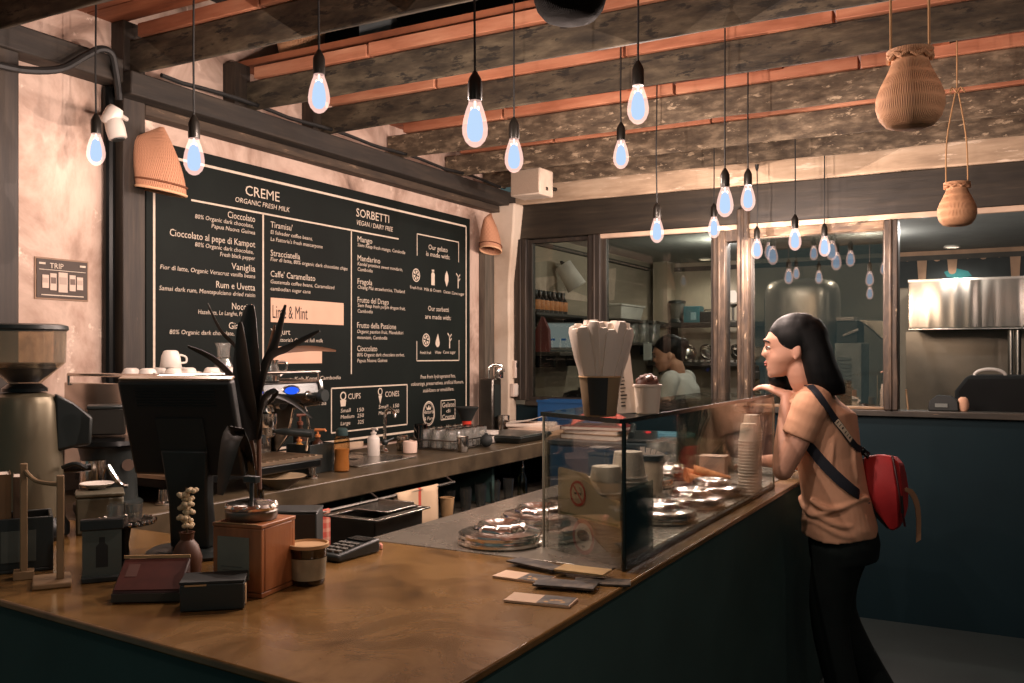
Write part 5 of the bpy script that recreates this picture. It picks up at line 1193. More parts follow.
# holder: dark acrylic box behind the end pane with a card and two round signs on its front
dv = Vector((B.x - A.x, B.y - A.y, 0)).normalized()          # along the end pane, towards the left
nv_ = Vector((-dv.y, dv.x, 0)); nv_ = nv_ if nv_.y > 0 else -nv_
ang = math.atan2(-dv.y, -dv.x)                              # local +x runs to the right along the pane
hp = Vector((A.x, A.y, 0)) + dv * .152 + nv_ * .020
CH = thing('cup_holder', 'dark acrylic cup holder with a no smoking card behind the end of the glass guard', 'cup holder', (hp.x, hp.y, ZS))
class HB(MB):
    """parts of the holder: its front runs along the end pane, its sides along the front pane"""
    def build(s, *a, **k):
        s.v = [(-dv.x * x, -dv.y * x + y, z) for x, y, z in s.v]; return MB.build(s, *a, **k)
hw, hd, hh = .122, .205, .175
M_acry = glass('dark_acrylic', (222, 232, 232), .06, .5)
m = HB(); m.box((0, hd / 2, .002), (2 * hw, hd, .004)); m.box((hw, hd / 2, hh / 2), (.004, hd, hh)); m.box((-hw, hd / 2, hh * .35), (.004, hd, hh * .7)); m.box((0, hd, hh * .45), (2 * hw, .004, hh * .9)); m.box((0, 0, hh * .3), (2 * hw, .004, hh * .6)); m.build('acrylic_box', M_acry, CH)
m = HB(); m.box((hw - .004, hd / 2, .085), (.003, hd - .01, .16)); m.build('side_card', plain('navy_card', (62, 106, 116), .5, var=.1), CH)
M_card = plain('cream_card', (206, 186, 150), .8, var=.05)
m = HB(); P = [(-hw, .088), (hw * .96, .088), (hw * .96, .15), (.055, .152), (.035, .158), (.018, .172), (.006, .192), (-.006, .200), (-hw * .95, .206), (-hw, .200)]
m.loft([[(x, -.0045, z) for x, z in P], [(x, -.003, z) for x, z in P]]); m.build('card', M_card, CH)
m = HB(); m.box((0, -.0052, .094), (2 * hw * .92, .0008, .005)); m.build('printed_line', plain('olive_ink', (104, 110, 60), .7), CH)
FM = lambda x, z, y=-.0056: Matrix(((1, 0, 0, x), (0, 0, -1, y), (0, 1, 0, z), (0, 0, 0, 1)))
def ring2(mb, r0, r1, M, n=36):
    o = [(r1 * math.cos(2 * PI * j / n), r1 * math.sin(2 * PI * j / n), 0) for j in range(n)]; i_ = [(r0 * math.cos(2 * PI * j / n), r0 * math.sin(2 * PI * j / n), 0) for j in range(n)]
    mb.add(o + i_, [(j, (j + 1) % n, n + (j + 1) % n, n + j) for j in range(n)], 0, M)
M_red = plain('sign_red', (196, 62, 48), .6, var=.05); M_ink2 = plain('sign_black', (30, 32, 32), .6)
m = HB(); M0 = FM(-.040, .149); ring2(m, .025, .0315, M0); c_, s_ = math.cos(-PI / 4), math.sin(-PI / 4)
m.add([(c_ * a - s_ * b, s_ * a + c_ * b, .0001) for a, b in ((-.026, -.0026), (.026, -.0026), (.026, .0026), (-.026, .0026))], [(0, 1, 2, 3)], 0, M0); m.build('no_smoking_ring', M_red, CH, smooth=0)
m = HB(); M1 = FM(-.040, .149, -.0054); m.add([(-.014, -.003, 0), (.007, -.003, 0), (.007, .002, 0), (-.014, .002, 0)], [(0, 1, 2, 3)], 0, M1); m.add([(.009, -.003, 0), (.015, -.003, 0), (.015, .002, 0), (.009, .002, 0)], [(0, 1, 2, 3)], 0, M1)
for k in range(2):
    pts = [(.010 + .004 * k + .003 * math.sin(q * 1.1), .004 + q * .0024, 0) for q in range(6)]
    m.add([(x - .0007, y, z) for x, y, z in pts] + [(x + .0007, y, z) for x, y, z in pts], [(q, q + 1, q + 7, q + 6) for q in range(5)], 0, M1)
m.build('cigarette_picture', M_ink2, CH, smooth=0)
m = HB(); M2 = FM(-.018, .047, -.0050); n_ = 40; m.add([(.042 * math.cos(2 * PI * j / n_), .042 * math.sin(2 * PI * j / n_), 0) for j in range(n_)], [tuple(range(n_))], 0, M2); m.build('round_sticker', plain('sticker_cream', (206, 196, 176), .6), CH, smooth=0)
m = HB(); ring2(m, .033, .043, FM(-.018, .047, -.0055)); m.build('red_ring', plain('sticker_red', (150, 58, 46), .6), CH, smooth=0)
m = HB(); pts = []
for j in range(44):
    a = 2 * PI * j / 44; r = (.0205 + (.0025 if j % 2 else 0)) * (1.0 + .12 * math.cos(2 * a)); pts.append((r * math.cos(a), r * .72 * math.sin(a) + .003, 0))
m.add(pts, [tuple(range(44))], 0, FM(-.018, .047, -.0058)); m.build('spiky_fruit_picture', M_ink2, CH, smooth=0)
m = HB()
for q in ((-.006, .004), (0, .006), (.006, .003), (-.003, -.002), (.004, -.003)): m.add([(q[0] + .0018 * math.cos(a), q[1] + .0018 * math.sin(a), 0) for a in [2 * PI * j / 8 for j in range(8)]], [tuple(range(8))], 0, FM(-.018, .049, -.0061))
m.build('fruit_spikes', plain('teal_print', (84, 112, 112), .6), CH, smooth=0)
m = HB(); m.box((-.018, -.0061, .0235), (.011, .0004, .005)); m.build('small_mark', M_ink2, CH, smooth=0)
def loc_h(x, y): return hp.x - dv.x * x, hp.y - dv.y * x + y
x, y = loc_h(-.067, .056); stackup(x, y, ZS + .0045, 12, .0098, 'white paper tub in the short stack behind the round red sticker of the cup holder', 'tubs in the short stack of the cup holder', .044, .062, True)
x, y = loc_h(.032, .056); stackup(x, y, ZS + .0045, 16, .0098, 'white paper tub in the middle stack of the cup holder, beside the no smoking card', 'tubs in the middle stack of the cup holder', .044, .062, True)
x, y = loc_h(.060, .152); stackup(x, y, ZS + .0045, 19, .0098, 'white paper tub in the taller stack of the dark cup holder', 'tubs in the taller stack of the cup holder', .044, .062, True)
# far cups behind the front glass: upside down columns
stackup(-.812, 3.20, ZS, 18, .0108, 'white paper cup in the tall upturned column behind the front glass', 'paper cups in the tall column behind the front glass', .034, .060, True)
stackup(-.835, 3.34, ZS, 20, .0108, 'white paper cup in the second upturned column, by the leaning woman', 'paper cups in the second column behind the front glass', .034, .060, True)

# card leaflets fanned in front of the guard
def leaflet(px, py, w, d, rz, base, art, lab, z=0.0):
    p = at_z(px, py, CZ + .001 + z); t = thing('leaflet', lab, 'leaflet', (p.x, p.y, CZ + .0008 + z), rz)
    m = MB(); m.box((0, 0, .0022), (w, d, .0044)); m.build('card', base, t)
    if art:
        m = MB(); m.box((w * .24, 0, .0049), (w * .48, d * .96, .0008)); m.build('printed_panel', art, t)
        m = MB()
        for k in range(5): m.ball((w * (.12 + .06 * k), d * random.uniform(-.3, .3), .0054), (w * .035, d * .09, .0005), 8, 4)
        m.build('printed_motif', M_kraft, t)
M_lf = plain('leaflet_cream', (196, 168, 140), .7, var=.06); M_lfd = layered('leaflet_dark', [(.35, (34, 34, 32)), (.5, (50, 46, 40)), (.62, (90, 80, 68))], ns=30, rough=.5, bmp=0)
leaflet(541, 601, .135, .062, .15, M_lf, M_lfd, 'nearest cream leaflet with a dark patterned half, at the counter edge')
leaflet(524, 578, .125, .06, -.02, M_lf, M_lfd, 'cream leaflet with a small red mark, second from the front of the fan')
leaflet(566, 585, .13, .06, .2, M_lfd, None, 'dark patterned leaflet lying in the middle of the fan', .0055)
leaflet(536, 565, .14, .05, -.25, M_lfd, None, 'plain dark leaflet lying furthest left, nearest the steel lids', .0060)
leaflet(583, 571, .115, .058, .02, plain('leaflet_tan', (176, 148, 104), .7), None, 'tan leaflet with a black motif lying on the pile against the glass', .0112)
p = at_z(583, 571, CZ + .0165); m = MB()
for k in range(7): m.ball((-.03 + .008 * k, random.uniform(-.012, .012), .0004), (.007, .003, .0005), 8, 4)
# black card holder foot under the pile
p = at_z(600, 582, CZ); m = MB(); m.box((0, 0, .0025), (.12, .05, .005)); solo(m, 'leaflet', M_lfd, 'dark card poking out at the counter edge below the tan leaflet', 'leaflet', (p.x + .01, p.y - .01, CZ + .0008), .35, bevel=.001)

# paper jar with napkins, cones and the big glass jar at the far end
t = thing('napkin_jar', 'dark-lidded pale jar holding fanned paper napkins inside the guard', 'jar', (-1.11, 3.02, ZS))
m = MB(); m.lathe([(0, 0), (.040, 0), (.044, .004), (.046, .10), (.042, .115), (.042, .12), (.038, .12), (.036, .10), (.036, .01), (0, .008)], n=28); m.build('jar_body', plain('cloudy_jar', (176, 160, 136), .3, var=.1), t)
m = MB(); m.lathe([(.041, .1205), (.047, .1205), (.047, .138), (.040, .138)], n=24); m.build('dark_collar', M_black, t)
for k in range(11):
    a = -.05 + k * .10; q = Vector((-1.11 + .004 * k - .02, 3.02 + .0026 * (k - 5), ZS + .085)); L = .082 - .022 * (k % 2) - .002 * k
    b = thing('paper_napkin', 'white paper napkin fanned out of the pale jar inside the guard', 'napkin', q, YAW, 'napkins in the pale jar')
    m = MB(); R = Matrix.Rotation(a * .75, 4, 'Y'); m.box((0, 0, L / 2), (.016, .0012, L), M=R); m.build('sheet', M_paper, b)
    m = MB(); m.box((0, .0010, L - .005), (.016, .0006, .008), M=R); m.build('folded_edge', M_tubrim, b)
t = thing('glass_jar', 'big clear cylinder jar standing at the far end of the steel deck', 'jar', (-1.13, 3.735, ZS))
m = MB(); m.lathe([(0, 0), (.112, 0), (.118, .006), (.118, .29), (.114, .295), (.110, .29), (.112, .008), (0, .006)], n=40); m.build('jar_body', glass('big_jar_glass', (226, 226, 214), .08, .6), t)
m = MB(); m.tube([(.116 * math.cos(a), .116 * math.sin(a), .294) for a in [2 * PI * k / 40 for k in range(41)]], .004, 6); m.build('rim', glass('thick_glass', (200, 204, 198), .25, .8), t)
M_cone = layered('waffle_cone', [(.3, (176, 104, 60)), (.6, (214, 146, 92))], ns=20, rough=.7, bmp=.002)
for k, (x, y, rz) in enumerate(((-1.06, 3.29, .5), (-1.08, 3.33, .7), (-1.05, 3.335, .3))):
    t = thing('ice_cream_cone', 'waffle cone lying on the steel deck between the napkin jar and big glass jar', 'cone', (x, y, ZS + .024 + .012 * k), rz, 'cones lying by the big jar')
    m = MB(); m.lathe([(.024, 0), (.022, .0), (.004, .13), (0, .134), (.006, .134), (.0255, .002)], n=20, M=Matrix.Rotation(PI / 2 + .15, 4, 'Y')); m.build('cone_body', M_cone, t)
    m = MB(); m.tube([(0, .025 * math.cos(a), .025 * math.sin(a)) for a in [2 * PI * j / 20 for j in range(21)]], .002, 6); m.build('rim', M_cone, t)
t = thing('small_box', 'small pale cardboard box standing left of the upturned cups', 'box', (-1.0, 3.42, ZS), .1)
m = MB(); m.box((0, 0, .05), (.095, .08, .10)); m.build('box_body', plain('pale_pink_card', (190, 164, 144), .8), t, bevel=.002)
m = MB(); m.box((0, 0, .1015), (.098, .083, .003)); m.build('lid', plain('pale_pink_card', (190, 164, 144), .8), t)
m = MB(); m.box((0, -.0408, .05), (.06, .001, .04)); m.build('label', plain('faint_label', (170, 146, 128), .8), t)
src = None
for i in range(3):
    for j in range(4):
        q = Vector((-1.40 + .094 * j, 3.88 + .094 * i, ZS)); lab = 'clear stemless bowl glass among the sparkling glasses at the far end of the deck'
        if src is None:
            src = thing('dessert_glass', lab, 'glass', q, 0, 'dessert glasses at the far end of the deck')
            m = MB(); m.lathe([(0, 0), (.028, 0), (.030, .004), (.008, .012), (.007, .035), (.022, .048), (.038, .075), (.042, .10), (.040, .10), (.036, .077), (.020, .052), (0, .045)], n=24); m.build('glass_body', M_glass_thin, src)
            m = MB(); m.tube([(.041 * math.cos(a), .041 * math.sin(a), .10) for a in [2 * PI * k / 24 for k in range(25)]], .0016, 5); m.build('rim', M_chrome, src)
        else: copy_tree(src, q)

# ------------------------------------------------------------------ on top of the guard
TZ = GT + .0036
p = at_z(600, 416, TZ); p.z = TZ
t = thing('straw_cup', 'tapered kraft cup with a dark band full of paper spoon sleeves on the glass top', 'cup', p)
pr = [(0, 0), (.036, 0), (.038, .003), (.044, .05), (.049, .092), (.046, .092), (.041, .05), (.035, .006), (0, .005)]
m = MB(); m.lathe(pr, n=32); m.build('cup_wall', plain('kraft_cup', (132, 112, 84), .8, var=.12, vs_=12), t)
fr = faces(600); m = MB(); rr = []
for z in (.004, .03, .06, .091): rr.append([((.0382 + .0112 * z / .092 + .0012) * math.cos(a), (.0382 + .0112 * z / .092 + .0012) * math.sin(a), z) for a in [fr - PI / 2 - .62 + 1.0 * k / 10 for k in range(11)]])
m.loft(rr, False, close=False); m.build('dark_band', plain('dark_print_band', (30, 34, 32), .6), t)
m = MB(); m.tube([(.0485 * math.cos(a), .0485 * math.sin(a), .092) for a in [2 * PI * k / 30 for k in range(31)]], .0022, 6); m.build('rim', M_kraft, t)
# paper sleeves fan out upwards
src = []
for v in range(3):
    m = MB(); L = .185 + .008 * v; rings = []
    for k in range(9):
        f = k / 8; w = .0125 + .0045 * f; d = .0026 + .0012 * f
        zz = L * (f if k < 7 else (.94, 1.0)[k - 7]); d *= (1.6 if 4 < k < 8 else 1)
        w *= (1, 1, 1, 1, 1, 1, .98, .9, .55)[k]
        rings.append([(-w, -d, zz), (0, -d * 1.7, zz), (w, -d, zz), (w * 1.02, d, zz), (0, d * 1.4, zz), (-w * 1.02, d, zz)])
    m.loft(rings); src.append(m)
i0 = []
cnt = 0
for ring_, (n_, rad, tilt) in enumerate(((18, .036, .235), (13, .025, .16), (7, .013, .08))):
    for k in range(n_):
        a = 2 * PI * k / n_ + .3 * ring_ + random.uniform(-.06, .06)
        v = cnt % 3
        q = Vector((p.x + rad * .62 * math.cos(a), p.y + rad * .62 * math.sin(a), TZ + .012 + random.uniform(0, .018)))
        R = Matrix.Rotation(a, 4, 'Z') @ Matrix.Rotation(tilt + random.uniform(-.03, .03), 4, 'Y') @ Matrix.Rotation(PI / 2 + random.uniform(-.5, .5), 4, 'Z')
        if cnt < 3:
            o = src[v].build('spoon_sleeve', M_paper, None, 50); o['label'] = 'white paper spoon sleeve standing in the kraft cup on the glass top'; o['category'] = 'paper sleeve'; o['group'] = 'paper sleeves in the kraft cup'; i0.append(o)
        else: o = i0[v].copy(); COL.objects.link(o)
        o.location = q; o.rotation_euler = R.to_euler(); cnt += 1
# tall price card leaning behind the cup
p = at_z(627, 413, TZ); p.z = TZ
t = thing('price_card', 'tall narrow white card with small black text beside the kraft cup', 'card', p, faces(622) + .1)
T = Matrix.Rotation(-.05, 4, 'X') @ Matrix.Rotation(-.06, 4, 'Y')
m = MB(); m.prism([(-.024, 0), (.024, 0), (.014, .215), (-.014, .215)], -.0008, .0008, M=T @ Matrix.Rotation(PI / 2, 4, 'X')); m.build('sheet', M_paper, t)
for k in range(11):
    m = MB(); w = random.uniform(.008, .016); m.box((-.019 + w / 2 + .006, -.0014, .018 + k * .0088), (w, .0006, .0026 if k % 3 else .0036), M=T); m.build('printed_line', M_ink, t, smooth=0)
m = MB(); m.box((0, .018, .03), (.03, .035, .002), M=T); m.build('foot', M_paper, t)
# paper tub with a chocolate scoop
p = at_z(647.5, 413.5, TZ); p.z = TZ
t = thing('display_tub', 'white paper tub topped with a chocolate scoop on the glass top', 'paper cup', p)
m = MB(); m.lathe([(0, 0), (.026, 0), (.028, .002), (.033, .068), (.031, .068), (.026, .004), (0, .004)], n=32); m.build('cup_wall', M_tub, t)
m = MB(); m.lathe([(.032, .066), (.0355, .0665), (.0355, .071), (.032, .0715)], n=32); m.build('rolled_rim', M_tubrim, t)
m = MB(); m.lathe([(0, .052), (.030, .052), (.0305, .066), (.027, .080), (.018, .090), (.008, .094), (0, .094)], n=24)
for k in range(14): a = k * 2.4; r = .022 * math.sqrt((k + 1) / 14); m.ball((r * math.cos(a), r * math.sin(a), .078 + .012 * (1 - k / 14)), (.009, .009, .008), 8, 6)
m.build('chocolate_scoop', plain('chocolate', (96, 56, 40), .45, var=.2, vs_=50), t)
m = MB(); m.box((.012, -.010, .094), (.006, .020, .004), M=Matrix.Rotation(.2, 4, 'X')); m.build('white_spoon', M_white, t)
# ================================================================== the kitchen behind the partition
M_shelfk = plain('dark_shelf_board', (62, 58, 52), .6)
def kshelf(name, lab, a, b):
    c = [(a[i] + b[i]) / 2 for i in range(3)]; t = thing(name, lab, 'shelf', (c[0], c[1], a[2]))
    m = MB(); m.span([a[i] - t.location[i] for i in range(3)], [b[i] - t.location[i] for i in range(3)]); m.build('board', M_shelfk, t, bevel=.003)
    for s in (-1, 1):
        lx, ly = (b[0] - a[0]), (b[1] - a[1])
        m = MB()
        if lx > ly: m.box((s * lx * .42, ly * .1, -.04), (.02, ly * .8, .078))
        else: m.box((-lx * .1, s * ly * .42, -.04), (lx * .8, .02, .078))
        m.build('bracket', M_blackm, t)
    return t
# bottle shelf and laptop shelf on the left wall
z1 = at_x(550, 313.5, -2.85).z; ya, yb_ = at_x(530, 313, -2.85).y, at_x(566, 313, -2.85).y
kshelf('wall_shelf', 'small wall shelf carrying a row of orange-labelled bottles, seen in the left window', (-2.995, ya, z1 - .02), (-2.80, yb_ + .35, z1))
b0 = None
for k in range(7):
    q = at_x(535 + 4.6 * k, 312, -2.86); q.z = z1 + .001; lab = 'dark bottle with an orange label in the row on the small wall shelf'
    if b0 is None:
        b0 = thing('sauce_bottle', lab, 'bottle', q, 0, 'orange-labelled bottles on the wall shelf')
        m = MB(); m.lathe([(0, 0), (.034, 0), (.037, .004), (.037, .09), (.018, .115), (.016, .135), (0, .135)], n=18); m.build('bottle_body', plain('bottle_dark', (40, 30, 24), .3), b0)
        m = MB(); m.lathe([(.0375, .02), (.0382, .021), (.0382, .085), (.0375, .086)], n=18); m.build('label', plain('orange_label', (214, 142, 88), .6, var=.3, vs_=40), b0)
        m = MB(); m.lathe([(0, .1352), (.019, .1352), (.019, .155), (0, .155)], n=14); m.build('cap', M_black, b0)
    else: copy_tree(b0, q, .4 * k)
z2 = at_x(550, 352, -2.75).z; ya, yb_ = 5.43, at_x(600, 352, -2.75).y
kshelf('wall_shelf', 'lower wall shelf carrying the open laptop, seen in the left window', (-2.995, ya, z2 - .025), (-2.62, yb_, z2))
q = at_x(562, 349, -2.74); q.z = z2 + .001
t = thing('laptop', 'open laptop with a pale screen on the lower kitchen wall shelf', 'laptop', q, faces(560) + .2)
m = MB(); m.box((0, .0, .009), (.24, .17, .016)); m.build('base', plain('laptop_grey', (90, 96, 98), .4, .5), t, bevel=.003)
T = Matrix.Translation((0, .075, .018)) @ Matrix.Rotation(-.16, 4, 'X')
m = MB(); m.box((0, .004, .10), (.24, .006, .19), M=T); m.build('lid', plain('laptop_grey', (90, 96, 98), .4, .5), t, bevel=.003)
m = MB(); m.box((0, .0, .10), (.22, .001, .17), M=T); sc_l = m.build('screen', glow('laptop_screen', (196, 206, 208), .42), t)
m = MB()
for k in (-.05, .03): m.box((k, -.0008, .07), (.035, .0006, .014), M=T)
m.build('screen_icon', glow('screen_blue', (60, 110, 170), .4), sc_l)
q = at_x(543, 350, -2.82); q.z = z2 + .001
m = MB(); m.loft([[(-.05, -.05, 0), (.05, -.05, 0), (.05, .05, 0), (-.05, .05, 0)], [(-.045, -.045, .15), (.045, -.045, .15), (.045, .045, .15), (-.045, .045, .15)], [(-.005, -.04, .24), (.005, -.04, .24), (.005, .04, .24), (-.005, .04, .24)]]); solo(m, 'red_carton', plain('red_carton', (116, 48, 42), .6), 'red folded carton standing left of the laptop', 'carton', q, .3, bevel=.002)
# tilted white lampshade on the wall
q = at_x(570, 276, -2.88); t = thing('wall_lamp', 'tilted white drum lampshade on the kitchen wall, seen in the left window', 'lamp', q, YAW)
T = Matrix.Rotation(-.55, 4, 'Y')
m = MB(); m.lathe([(.078, -.10), (.062, .10), (.058, .10), (.074, -.10)], n=30, M=T); m.build('shade', plain('shade_white', (226, 220, 212), .7), t)
m = MB(); m.lathe([(0, -.06), (.03, -.05), (.034, -.02), (.02, .02), (.014, .05), (0, .05)], n=16, M=T); m.build('bulb', glow('warm_bulb', (255, 190, 120), .8), t)
m = MB(); m.tube([(0, 0, .0), tuple(T @ Vector((0, 0, .12))), (.02, .10, .06)], .012, 8); m.build('arm', M_blackm, t)
# storage shelves towards the corner
z3 = at_x(620, 319, -2.78).z; z4 = at_x(640, 343, -2.78).z
kshelf('wall_shelf', 'upper wall shelf carrying the white storage bin, beyond the middle window post', (-2.995, 6.75, z3 - .02), (-2.70, 7.75, z3))
kshelf('wall_shelf', 'long lower wall shelf with glass jars near the kitchen corner', (-2.995, 6.75, z4 - .02), (-2.66, 8.0, z4))
t = thing('storage_bin', 'white lidded storage bin on the upper kitchen wall shelf', 'bin', (-2.84, at_x(620, 318, -2.84).y, z3 + .001), 0)
m = MB(); m.loft([[(-.10, -.22, 0), (.10, -.22, 0), (.10, .22, 0), (-.10, .22, 0)], [(-.115, -.25, .10), (.115, -.25, .10), (.115, .25, .10), (-.115, .25, .10)]]); m.build('tub', plain('cloudy_white', (206, 204, 196), .4), t, bevel=.006)
m = MB(); m.box((0, 0, .11), (.25, .53, .018)); m.build('lid', plain('cloudy_white', (206, 204, 196), .4), t, bevel=.004)
j0 = None
for k in range(4):
    q = Vector((-2.78 + .05 * (k % 2), at_x(633 + 5.5 * k, 341, -2.76).y, z4 + .001)); lab = 'clear storage jar in the group on the lower kitchen shelf near the corner'
    if j0 is None:
        j0 = thing('storage_jar', lab, 'jar', q, 0, 'jars on the lower kitchen shelf')
        m = MB(); m.lathe([(0, 0), (.055, 0), (.06, .006), (.06, .15), (.05, .165), (0, .165)], n=22); m.build('jar_body', glass('jar_clear', (214, 214, 206), .12, .6, .05, .12), j0)
        m = MB(); m.lathe([(0, .1652), (.056, .1652), (.056, .19), (0, .192)], n=20); m.build('lid', M_steel_d, j0)
    else: copy_tree(j0, q)
q = at_x(648, 342, -2.70)
t = thing('notice_sheet', 'white notice paper hanging from the lower kitchen shelf', 'paper', (-2.655, at_x(647, 345, -2.66).y, z4 - .145), 0)
m = MB(); m.span((0, -.10, 0), (.003, .10, .14)); m.build('sheet', plain('grey_sheet', (150, 152, 146), .8), t)
m = MB()
for k in range(4): m.span((.0031, -.07, .03 + .026 * k), (.0036, .07 - .02 * (k % 2), .036 + .026 * k))
m.build('print', plain('grey_print', (150, 140, 130), .8), t)
# back wall shelves
KZ1 = at_y(700, 323, KY - .15).z; KZ2 = at_y(700, 362, KY - .15).z
xa = at_y(664, 322, KY - .15).x; xb = at_y(752, 322, KY - .15).x
kshelf('back_shelf', 'upper dark shelf on the kitchen back wall with a blender and blue box', (xa, KY - .30, KZ1 - .04), (xb + .3, KY - .04, KZ1))
kshelf('back_shelf', 'lower dark shelf on the kitchen back wall with tilted steel bowls', (xa - .1, KY - .32, KZ2 - .035), (xb + .3, KY - .04, KZ2))
def bk(px, y=KY - .17): return at_y(px, 330, y).x
t = thing('blender', 'clear blender jug with a dark lid on the upper back shelf', 'blender', (bk(677), KY - .17, KZ1 + .001))
m = MB(); m.lathe([(0, 0), (.075, 0), (.08, .01), (.06, .04), (0, .04)], n=20); m.build('base', M_black, t)
m = MB(); m.lathe([(0, .041), (.055, .041), (.075, .18), (.072, .18), (.05, .046), (0, .046)], n=22); m.build('jug', glass('jar_clear', (214, 214, 206), .12, .6), t)
m = MB(); m.lathe([(0, .181), (.08, .181), (.08, .205), (.03, .215), (0, .215)], n=20); m.build('lid', M_black, t)
t = thing('blue_box', 'teal blue box with a pale label on the upper back shelf', 'box', (bk(694), KY - .18, KZ1 + .001))
m = MB(); m.box((0, 0, .075), (.15, .14, .15)); m.build('box_body', plain('teal_box', (44, 110, 122), .5), t, bevel=.004)
m = MB(); m.box((.02, -.071, .06), (.05, .002, .07)); m.build('label', plain('pale_label', (140, 176, 184), .6), t)
t = thing('black_case', 'black case right of the blue box on the upper back shelf', 'case', (bk(709), KY - .17, KZ1 + .001))
m = MB(); m.box((0, 0, .05), (.16, .14, .10)); m.build('case_body', M_rubber, t, bevel=.01)
m = MB(); m.tube([(-.04, -.02, .1), (-.03, -.02, .115), (.03, -.02, .115), (.04, -.02, .1)], .006, 8); m.build('handle', M_rubber, t)
t = thing('oil_lamp', 'small glass lamp with a pale globe on the upper back shelf, between the posts', 'lamp', (bk(733), KY - .17, KZ1 + .001))
m = MB(); m.lathe([(0, 0), (.05, 0), (.05, .01), (.012, .02), (.012, .13), (.05, .16), (.012, .17), (0, .17)], n=20); m.build('stand', M_steel_d, t)
m = MB(); m.lathe([(0, .175), (.03, .18), (.045, .22), (.035, .26), (.02, .285), (0, .285)], n=18); m.build('globe', glow('globe_glow', (255, 232, 210), .9), t)
bw = None
for k, (px, a) in enumerate(((672, .7), (688, .95), (708, .9), (738, .8))):
    q = Vector((bk(px), KY - .19, KZ2 + .082)); lab = ('steel bowl leaning at the left end of the lower back shelf', 'steel bowl leaning beside the worker head on the lower back shelf', 'steel bowl leaning before the window post on the lower back shelf', 'steel bowl leaning between the two window posts on the lower back shelf')[k]
    if bw is None:
        bw = thing('steel_bowl', lab, 'bowl', q)
        m = MB(); m.lathe([(0, -.05), (.04, -.048), (.062, -.026), (.074, .014), (.078, .024), (.071, .018), (.057, -.022), (0, -.044)], n=28); m.build('bowl_body', M_chrome, bw)
        m = MB(); m.tube([(.077 * math.cos(b), .077 * math.sin(b), .024) for b in [2 * PI * j / 28 for j in range(29)]], .004, 6); m.build('rolled_rim', M_steel, bw); o = bw
    else: o = copy_tree(bw, q, label=lab)
    o.rotation_euler = (a, .45, .2 * k)
for k in range(9):
    q = Vector((bk(690 + 6 * k, KY - .28), KY - .285, KZ2 + .001)); lab = 'tiny pale dish in the row along the front of the lower back shelf'
    if k == 0:
        d0 = thing('small_dish', lab, 'dish', q, 0, 'small dishes along the lower back shelf'); m = MB(); m.lathe([(0, 0), (.014, 0), (.022, .018), (.020, .018), (.012, .004), (0, .003)], n=16); m.build('dish_body', M_white, d0)
    else: copy_tree(d0, q)
# kitchen worktop along the back
t = thing('kitchen_worktop', 'dark kitchen worktop running along the back wall behind the worker', 'worktop', (-1.6, KY - .32, 0))
m = MB(); m.span((-1.15, -.33, .88), (1.2, .31, .93)); m.build('top', M_steel_d, t, bevel=.004)
m = MB(); m.span((-1.13, -.29, .0), (1.18, .30, .879)); m.build('cabinet', plain('kitchen_cabinet_grey', (60, 62, 60), .6), t)
# counter behind the window with a bowl, tap
t = thing('prep_counter', 'kitchen prep counter just behind the partition windows', 'counter', (-1.75, 5.56, 0))
m = MB(); m.span((-1.05, -.14, .90), (1.05, .13, .95)); m.build('top', M_steel_d, t, bevel=.004)
m = MB(); m.span((-1.03, -.13, .0), (1.03, .11, .899)); m.build('cabinet', plain('kitchen_cabinet_grey', (60, 62, 60), .6), t)
q = at_y(580, 398, 5.56); t = thing('dark_bowl', 'dark lidded pot low in the left window behind the paper sleeves', 'pot', (q.x, 5.56, .951))
m = MB(); m.lathe([(0, 0), (.10, 0), (.12, .02), (.125, .20), (.11, .23), (.05, .25), (0, .25)], n=26); m.build('pot_body', M_blackm, t)
m = MB(); m.tube([(.0, .0, .25), (0, 0, .27)], .016, 10); m.ball((.05, -.12, .10), (.05, .03, .05)); m.build('knob', M_chrome, t)
q = at_y(737, 398, 5.75); t = thing('kitchen_tap', 'curved steel kitchen tap between the two window posts', 'tap', (-1.44, 5.56, .951), -.2)
m = MB(); m.lathe([(0, 0), (.025, 0), (.025, .02), (.012, .03), (0, .03)], n=16); m.build('foot', M_chrome, t)
m = MB(); m.tube([(0, 0, .02), (0, 0, .22)] + [(.06 - .06 * math.cos(a), 0, .22 + .06 * math.sin(a)) for a in [k * PI / 8 for k in range(1, 9)]] + [(.12, 0, .17)], .009, 8); m.build('spout', M_chrome, t)
# rounded steel cooler
q = at_y(797, 350, 6.55); t = thing('steel_cooler', 'tall round-shouldered stainless cooler seen behind the woman through the mirror-like window', 'cooler', (q.x, 6.75, 0))
m = MB(); rr = []
for z, s in ((.02, .97), (.06, 1), (1.84, 1), (1.90, .975), (1.94, .92), (1.965, .82), (1.975, .6)):
    rr.append([(.25 * s * math.copysign(abs(math.cos(a)) ** .6, math.cos(a)), .24 * s * math.copysign(abs(math.sin(a)) ** .6, math.sin(a)), z) for a in [2 * PI * j / 40 for j in range(40)]])
m.loft(rr); m.build('cooler_body', layered('satin_steel', [(.3, (176, 164, 152)), (.7, (196, 184, 172))], scale=(8, 8, .6), ns=2, rough=.34, bmp=0, metal=.65), t, smooth=50)
m = MB(); m.span((.20, -.262, .9), (.222, -.235, 1.5)); m.build('door_handle', M_chrome, t, bevel=.004)
m = MB(); m.tube([(-.245, -.1, .1), (-.245, -.1, 1.85)], .006, 6); m.build('door_seam', M_rubber, t)
m = MB(); m.box((0, 0, .01), (.40, .38, .02)); m.build('plinth', M_rubber, t)
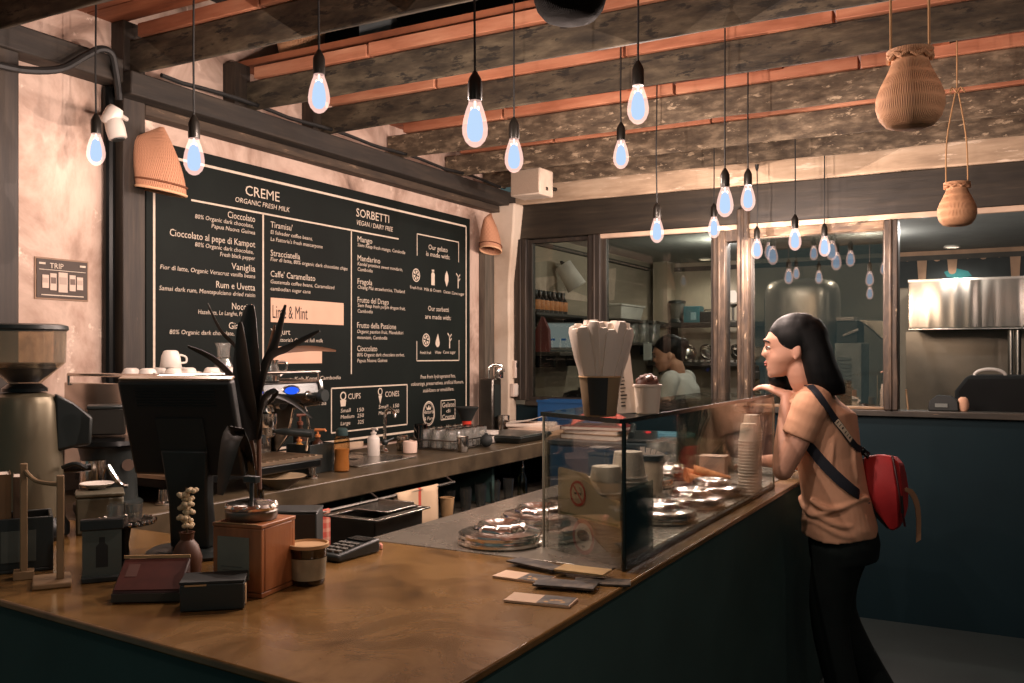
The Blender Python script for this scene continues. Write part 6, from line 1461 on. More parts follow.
# louvred machine
q = at_y(846, 350, 6.5); t = thing('ice_machine', 'pale machine with a louvred side panel right of the steel cooler', 'machine', (q.x + .02, 6.62, 0))
zt_ = at_y(846, 343, 6.45).z
m = MB(); m.span((-.085, -.17, .02), (.085, .2, zt_)); m.build('body', plain('pale_enamel', (176, 176, 170), .4), t, bevel=.004)
for k in range(14):
    z = zt_ - .11 - k * .026; m = MB(); m.loft([[(-.07, -.171, z), (.02, -.171, z), (.02, -.171, z + .014), (-.07, -.171, z + .014)], [(-.07, -.180, z - .004), (.02, -.180, z - .004), (.02, -.174, z + .014), (-.07, -.174, z + .014)]]); m.build('louvre', plain('louvre_grey', (120, 122, 118), .5), t)
m = MB(); m.span((-.08, -.15, zt_ + .001), (.06, .15, zt_ + .15)); m.build('dark_top', M_black, t, bevel=.006)
m = MB(); m.span((-.08, -.16, zt_ + .151), (.04, .15, zt_ + .175)); m.tube([(-.03, -.17, zt_ + .05), (.07, -.19, zt_ + .09)], .010, 8); m.build('lit_top', plain('lit_top', (214, 196, 184), .4), t, bevel=.004)  # pale slab paints the light on the dark box's top, plus its handle
# steel mixer with bowl
q = at_y(872, 400, 6.15); t = thing('dough_mixer', 'steel mixer with a wedge-shaped head and round bowl beside the right window post', 'mixer', (q.x + .01, 6.22, 0))
zh = at_y(872, 320, 6.3).z
m = MB(); m.span((-.12, -.12, 0), (.12, .14, .82)); m.build('cabinet', plain('kitchen_cabinet_grey', (60, 62, 60), .6), t)
m = MB(); m.loft([[(-.10, -.10, zh), (.11, -.10, zh - .01), (.11, -.10, zh - .20), (.06, -.10, zh - .14), (-.02, -.10, zh - .06)], [(-.10, .12, zh), (.11, .12, zh - .01), (.11, .12, zh - .20), (.06, .12, zh - .14), (-.02, .12, zh - .06)]]); m.build('head', M_steel, t, bevel=.008)
m = MB(); m.tube([(.07, .08, .82), (.07, .08, zh - .1)], .035, 12); m.build('column', M_steel_d, t)
m = MB(); m.lathe([(0, .92), (.06, .92), (.09, .96), (.10, 1.06), (.105, 1.10), (.095, 1.10), (.09, 1.05), (0, .94)], (.0, -.02, 0), n=26); m.build('bowl', M_chrome, t)
m = MB(); m.lathe([(0, .821), (.08, .821), (.05, .86), (.03, .919), (0, .919)], (.0, -.02, 0), n=20); m.build('bowl_stand', M_steel_d, t)
q = at_y(871, 408, 5.36); t = thing('beige_cup', 'small beige paper cup on the ledge behind the mirror-like window', 'cup', (q.x, 5.385, 1.1405))
m = MB(); m.lathe([(0, 0), (.014, 0), (.019, .062), (.018, .062), (.013, .003), (0, .003)], n=20); m.build('cup_wall', M_kraft, t)
m = MB(); m.tube([(.0185 * math.cos(a), .0185 * math.sin(a), .062) for a in [2 * PI * k / 20 for k in range(21)]], .0015, 5); m.build('rim', M_kraft, t)
# cooking hood, steel cladding and the dripping paint band on the back wall
HX = at_y(908, 300, 7.6).x
t = thing('cooker_hood', 'long stainless cooker hood over the kitchen, right of the window posts', 'cooker hood', (.9, 7.95, 1.64))
m = MB(); m.span((HX - .9, -.345, 0), (.95, .33, .37)); m.build('hood_body', layered('polished_hood', [(.3, (138, 132, 124)), (.7, (164, 158, 150))], scale=(5, 1, .5), ns=1.0, detail=1, rough=.16, bmp=.04, metal=1), t, bevel=.006)
m = MB(); m.span((HX - .9, -.352, -.014), (.95, -.30, -.0005)); m.build('lower_lip', M_chrome, t, bevel=.003)
m = MB(); m.span((HX - .9, -.349, .355), (.95, -.3455, .372)); m.build('top_trim', M_chrome, t)
m = MB(); m.span((.22, -.36, .08), (.5, -.3455, .20)); m.build('control_panel', M_black, t, bevel=.004)
cx0 = at_y(906, 350, KY).x
m = MB(); m.span((cx0, KY - .02, .5), (1.9, KY - .001, 1.63)); o = struct(m, 'trim_24', layered('steel_cladding', [(.3, (120, 112, 100)), (.7, (150, 142, 130))], ns=1.4, rough=.3, bmp=.004, metal=.8))
for k, px in enumerate((1011, 1018)):
    q = at_y(px, 370, 7.7); m = MB(); m.tube([(q.x, 7.7, 0), (q.x, 7.7, 1.62)], .022, 12); solo(m, 'hood_pipe', M_steel, ('left steel pipe under the cooker hood near the picture edge', 'right steel pipe under the cooker hood near the picture edge')[k], 'pipe')
m = MB(); m.span((at_y(898, 300, KY).x, KY - .012, 2.0), (1.9, KY - .001, 2.299)); mu = struct(m, 'trim_25', plain('dark_paint_band', (34, 40, 40), .7))
def drip(px0, px1, lens):
    P0, P1 = at_y(px0, 260, KY - .016).x, at_y(px1, 260, KY - .016).x
    n_ = len(lens); pts = [(P0, 2.297)]
    bot = []
    for k, L in enumerate(lens):
        x = P0 + (P1 - P0) * (k + .5) / n_; w = (P1 - P0) / n_ * .3
        bot += [(x - w, 2.22 if L > .1 else 2.25)] + [(x + w * math.cos(a), 2.297 - L + w * math.sin(a)) for a in [PI + PI * q / 6 for q in range(7)]] + [(x + w, 2.22 if L > .1 else 2.25)]
    m = MB(); poly_ = [(P1, 2.297), (P0, 2.297)] + bot
    # build as vertical strips so the outline stays simple
    for k, L in enumerate(lens):
        xa_, xb2 = P0 + (P1 - P0) * k / n_, P0 + (P1 - P0) * (k + 1) / n_; xm = (xa_ + xb2) / 2; w = (xb2 - xa_) * .26
        o_ = [(xa_, 2.297), (xa_, 2.252), (xm - w * 1.3, 2.235), (xm - w, 2.297 - L)] + [(xm + w * math.cos(a), 2.297 - L + w * math.sin(a)) for a in [PI + PI * q / 6 for q in range(1, 6)]] + [(xm + w, 2.297 - L), (xm + w * 1.3, 2.235), (xb2, 2.252), (xb2, 2.297)]
        m.loft([[(x, KY - .0125, z) for x, z in o_], [(x, KY - .018, z) for x, z in o_]])
    m.build('paint_drips', plain('cream_drips', (176, 140, 112), .7), mu)
drip(900, 1040, [.05, .22, .06, .17, .05, .06, .05, .23, .05])
m = MB(); m.loft([[(at_y(px, py, KY - .02).x, KY - .0125, at_y(px, py, KY - .02).z) for px, py in ((944, 272), (955, 268), (968, 271), (972, 276), (960, 278), (947, 277))], [(at_y(px, py, KY - .02).x, KY - .016, at_y(px, py, KY - .02).z) for px, py in ((944, 272), (955, 268), (968, 271), (972, 276), (960, 278), (947, 277))]]); m.build('teal_patch', plain('teal_patch', (40, 120, 122), .7), mu)
# things on the ledge at the right
q = at_y(992, 408, 5.62); t = thing('covered_appliance', 'large black covered appliance rising behind the ledge at the right picture edge', 'appliance', (q.x + .10, 5.75, 0))
m = MB(); m.loft([[(-.28, -.2, .3), (.42, -.2, .3), (.42, .2, .3), (-.28, .2, .3)], [(-.28, -.2, 1.24), (.42, -.2, 1.24), (.42, .2, 1.24), (-.28, .2, 1.24)], [(-.22, -.17, 1.325), (.40, -.17, 1.33), (.40, .17, 1.33), (-.22, .17, 1.325)]]); m.build('cover', plain('matt_black_cover', (11, 14, 14), .8, spec=.2), t, bevel=.02)
m = MB(); m.tube([(-.11 + .075 * math.cos(a), -.12, 1.325 + .035 * math.sin(a)) for a in [PI - PI * k / 12 for k in range(13)]], .009, 8); m.build('pale_handle', plain('pale_plastic', (196, 192, 184), .5), t)
m = MB()
for sx in (-.24, .38):
    for sy in (-.16, .16): m.tube([(sx, sy, 0), (sx, sy, .3)], .02, 8)
m.build('stand', M_blackm, t)
q = at_y(944, 409, 5.385); t = thing('black_pouch', 'small black pouch on the ledge at the kitchen opening', 'pouch', (q.x, 5.365, 1.1405))
m = MB(); m.loft([[(-.075, -.035, 0), (.075, -.035, 0), (.075, .035, 0), (-.075, .035, 0)], [(-.07, -.03, .05), (.07, -.03, .055), (.07, .03, .055), (-.07, .03, .05)], [(-.03, -.012, .085), (.04, -.012, .08), (.04, .012, .08), (-.03, .012, .085)]]); m.build('pouch_body', M_rubber, t, bevel=.006)
m = MB(); m.box((-.01, -.037, .03), (.06, .003, .02)); m.build('pale_mark', plain('grey_print2', (110, 116, 112), .7), t)
q = at_y(963, 408, 5.36); m = MB()  # made-up bundle in place of a hand at the ledge
m.loft([[(.028 * math.cos(a) * s * (1 + .1 * math.sin(3 * a)), .02 * math.sin(a) * s, z) for a in [2 * PI * j / 16 for j in range(16)]] for z, s in ((0, .7), (.015, 1.0), (.04, 1.05), (.065, .8), (.075, .4))]); solo(m, 'hand_stand_in', plain('hand_skin_tone', (206, 160, 130), .8), 'small peach bundle standing in for a hand on the ledge beside the black pouch', 'cloth', (q.x, 5.365, 1.1405), smooth=60)
q = at_y(909, 409, 5.34); t = thing('wooden_stick', 'thin pale wooden stick propped on the ledge at the kitchen opening', 'stick', (q.x, 5.30, 1.1405))
m = MB(); m.tube([(0, 0, .003), (-.012, .02, .105)], .005, 8); m.build('shaft', M_stick, t)
m = MB(); m.ball((-.0121, .0202, .108), .006, 8, 6); m.build('tip', M_stick, t)
# ceiling downlights
for k, (px, py) in enumerate(((705, 258.5), (952, 246))):
    q = at_z(px, py, 2.298); t = thing('downlight', ('round recessed downlight above the worker in the kitchen ceiling', 'round recessed downlight above the cooker hood in the kitchen ceiling')[k], 'downlight', (q.x, q.y, 2.285))
    m = MB(); m.lathe([(.055, .0145), (.062, .006), (.062, 0), (.05, 0), (.046, .012)], n=28); m.build('ring', M_white, t)
    m = MB(); m.lathe([(0, .010), (.046, .010), (.046, .013), (0, .013)], n=24); m.build('lens', glow('downlight_lens', (255, 236, 210), 6.0), t)
    DL = globals().setdefault('DOWN', []); DL.append((q.x, q.y))
# ================================================================== people
from mathutils.bvhtree import BVHTree
def bake(o, voxel, smooth=6, it=.5, disp=None):
    """fuse overlapping closed shapes into one continuous skin and keep the result as plain mesh"""
    r = o.modifiers.new('fuse', 'REMESH'); r.mode = 'VOXEL'; r.voxel_size = voxel; r.use_smooth_shade = True
    s_ = o.modifiers.new('smooth', 'SMOOTH'); s_.factor = it; s_.iterations = smooth
    dg = bpy.context.evaluated_depsgraph_get(); dg.update()
    me = bpy.data.meshes.new_from_object(o.evaluated_get(dg)); o.modifiers.clear()
    old = o.data; o.data = me; bpy.data.meshes.remove(old)
    for p in me.polygons: p.use_smooth = True
    return o
def ell(c, a, b, n=28, z=None, pw=1.0):
    out = []
    for j in range(n):
        t = 2 * PI * j / n; ct, st_ = math.cos(t), math.sin(t)
        out.append((c[0] + a * math.copysign(abs(ct) ** pw, ct), c[1] + b * math.copysign(abs(st_) ** pw, st_), c[2]))
    return out
def chain(mb, pts, rs, k=5, n=14):
    P = spline(pts, k); R = []
    for i in range(len(P)):
        f = i / k; a = min(int(f), len(rs) - 2); R.append(rs[a] + (rs[a + 1] - rs[a]) * (f - a))
    mb.tube(P, R, n); mb.ball(P[0], R[0] * .98, 12, 8); mb.ball(P[-1], R[-1] * .98, 12, 8)
def hand(mb, wrist, fwd, palm_n, side, s=1.0, curl=.5):
    """palm, four bent fingers and a thumb; fwd towards the fingers, palm_n out of the palm, side towards the thumb"""
    f, pn, sd = Vector(fwd).normalized(), Vector(palm_n).normalized(), Vector(side).normalized()
    w = Vector(wrist)
    rings = []
    for t, wd, th in ((-.01, .024, .019), (.02, .030, .018), (.05, .037, .016), (.078, .039, .014), (.090, .034, .011)):
        c = w + f * t * s; rings.append([c + sd * wd * s * math.cos(a) + pn * th * s * math.sin(a) for a in [2 * PI * j / 16 for j in range(16)]])
    mb.loft(rings)
    for k, (off, L) in enumerate(((.0285, .066), (.0095, .074), (-.0095, .069), (-.028, .054))):
        b = w + (f * .082 + sd * off) * s; d = f.copy(); pts = [b - f * .012 * s]; p_ = b
        for seg, (fr_, an) in enumerate(((.45, curl * .8), (.30, curl), (.25, curl * .8))):
            R = Matrix.Rotation(an, 3, f.cross(pn).normalized()) ; d = (R @ d).normalized(); p_ = p_ + d * L * fr_ * s; pts.append(p_.copy())
        mb.tube(pts, [.0088 * s, .0085 * s, .0078 * s, .0064 * s], 10); mb.ball(pts[-1], .0064 * s, 8, 6)
        for q in pts[1:-1]: mb.ball(q, .0085 * s, 8, 6)
    b = w + (f * .018 + sd * .026) * s
    pts = [b, b + (f * .026 + sd * .018 + pn * .012) * s, b + (f * .052 + sd * .022 + pn * .020) * s, b + (f * .074 + sd * .018 + pn * .022) * s]
    mb.tube(pts, [.013 * s, .0115 * s, .0095 * s, .0072 * s], 10); mb.ball(pts[-1], .0072 * s, 8, 6); mb.ball(pts[1], .0115 * s, 8, 6)
HEADZ = [(.100, .0, -.045, .032), (.085, .040, -.080, .056), (.062, .068, -.097, .068), (.034, .0850, -.103, .074), (.018, .0835, -.102, .074), (.0, .0800, -.098, .0725), (-.02, .0835, -.088, .071), (-.035, .0865, -.070, .067), (-.049, .0875, -.045, .060), (-.058, .0860, -.030, .053), (-.067, .0890, -.018, .047), (-.078, .0850, -.006, .041), (-.090, .0865, .008, .034), (-.099, .0780, .020, .026), (-.104, .064, .030, .016)]
def head(mb, M):
    mb.loft([[M @ Vector(p) for p in ell(((xf + xb) / 2, 0, z), (xf - xb) / 2, hw_, 32, pw=.92 if z > -.03 else .85)] for z, xf, xb, hw_ in HEADZ])
    for p, r in (((.080, 0, .016), .0075), ((.086, 0, .002), .0085), ((.0910, 0, -.009), .0090), ((.0945, 0, -.018), .0088), ((.088, .010, -.025), .0075), ((.088, -.010, -.025), .0075), ((.080, .024, -.016), .016), ((.080, -.024, -.016), .016), ((.084, .020, .032), .008), ((.084, -.020, .032), .008), ((.0815, 0, -.046), .009), ((.081, 0, -.066), .010), ((.074, 0, -.092), .014)):
        mb.ball(M @ Vector(p), r, 12, 8)
    for s in (-1, 1):
        mb.ball((0, 0, 0), (.016, .007, .029), 14, 10, M=M @ Matrix.Translation((-.022, s * .074, -.016)) @ Matrix.Rotation(.2 * -s, 4, 'Z') @ Matrix.Rotation(-.15, 4, 'Y'))
        mb.ball((0, 0, 0), (.008, .006, .010), 10, 8, M=M @ Matrix.Translation((-.015, s * .074, -.040)))
M_skin = layered('skin', [(.3, (196, 146, 122)), (.7, (210, 162, 138))], ns=4, rough=.5, bmp=0)
M_lip = plain('lip', (172, 98, 84), .45); M_hair = layered('black_hair', [(.3, (7, 9, 10)), (.7, (14, 16, 17))], scale=(1, 1, .15), ns=60, rough=.5, bmp=.002, spec=.18)
M_eye = plain('eye_dark', (24, 18, 16), .2); M_eyew = plain('eye_white', (206, 196, 188), .3)
def face(parent, M, look=0.0):
    for s in (-1, 1):
        m = MB(); m.ball((0, 0, 0), (.0083, .0118, .0060), 14, 10, M=M @ Matrix.Translation((.0735, s * .031, .004)) @ Matrix.Rotation(s * .35, 4, 'Z')); e = m.build('eye', M_eyew, parent)
        m = MB(); m.ball((0, 0, 0), (.0036, .0066, .0056), 12, 8, M=M @ Matrix.Translation((.0805, s * .0295, .0015)) @ Matrix.Rotation(s * .35, 4, 'Z')); m.build('iris', M_eye, e)
        m = MB(); m.tube([M @ Vector(p) for p in spline([(.0835, s * .018, .0035), (.0835, s * .028, .0085), (.079, s * .038, .0075), (.0715, s * .046, .0025)], 4)], [.0012] + [.0019] * 11 + [.0010], 6); m.build('eyelashes', M_eye, e)
        m = MB(); m.tube([M @ Vector(p) for p in spline([(.0885, s * .014, .027), (.0865, s * .028, .0315), (.078, s * .043, .029), (.069, s * .053, .022)], 4)], [.0022] + [.0030] * 11 + [.0012], 6); m.build('eyebrow', M_hair, parent)
    m = MB(); m.ball((0, 0, 0), (.0062, .018, .0042), 16, 8, M=M @ Matrix.Translation((.0895, 0, -.0485))); m.ball((0, 0, 0), (.0066, .017, .0048), 16, 8, M=M @ Matrix.Translation((.0880, 0, -.0575))); m.build('lips', M_lip, parent)

# ------------------------------------------------------------------ the woman leaning on the counter
ORG = Vector((-.47, 3.50, 0)); RZ = math.radians(179)
WM = Matrix.Translation(ORG) @ Matrix.Rotation(RZ, 4, 'Z'); WI = WM.inverted()
L = lambda px, py, d: WI @ at_d(px, py, d)
woman = thing('person', 'woman in a tan tee and dark trousers leaning on the gelato counter, facing the kitchen', 'person', ORG, RZ)
hM = Matrix.Translation(L(790, 347, 3.30)) @ Matrix.Rotation(math.radians(192) - RZ, 4, 'Z') @ Matrix.Rotation(.09, 4, 'Y')
nk = L(812, 388, 3.33); ch = L(825, 428, 3.34); ws = L(832, 478, 3.34); hp_ = L(843, 528, 3.35)
shl = L(812, 404, 3.20); elb = L(783, 470, 3.21); wrl = L(788, 396, 3.33)
shr = Vector((shl.x + .01, -shl.y + .02 + 2 * ch.y - .0, shl.z)); shr.y = ch.y - (shl.y - ch.y); shr.x += .05; shr.z -= .02
elr = WI @ Vector((-.70, 3.72, 1.02)); wrr = WI @ Vector((-.90, 3.80, 1.00))
body = MB()
head(body, hM)
chain(body, [hM @ Vector((-.030, 0, -.045)), hM @ Vector((-.030, 0, -.11)), nk + Vector((.0, 0, -.01))], [.050, .048, .055])
# trunk core (under the clothes) and legs
tor = [(hp_ + Vector((0, 0, -.03)), .10, .155), (hp_, .10, .15), (ws, .082, .122), (ch, .095, .145), (ch + Vector((.004, 0, .07)), .085, .15), (nk + Vector((0, 0, -.02)), .055, .08)]
body.loft([ell(tuple(c), a, b) for c, a, b in tor])
for s in (-1, 1):
    h = hp_ + Vector((0, s * .082, -.05)); kn = Vector((h.x + .03, h.y + s * .005, .47)); an = Vector((.0 + (.02 if s > 0 else -.10), h.y + s * .02, .085))
    chain(body, [h, kn, an], [.080, .052, .036]); chain(body, [an, an + Vector((.05, 0, -.045)), an + Vector((.13, s * .01, -.058))], [.036, .034, .026])
for sh, el, wr in ((shl, elb, wrl), (shr, elr, wrr)):
    chain(body, [sh, sh.lerp(el, .5) + Vector((-.008, 0, 0)), el], [.046, .041, .036])
    chain(body, [el, el.lerp(wr, .35) + (Vector((0, .006, 0))), wr], [.037, .036, .024])
    body.ball(el, .037, 12, 8)
kn_ = L(772, 388.5, 3.375); fw = (kn_ - wrl).normalized()
hand(body, wrl, fw, Vector((0, 0, -1)) - fw * fw.dot(Vector((0, 0, -1))), WI.to_3x3() @ Vector((.1, 1, .05)), .95, .34)
fr_ = (WI.to_3x3() @ Vector((-1, .25, -.15))).normalized()
hand(body, wrr, fr_, Vector((0, 0, -1)), WI.to_3x3() @ Vector((-.2, -1, 0)), .95, .25)
bo = body.build('body', M_skin, woman, 180); bake(bo, .0040, 6)
face(woman, hM)
# hair: crown, back fall tucked behind the near ear, and the far side falling forward
hair = MB()
hair.ball((0, 0, 0), (.100, .087, .088), 28, 18, M=hM @ Matrix.Translation((-.026, 0, .034)))
def hr(z, xc, rx, yc, ry): return [hM @ Vector(p) for p in ell((xc, yc, z), rx, ry, 28, pw=.9)]
hair.loft([hr(.108, -.034, .040, 0, .036), hr(.088, -.042, .072, 0, .066), hr(.05, -.050, .085, 0, .084), hr(.02, -.066, .070, 0, .087), hr(-.02, -.085, .060, -.001, .090), hr(-.06, -.090, .062, -.002, .092), hr(-.10, -.098, .066, -.004, .092), hr(-.14, -.108, .066, -.008, .088), hr(-.165, -.116, .060, -.012, .080), hr(-.185, -.130, .046, -.016, .066)])
chainM = lambda P: [hM @ Vector(p) for p in P]
chain(hair, chainM([(.040, -.066, .07), (.048, -.078, .02), (.040, -.082, -.04), (.050, -.078, -.09), (.056, -.066, -.118), (.035, -.066, -.14)]), [.022, .022, .028, .034, .032, .020])
chain(hair, chainM([(.0, -.080, .0), (-.01, -.084, -.06), (.0, -.078, -.12), (-.02, -.07, -.16)]), [.03, .036, .040, .026])
hair.ball((0, 0, 0), (.074, .084, .060), 24, 14, M=hM @ Matrix.Translation((-.036, 0, .052)) @ Matrix.Rotation(.75, 4, 'Y'))
ho = hair.build('hair', M_hair, woman, 180); bake(ho, .0045, 14)

# tee shirt
M_tee = layered('tan_tee', [(.3, (200, 150, 118)), (.55, (212, 164, 132)), (.8, (202, 154, 122))], ns=7, rough=.9, bmp=.004)
tee = MB()
def dfold(c, a, b, i):
    out = []
    for j, p in enumerate(ell(tuple(c), a, b, 40, pw=.92)):
        t = 2 * PI * j / 40; k = 1 + .022 * math.sin(5 * t + i * 1.3) * (1 if i < 5 else .4); out.append((c.x + (p[0] - c.x) * k, c.y + (p[1] - c.y) * k, p[2] + .006 * math.sin(3 * t + i)))
    return out
hem = L(840, 531, 3.35)
secs = [(hem + Vector((.0, 0, -.012)), .128, .176), (hem + Vector((0, 0, .02)), .130, .178), (hp_.lerp(ws, .5), .120, .166), (ws, .112, .156), (ws.lerp(ch, .5), .110, .158), (ch, .114, .168), (ch + Vector((.0, 0, .055)), .106, .176), (nk + Vector((-.008, 0, -.045)), .084, .168), (nk + Vector((-.006, 0, -.018)), .066, .112), (nk + Vector((-.002, 0, .004)), .056, .070)]
tee.loft([dfold(c, a, b, i) for i, (c, a, b) in enumerate(secs)])
TORSO = (list(tee.v), [list(f) for f in tee.f])
for sh, el, ly in ((shl, elb, 1), (shr, elr, -1)):
    d = (el - sh); e1 = sh + d * .50
    tee.tube(spline([sh + Vector((0, -ly * .055, .012)), sh + d * .04 + Vector((0, 0, .004)), sh + d * .26, e1], 5), [.062] * 4 + [.064] * 4 + [.061] * 4 + [.058] * 4, 20)
    tee.ball(sh, .062, 16, 10)
# cloth gathered above the hem and pulled folds
for k, (a0, a1, z, r) in enumerate(((.5, 2.4, .040, .013), (.7, 2.7, .075, .012), (.3, 2.0, .105, .010), (1.1, 3.0, .13, .010))):
    P = []
    for q in range(9):
        t = a0 + (a1 - a0) * q / 8; c = hem.lerp(ws, z / .2); P.append((c.x + .121 * math.cos(t), c.y + .168 * math.sin(t), hem.z + z + .020 * math.sin(q * .7 + k) - .012 * q / 8))
    tee.tube(spline(P, 3), r, 8)
for a0, a1 in (((shl + Vector((-.05, -.02, -.07))), ws + Vector((.05, .13, .05))), ((shl + Vector((-.07, -.04, -.05))), ws + Vector((-.02, .15, .0))), (ch + Vector((-.10, .06, .03)), ws + Vector((-.10, .06, -.06)))):
    tee.tube(spline([a0, a0.lerp(a1, .5) + Vector((0, .012, 0)), a1], 5), [.004] * 3 + [.011] * 5 + [.005] * 3, 8)
to = tee.build('tee_shirt', M_tee, woman, 180); bake(to, .005, 4)
# trousers and shoes
tr = MB(); M_tr = plain('black_trousers', (24, 32, 32), .9, var=.15, spec=.15)
tr.loft([ell(tuple(hp_ + Vector((0, 0, .02))), .112, .160), ell(tuple(hp_ + Vector((-.004, 0, -.05))), .124, .172), ell(tuple(hp_ + Vector((-.004, 0, -.11))), .118, .168)])
for s in (-1, 1):
    h = hp_ + Vector((0, s * .082, -.06)); kn = Vector((h.x + .03, h.y + s * .005, .47)); an = Vector(((.02 if s > 0 else -.10), h.y + s * .02, .10))
    chain(tr, [h, kn, an], [.094, .066, .052], 6, 18)
bake(tr.build('trousers', M_tr, woman, 180), .008, 5)
for s in (-1, 1):
    an = Vector(((.02 if s > 0 else -.10), hp_.y + s * .102, 0)); m = MB()
    m.loft([[(an.x + x * 1.0, an.y + y, z) for x, y in [(.17, .0), (.15, .035), (.08, .045), (0, .038), (-.065, .03), (-.08, 0), (-.065, -.03), (0, -.038), (.08, -.045), (.15, -.035)]] for z in (.002, .03)] + [[(an.x + x, an.y + y * .85, .075 if x < .05 else .05) for x, y in [(.16, .0), (.14, .03), (.08, .04), (0, .036), (-.06, .028), (-.075, 0), (-.06, -.028), (0, -.036), (.08, -.04), (.14, -.03)]]])
    m.build('shoe', M_rubber, woman, 60, bevel=.006)

# ------------------------------------------------------------------ the red backpack
def bvh_of(o):
    me = o.data; Mw = WM
    return BVHTree.FromPolygons([Mw @ v.co for v in me.vertices], [list(p.vertices) for p in me.polygons])
TB = bvh_of(to)
TC = BVHTree.FromPolygons([WM @ Vector(v) for v in TORSO[0]], TORSO[1])
def onto(px, py, lift=.005, tree=None):
    T_ = tree or TB; o, d = Vector((0, 0, H)), ray(px, py).normalized(); h = T_.ray_cast(o, d)
    if h[0] is None: h = T_.find_nearest(at_d(px, py, 3.3))
    n_ = h[1]; n_ = n_ if n_.dot(d) < 0 else -n_
    return h[0] + n_ * lift, n_
PC = at_d(887, 491, 3.36)
pack = thing('backpack', 'small red backpack with a zip and tan handle, worn by the leaning woman', 'backpack', PC, RZ)
PR = Matrix.Rotation(.16, 4, 'Y') @ Matrix.Rotation(.10, 4, 'X')
M_redb = layered('red_canvas', [(.3, (150, 30, 34)), (.6, (178, 38, 40)), (.8, (160, 30, 34))], ns=6, rough=.6, bmp=.001)
outl = [(-.070, .132), (.070, .132), (.100, .085), (.108, .010), (.090, -.070), (.040, -.140), (-.040, -.140), (-.090, -.070), (-.108, .010), (-.100, .085)]
m = MB(); slices = [(.055, .94), (.045, 1.0), (.0, 1.02), (-.045, .93), (-.066, .74)]
tp = lambda x, z: x + (-.012 - x) * .75 * min(1, max(0, (-z - .03) / .11))
m.loft([[PR @ Vector((tp(x, z * s), y * s, z * s - (1 - s) * .02)) for y, z in outl] for x, s in slices]); m.build('pack_body', M_redb, pack, 28, bevel=.006)
m = MB(); m.loft([[PR @ Vector((tp(x, z * s) + .002, y * s, z * s)) for y, z in outl] for x, s in ((.076, .88), (.070, .96), (.0555, .96))]); m.build('back_panel', plain('navy_padding', (24, 30, 36), .8), pack, 40, bevel=.004)
m = MB(); zp = [PR @ Vector(p) for p in ((-.045, .062, .125), (-.052, .094, .080), (-.054, .100, .010), (-.052, .085, -.060), (-.048, .040, -.128))]; m.tube(spline(zp, 5), .0042, 8); m.build('zip', plain('dark_zip', (60, 18, 20), .5), pack)
m = MB(); a = PR @ Vector((-.060, .099, -.020)); m.tube([a, a + Vector((-.004, .006, -.035)), a + Vector((-.004, .008, -.06))], [.005, .004, .006], 8); m.build('zip_puller', M_blackm, pack)
I4 = pack.matrix_basis if False else (Matrix.Translation(PC) @ Matrix.Rotation(RZ, 4, 'Z')).inverted()
pl = lambda p: I4 @ p
m = MB(); hdl = [at_d(*q) for q in ((904, 489, 3.33), (911, 492, 3.33), (916.5, 503, 3.34), (918.5, 518, 3.35), (918.5, 541, 3.36))]
P = spline([pl(q) for q in hdl], 5); m.ribbon(P, (I4.to_3x3() @ Vector((CS * .8, SN * .8, .5))), .010, .003); m.build('handle_strap', plain('tan_webbing', (170, 132, 100), .8), pack)
M_strap = plain('navy_strap', (26, 32, 42), .7, var=.1)
def strap(pix, w, name, tail=None, tree=None):
    P, S = [], []
    for q in pix:
        p_, n_ = onto(*q, lift=.009 if tree else .006, tree=tree); P.append(p_); S.append(n_)
    if tail is not None: P += tail; S += [S[-1]] * len(tail)
    Q = [pl(p_) for p_ in P]; R3 = I4.to_3x3(); side = []
    for i in range(len(Q)):
        t = (Q[min(i + 1, len(Q) - 1)] - Q[max(i - 1, 0)]).normalized(); side.append(t.cross(R3 @ S[i]).normalized())
    m = MB(); m.ribbon(Q, side, w, .003); return m.build(name, M_strap, pack, 50), Q, side, [R3 @ s_ for s_ in S]
top = PC + (Matrix.Rotation(RZ, 4, 'Z') @ PR) @ Vector((.060, .055, .128)); low = PC + (Matrix.Rotation(RZ, 4, 'Z') @ PR) @ Vector((.060, .085, .0))
st1, Q1, S1, N1 = strap([(806, 384.5), (810, 387), (815, 392), (821, 400), (828, 410), (835, 420.5), (842, 430), (849, 440), (855, 447)], .0125, 'shoulder_strap', [at_d(862, 450.5, 3.31), at_d(869, 456, 3.33)])
st2, Q2, S2, N2 = strap([(806, 437), (809, 443), (814, 450), (821, 459.5), (830, 470), (839, 479.5), (848, 488), (856, 494)], .019, 'lower_strap', [at_d(862, 497, 3.28), at_d(869, 500, 3.31)], TC)
m = MB(); ia, ib = 5, 8
m.ribbon([Q1[i] + N1[i] * .003 for i in range(ia, ib)], S1[ia:ib], .010, .0012); m.build('strap_label', plain('label_cream', (206, 190, 164), .8), pack)
m = MB()
for f, ln in ((.08, .10), (.24, .08), (.40, .16), (.60, .08), (.74, .06), (.88, .14)):
    t = f * (ib - ia - 1); i = min(int(t), ib - ia - 2) + ia; u = t - (i - ia); c = Q1[i].lerp(Q1[i + 1], u) + N1[i] * .0042; d = (Q1[i + 1] - Q1[i]) * ln * .8
    m.ribbon([c - d * .5, c, c + d * .5], [S1[i]] * 3, .0058, .0006)
m.build('label_lettering', M_ink, pack, smooth=0)
for q in (at_d(862, 451, 3.30), at_d(863, 498, 3.275)):
    c = pl(q); m = MB(); m.ball(c, (.013, .010, .016), 12, 8); m.tube([c, c + Vector((-.02, 0, -.02))], .006, 8); m.build('buckle', M_blackm, pack)

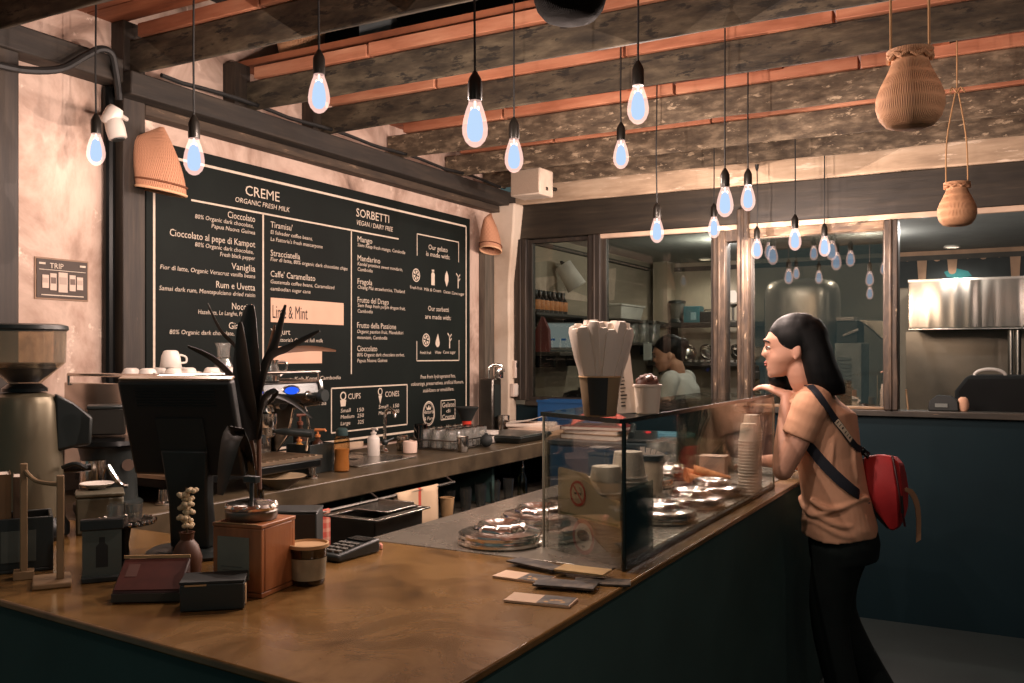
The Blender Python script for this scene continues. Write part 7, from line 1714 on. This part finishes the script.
# ------------------------------------------------------------------ the worker in the kitchen
O2 = at_d(683, 420, 6.12); O2.z = 0; RZ2 = math.radians(178)
W2 = Matrix.Translation(O2) @ Matrix.Rotation(RZ2, 4, 'Z'); W2I = W2.inverted(); K = lambda px, py, d: W2I @ at_d(px, py, d)
wk = thing('person', 'kitchen worker in a white tee with dark tied hair, looking down behind the window', 'person', O2, RZ2)
h2 = Matrix.Translation(K(666.5, 354, 6.09)) @ Matrix.Rotation(math.radians(196) - RZ2, 4, 'Z') @ Matrix.Rotation(.30, 4, 'Y')
nk2 = K(678, 372, 6.12); ch2 = K(682, 397, 6.14); ws2 = ch2 + Vector((-.02, 0, -.20)); hp2 = ws2 + Vector((-.01, 0, -.18))
b2 = MB(); head(b2, h2); chain(b2, [h2 @ Vector((-.03, 0, -.04)), h2 @ Vector((-.04, 0, -.10)), nk2 + Vector((0, 0, -.03))], [.050, .048, .056])
b2.loft([ell(tuple(c), a, b) for c, a, b in ((hp2, .10, .15), (ws2, .085, .125), (ch2, .095, .145), (ch2 + Vector((0, 0, .08)), .085, .15), (nk2 + Vector((0, 0, -.02)), .055, .08))])
for s in (-1, 1):
    h = hp2 + Vector((0, s * .08, -.02)); chain(b2, [h, Vector((h.x, h.y, .46)), Vector((h.x - .02, h.y, .08))], [.08, .052, .036]); chain(b2, [Vector((h.x - .02, h.y, .06)), Vector((h.x + .1, h.y, .03))], [.034, .026])
    sh = nk2 + Vector((-.005, s * .165, -.055)); el = sh + Vector((.06, s * .03, -.25)); wr = el + Vector((.22, -s * .06, .0))
    chain(b2, [sh, sh.lerp(el, .5), el], [.045, .040, .035]); chain(b2, [el, el.lerp(wr, .4), wr], [.036, .034, .024]); hand(b2, wr, (1, -s * .2, -.2), (0, 0, -1), (0, -s, .1), .95, .4)
bake(b2.build('body', M_skin, wk, 180), .006, 4); face(wk, h2)
ha = MB(); ha.ball((0, 0, 0), (.100, .086, .084), 24, 16, M=h2 @ Matrix.Translation((-.030, 0, .040))); ha.ball((0, 0, 0), (.050, .066, .066), 20, 12, M=h2 @ Matrix.Translation((-.078, 0, -.012))); ha.ball((0, 0, 0), (.045, .045, .045), 16, 10, M=h2 @ Matrix.Translation((-.12, 0, .03)))
bake(ha.build('hair', M_hair, wk, 180), .006, 5)
t2 = MB(); t2.loft([ell(tuple(c), a, b, 32, pw=.92) for c, a, b in ((hp2 + Vector((0, 0, -.02)), .125, .175), (ws2, .112, .158), (ch2, .114, .168), (ch2 + Vector((0, 0, .06)), .106, .174), (nk2 + Vector((-.006, 0, -.045)), .084, .165), (nk2 + Vector((-.004, 0, -.016)), .064, .105), (nk2, .054, .066))])
for s in (-1, 1):
    sh = nk2 + Vector((-.005, s * .165, -.055)); el = sh + Vector((.06, s * .03, -.25)); t2.tube(spline([sh + Vector((0, -s * .05, .01)), sh, sh.lerp(el, .28), sh.lerp(el, .55)], 5), [.060] * 6 + [.062] * 5 + [.060] * 5, 18); t2.ball(sh, .06, 14, 10)
bake(t2.build('tee_shirt', layered('white_tee', [(.3, (206, 208, 206)), (.7, (226, 226, 222))], ns=8, rough=.9, bmp=.004), wk, 180), .006, 4)
t3 = MB(); t3.loft([ell(tuple(hp2 + Vector((0, 0, z))), a, b) for z, a, b in ((.03, .11, .158), (-.05, .12, .17), (-.1, .116, .165))])
for s in (-1, 1): h = hp2 + Vector((0, s * .08, -.04)); chain(t3, [h, Vector((h.x, h.y, .46)), Vector((h.x - .02, h.y, .1))], [.092, .066, .052])
bake(t3.build('trousers', M_tr, wk, 180), .009, 4)
for s in (-1, 1): m = MB(); m.loft([ell((hp2.x + .03, hp2.y + s * .08, z), a, b) for z, a, b in ((.002, .125, .045), (.04, .12, .043), (.08, .08, .038))]); m.build('shoe', M_rubber, wk, 60)
m = MB(); m.text('CREME', .035, Matrix.Identity(4)) if False else None
# ================================================================== light
W = bpy.data.worlds.new('world'); sc.world = W; W.use_nodes = True
bg = W.node_tree.nodes['Background']; bg.inputs[0].default_value = (.42, .62, .60, 1); bg.inputs[1].default_value = .12
def spot(loc, e, col, size=2.6):
    ld = bpy.data.lights.new('ceiling_spot', 'SPOT'); ld.energy = e; ld.color = col; ld.spot_size = size; ld.spot_blend = .8; ld.shadow_soft_size = .06
    lo = bpy.data.objects.new('ceiling_spot', ld); COL.objects.link(lo); lo.location = loc
for x, y in DOWN: spot((x, y, 2.27), 22, (1.0, .9, .8))
for x, y, e in ((-1.9, 6.7, 15), (-.9, 6.9, 11), (.7, 6.3, 5), (-1.45, 5.5, 14), (-.45, 5.75, 8)):  # unseen fill lights added to brighten the kitchen, worker and cooler
    ld = bpy.data.lights.new('kitchen_fill', 'POINT'); ld.energy = e; ld.color = (1.0, .93, .86); ld.shadow_soft_size = 0
    lo = bpy.data.objects.new('kitchen_fill', ld); COL.objects.link(lo); lo.location = (x, y, 2.16)
# the rest of the room's pendants, on the guests' side of the counter
for x, y, z, e in ((.55, .75, 2.15, 13), (-1.3, .05, 2.15, 3), (.9, 2.2, 2.1, 8)):
    ld = bpy.data.lights.new('room_bulb', 'POINT'); ld.energy = e; ld.color = (1.0, .76, .655); ld.shadow_soft_size = 0
    lo = bpy.data.objects.new('room_bulb', ld); COL.objects.link(lo); lo.location = (x, y, z)
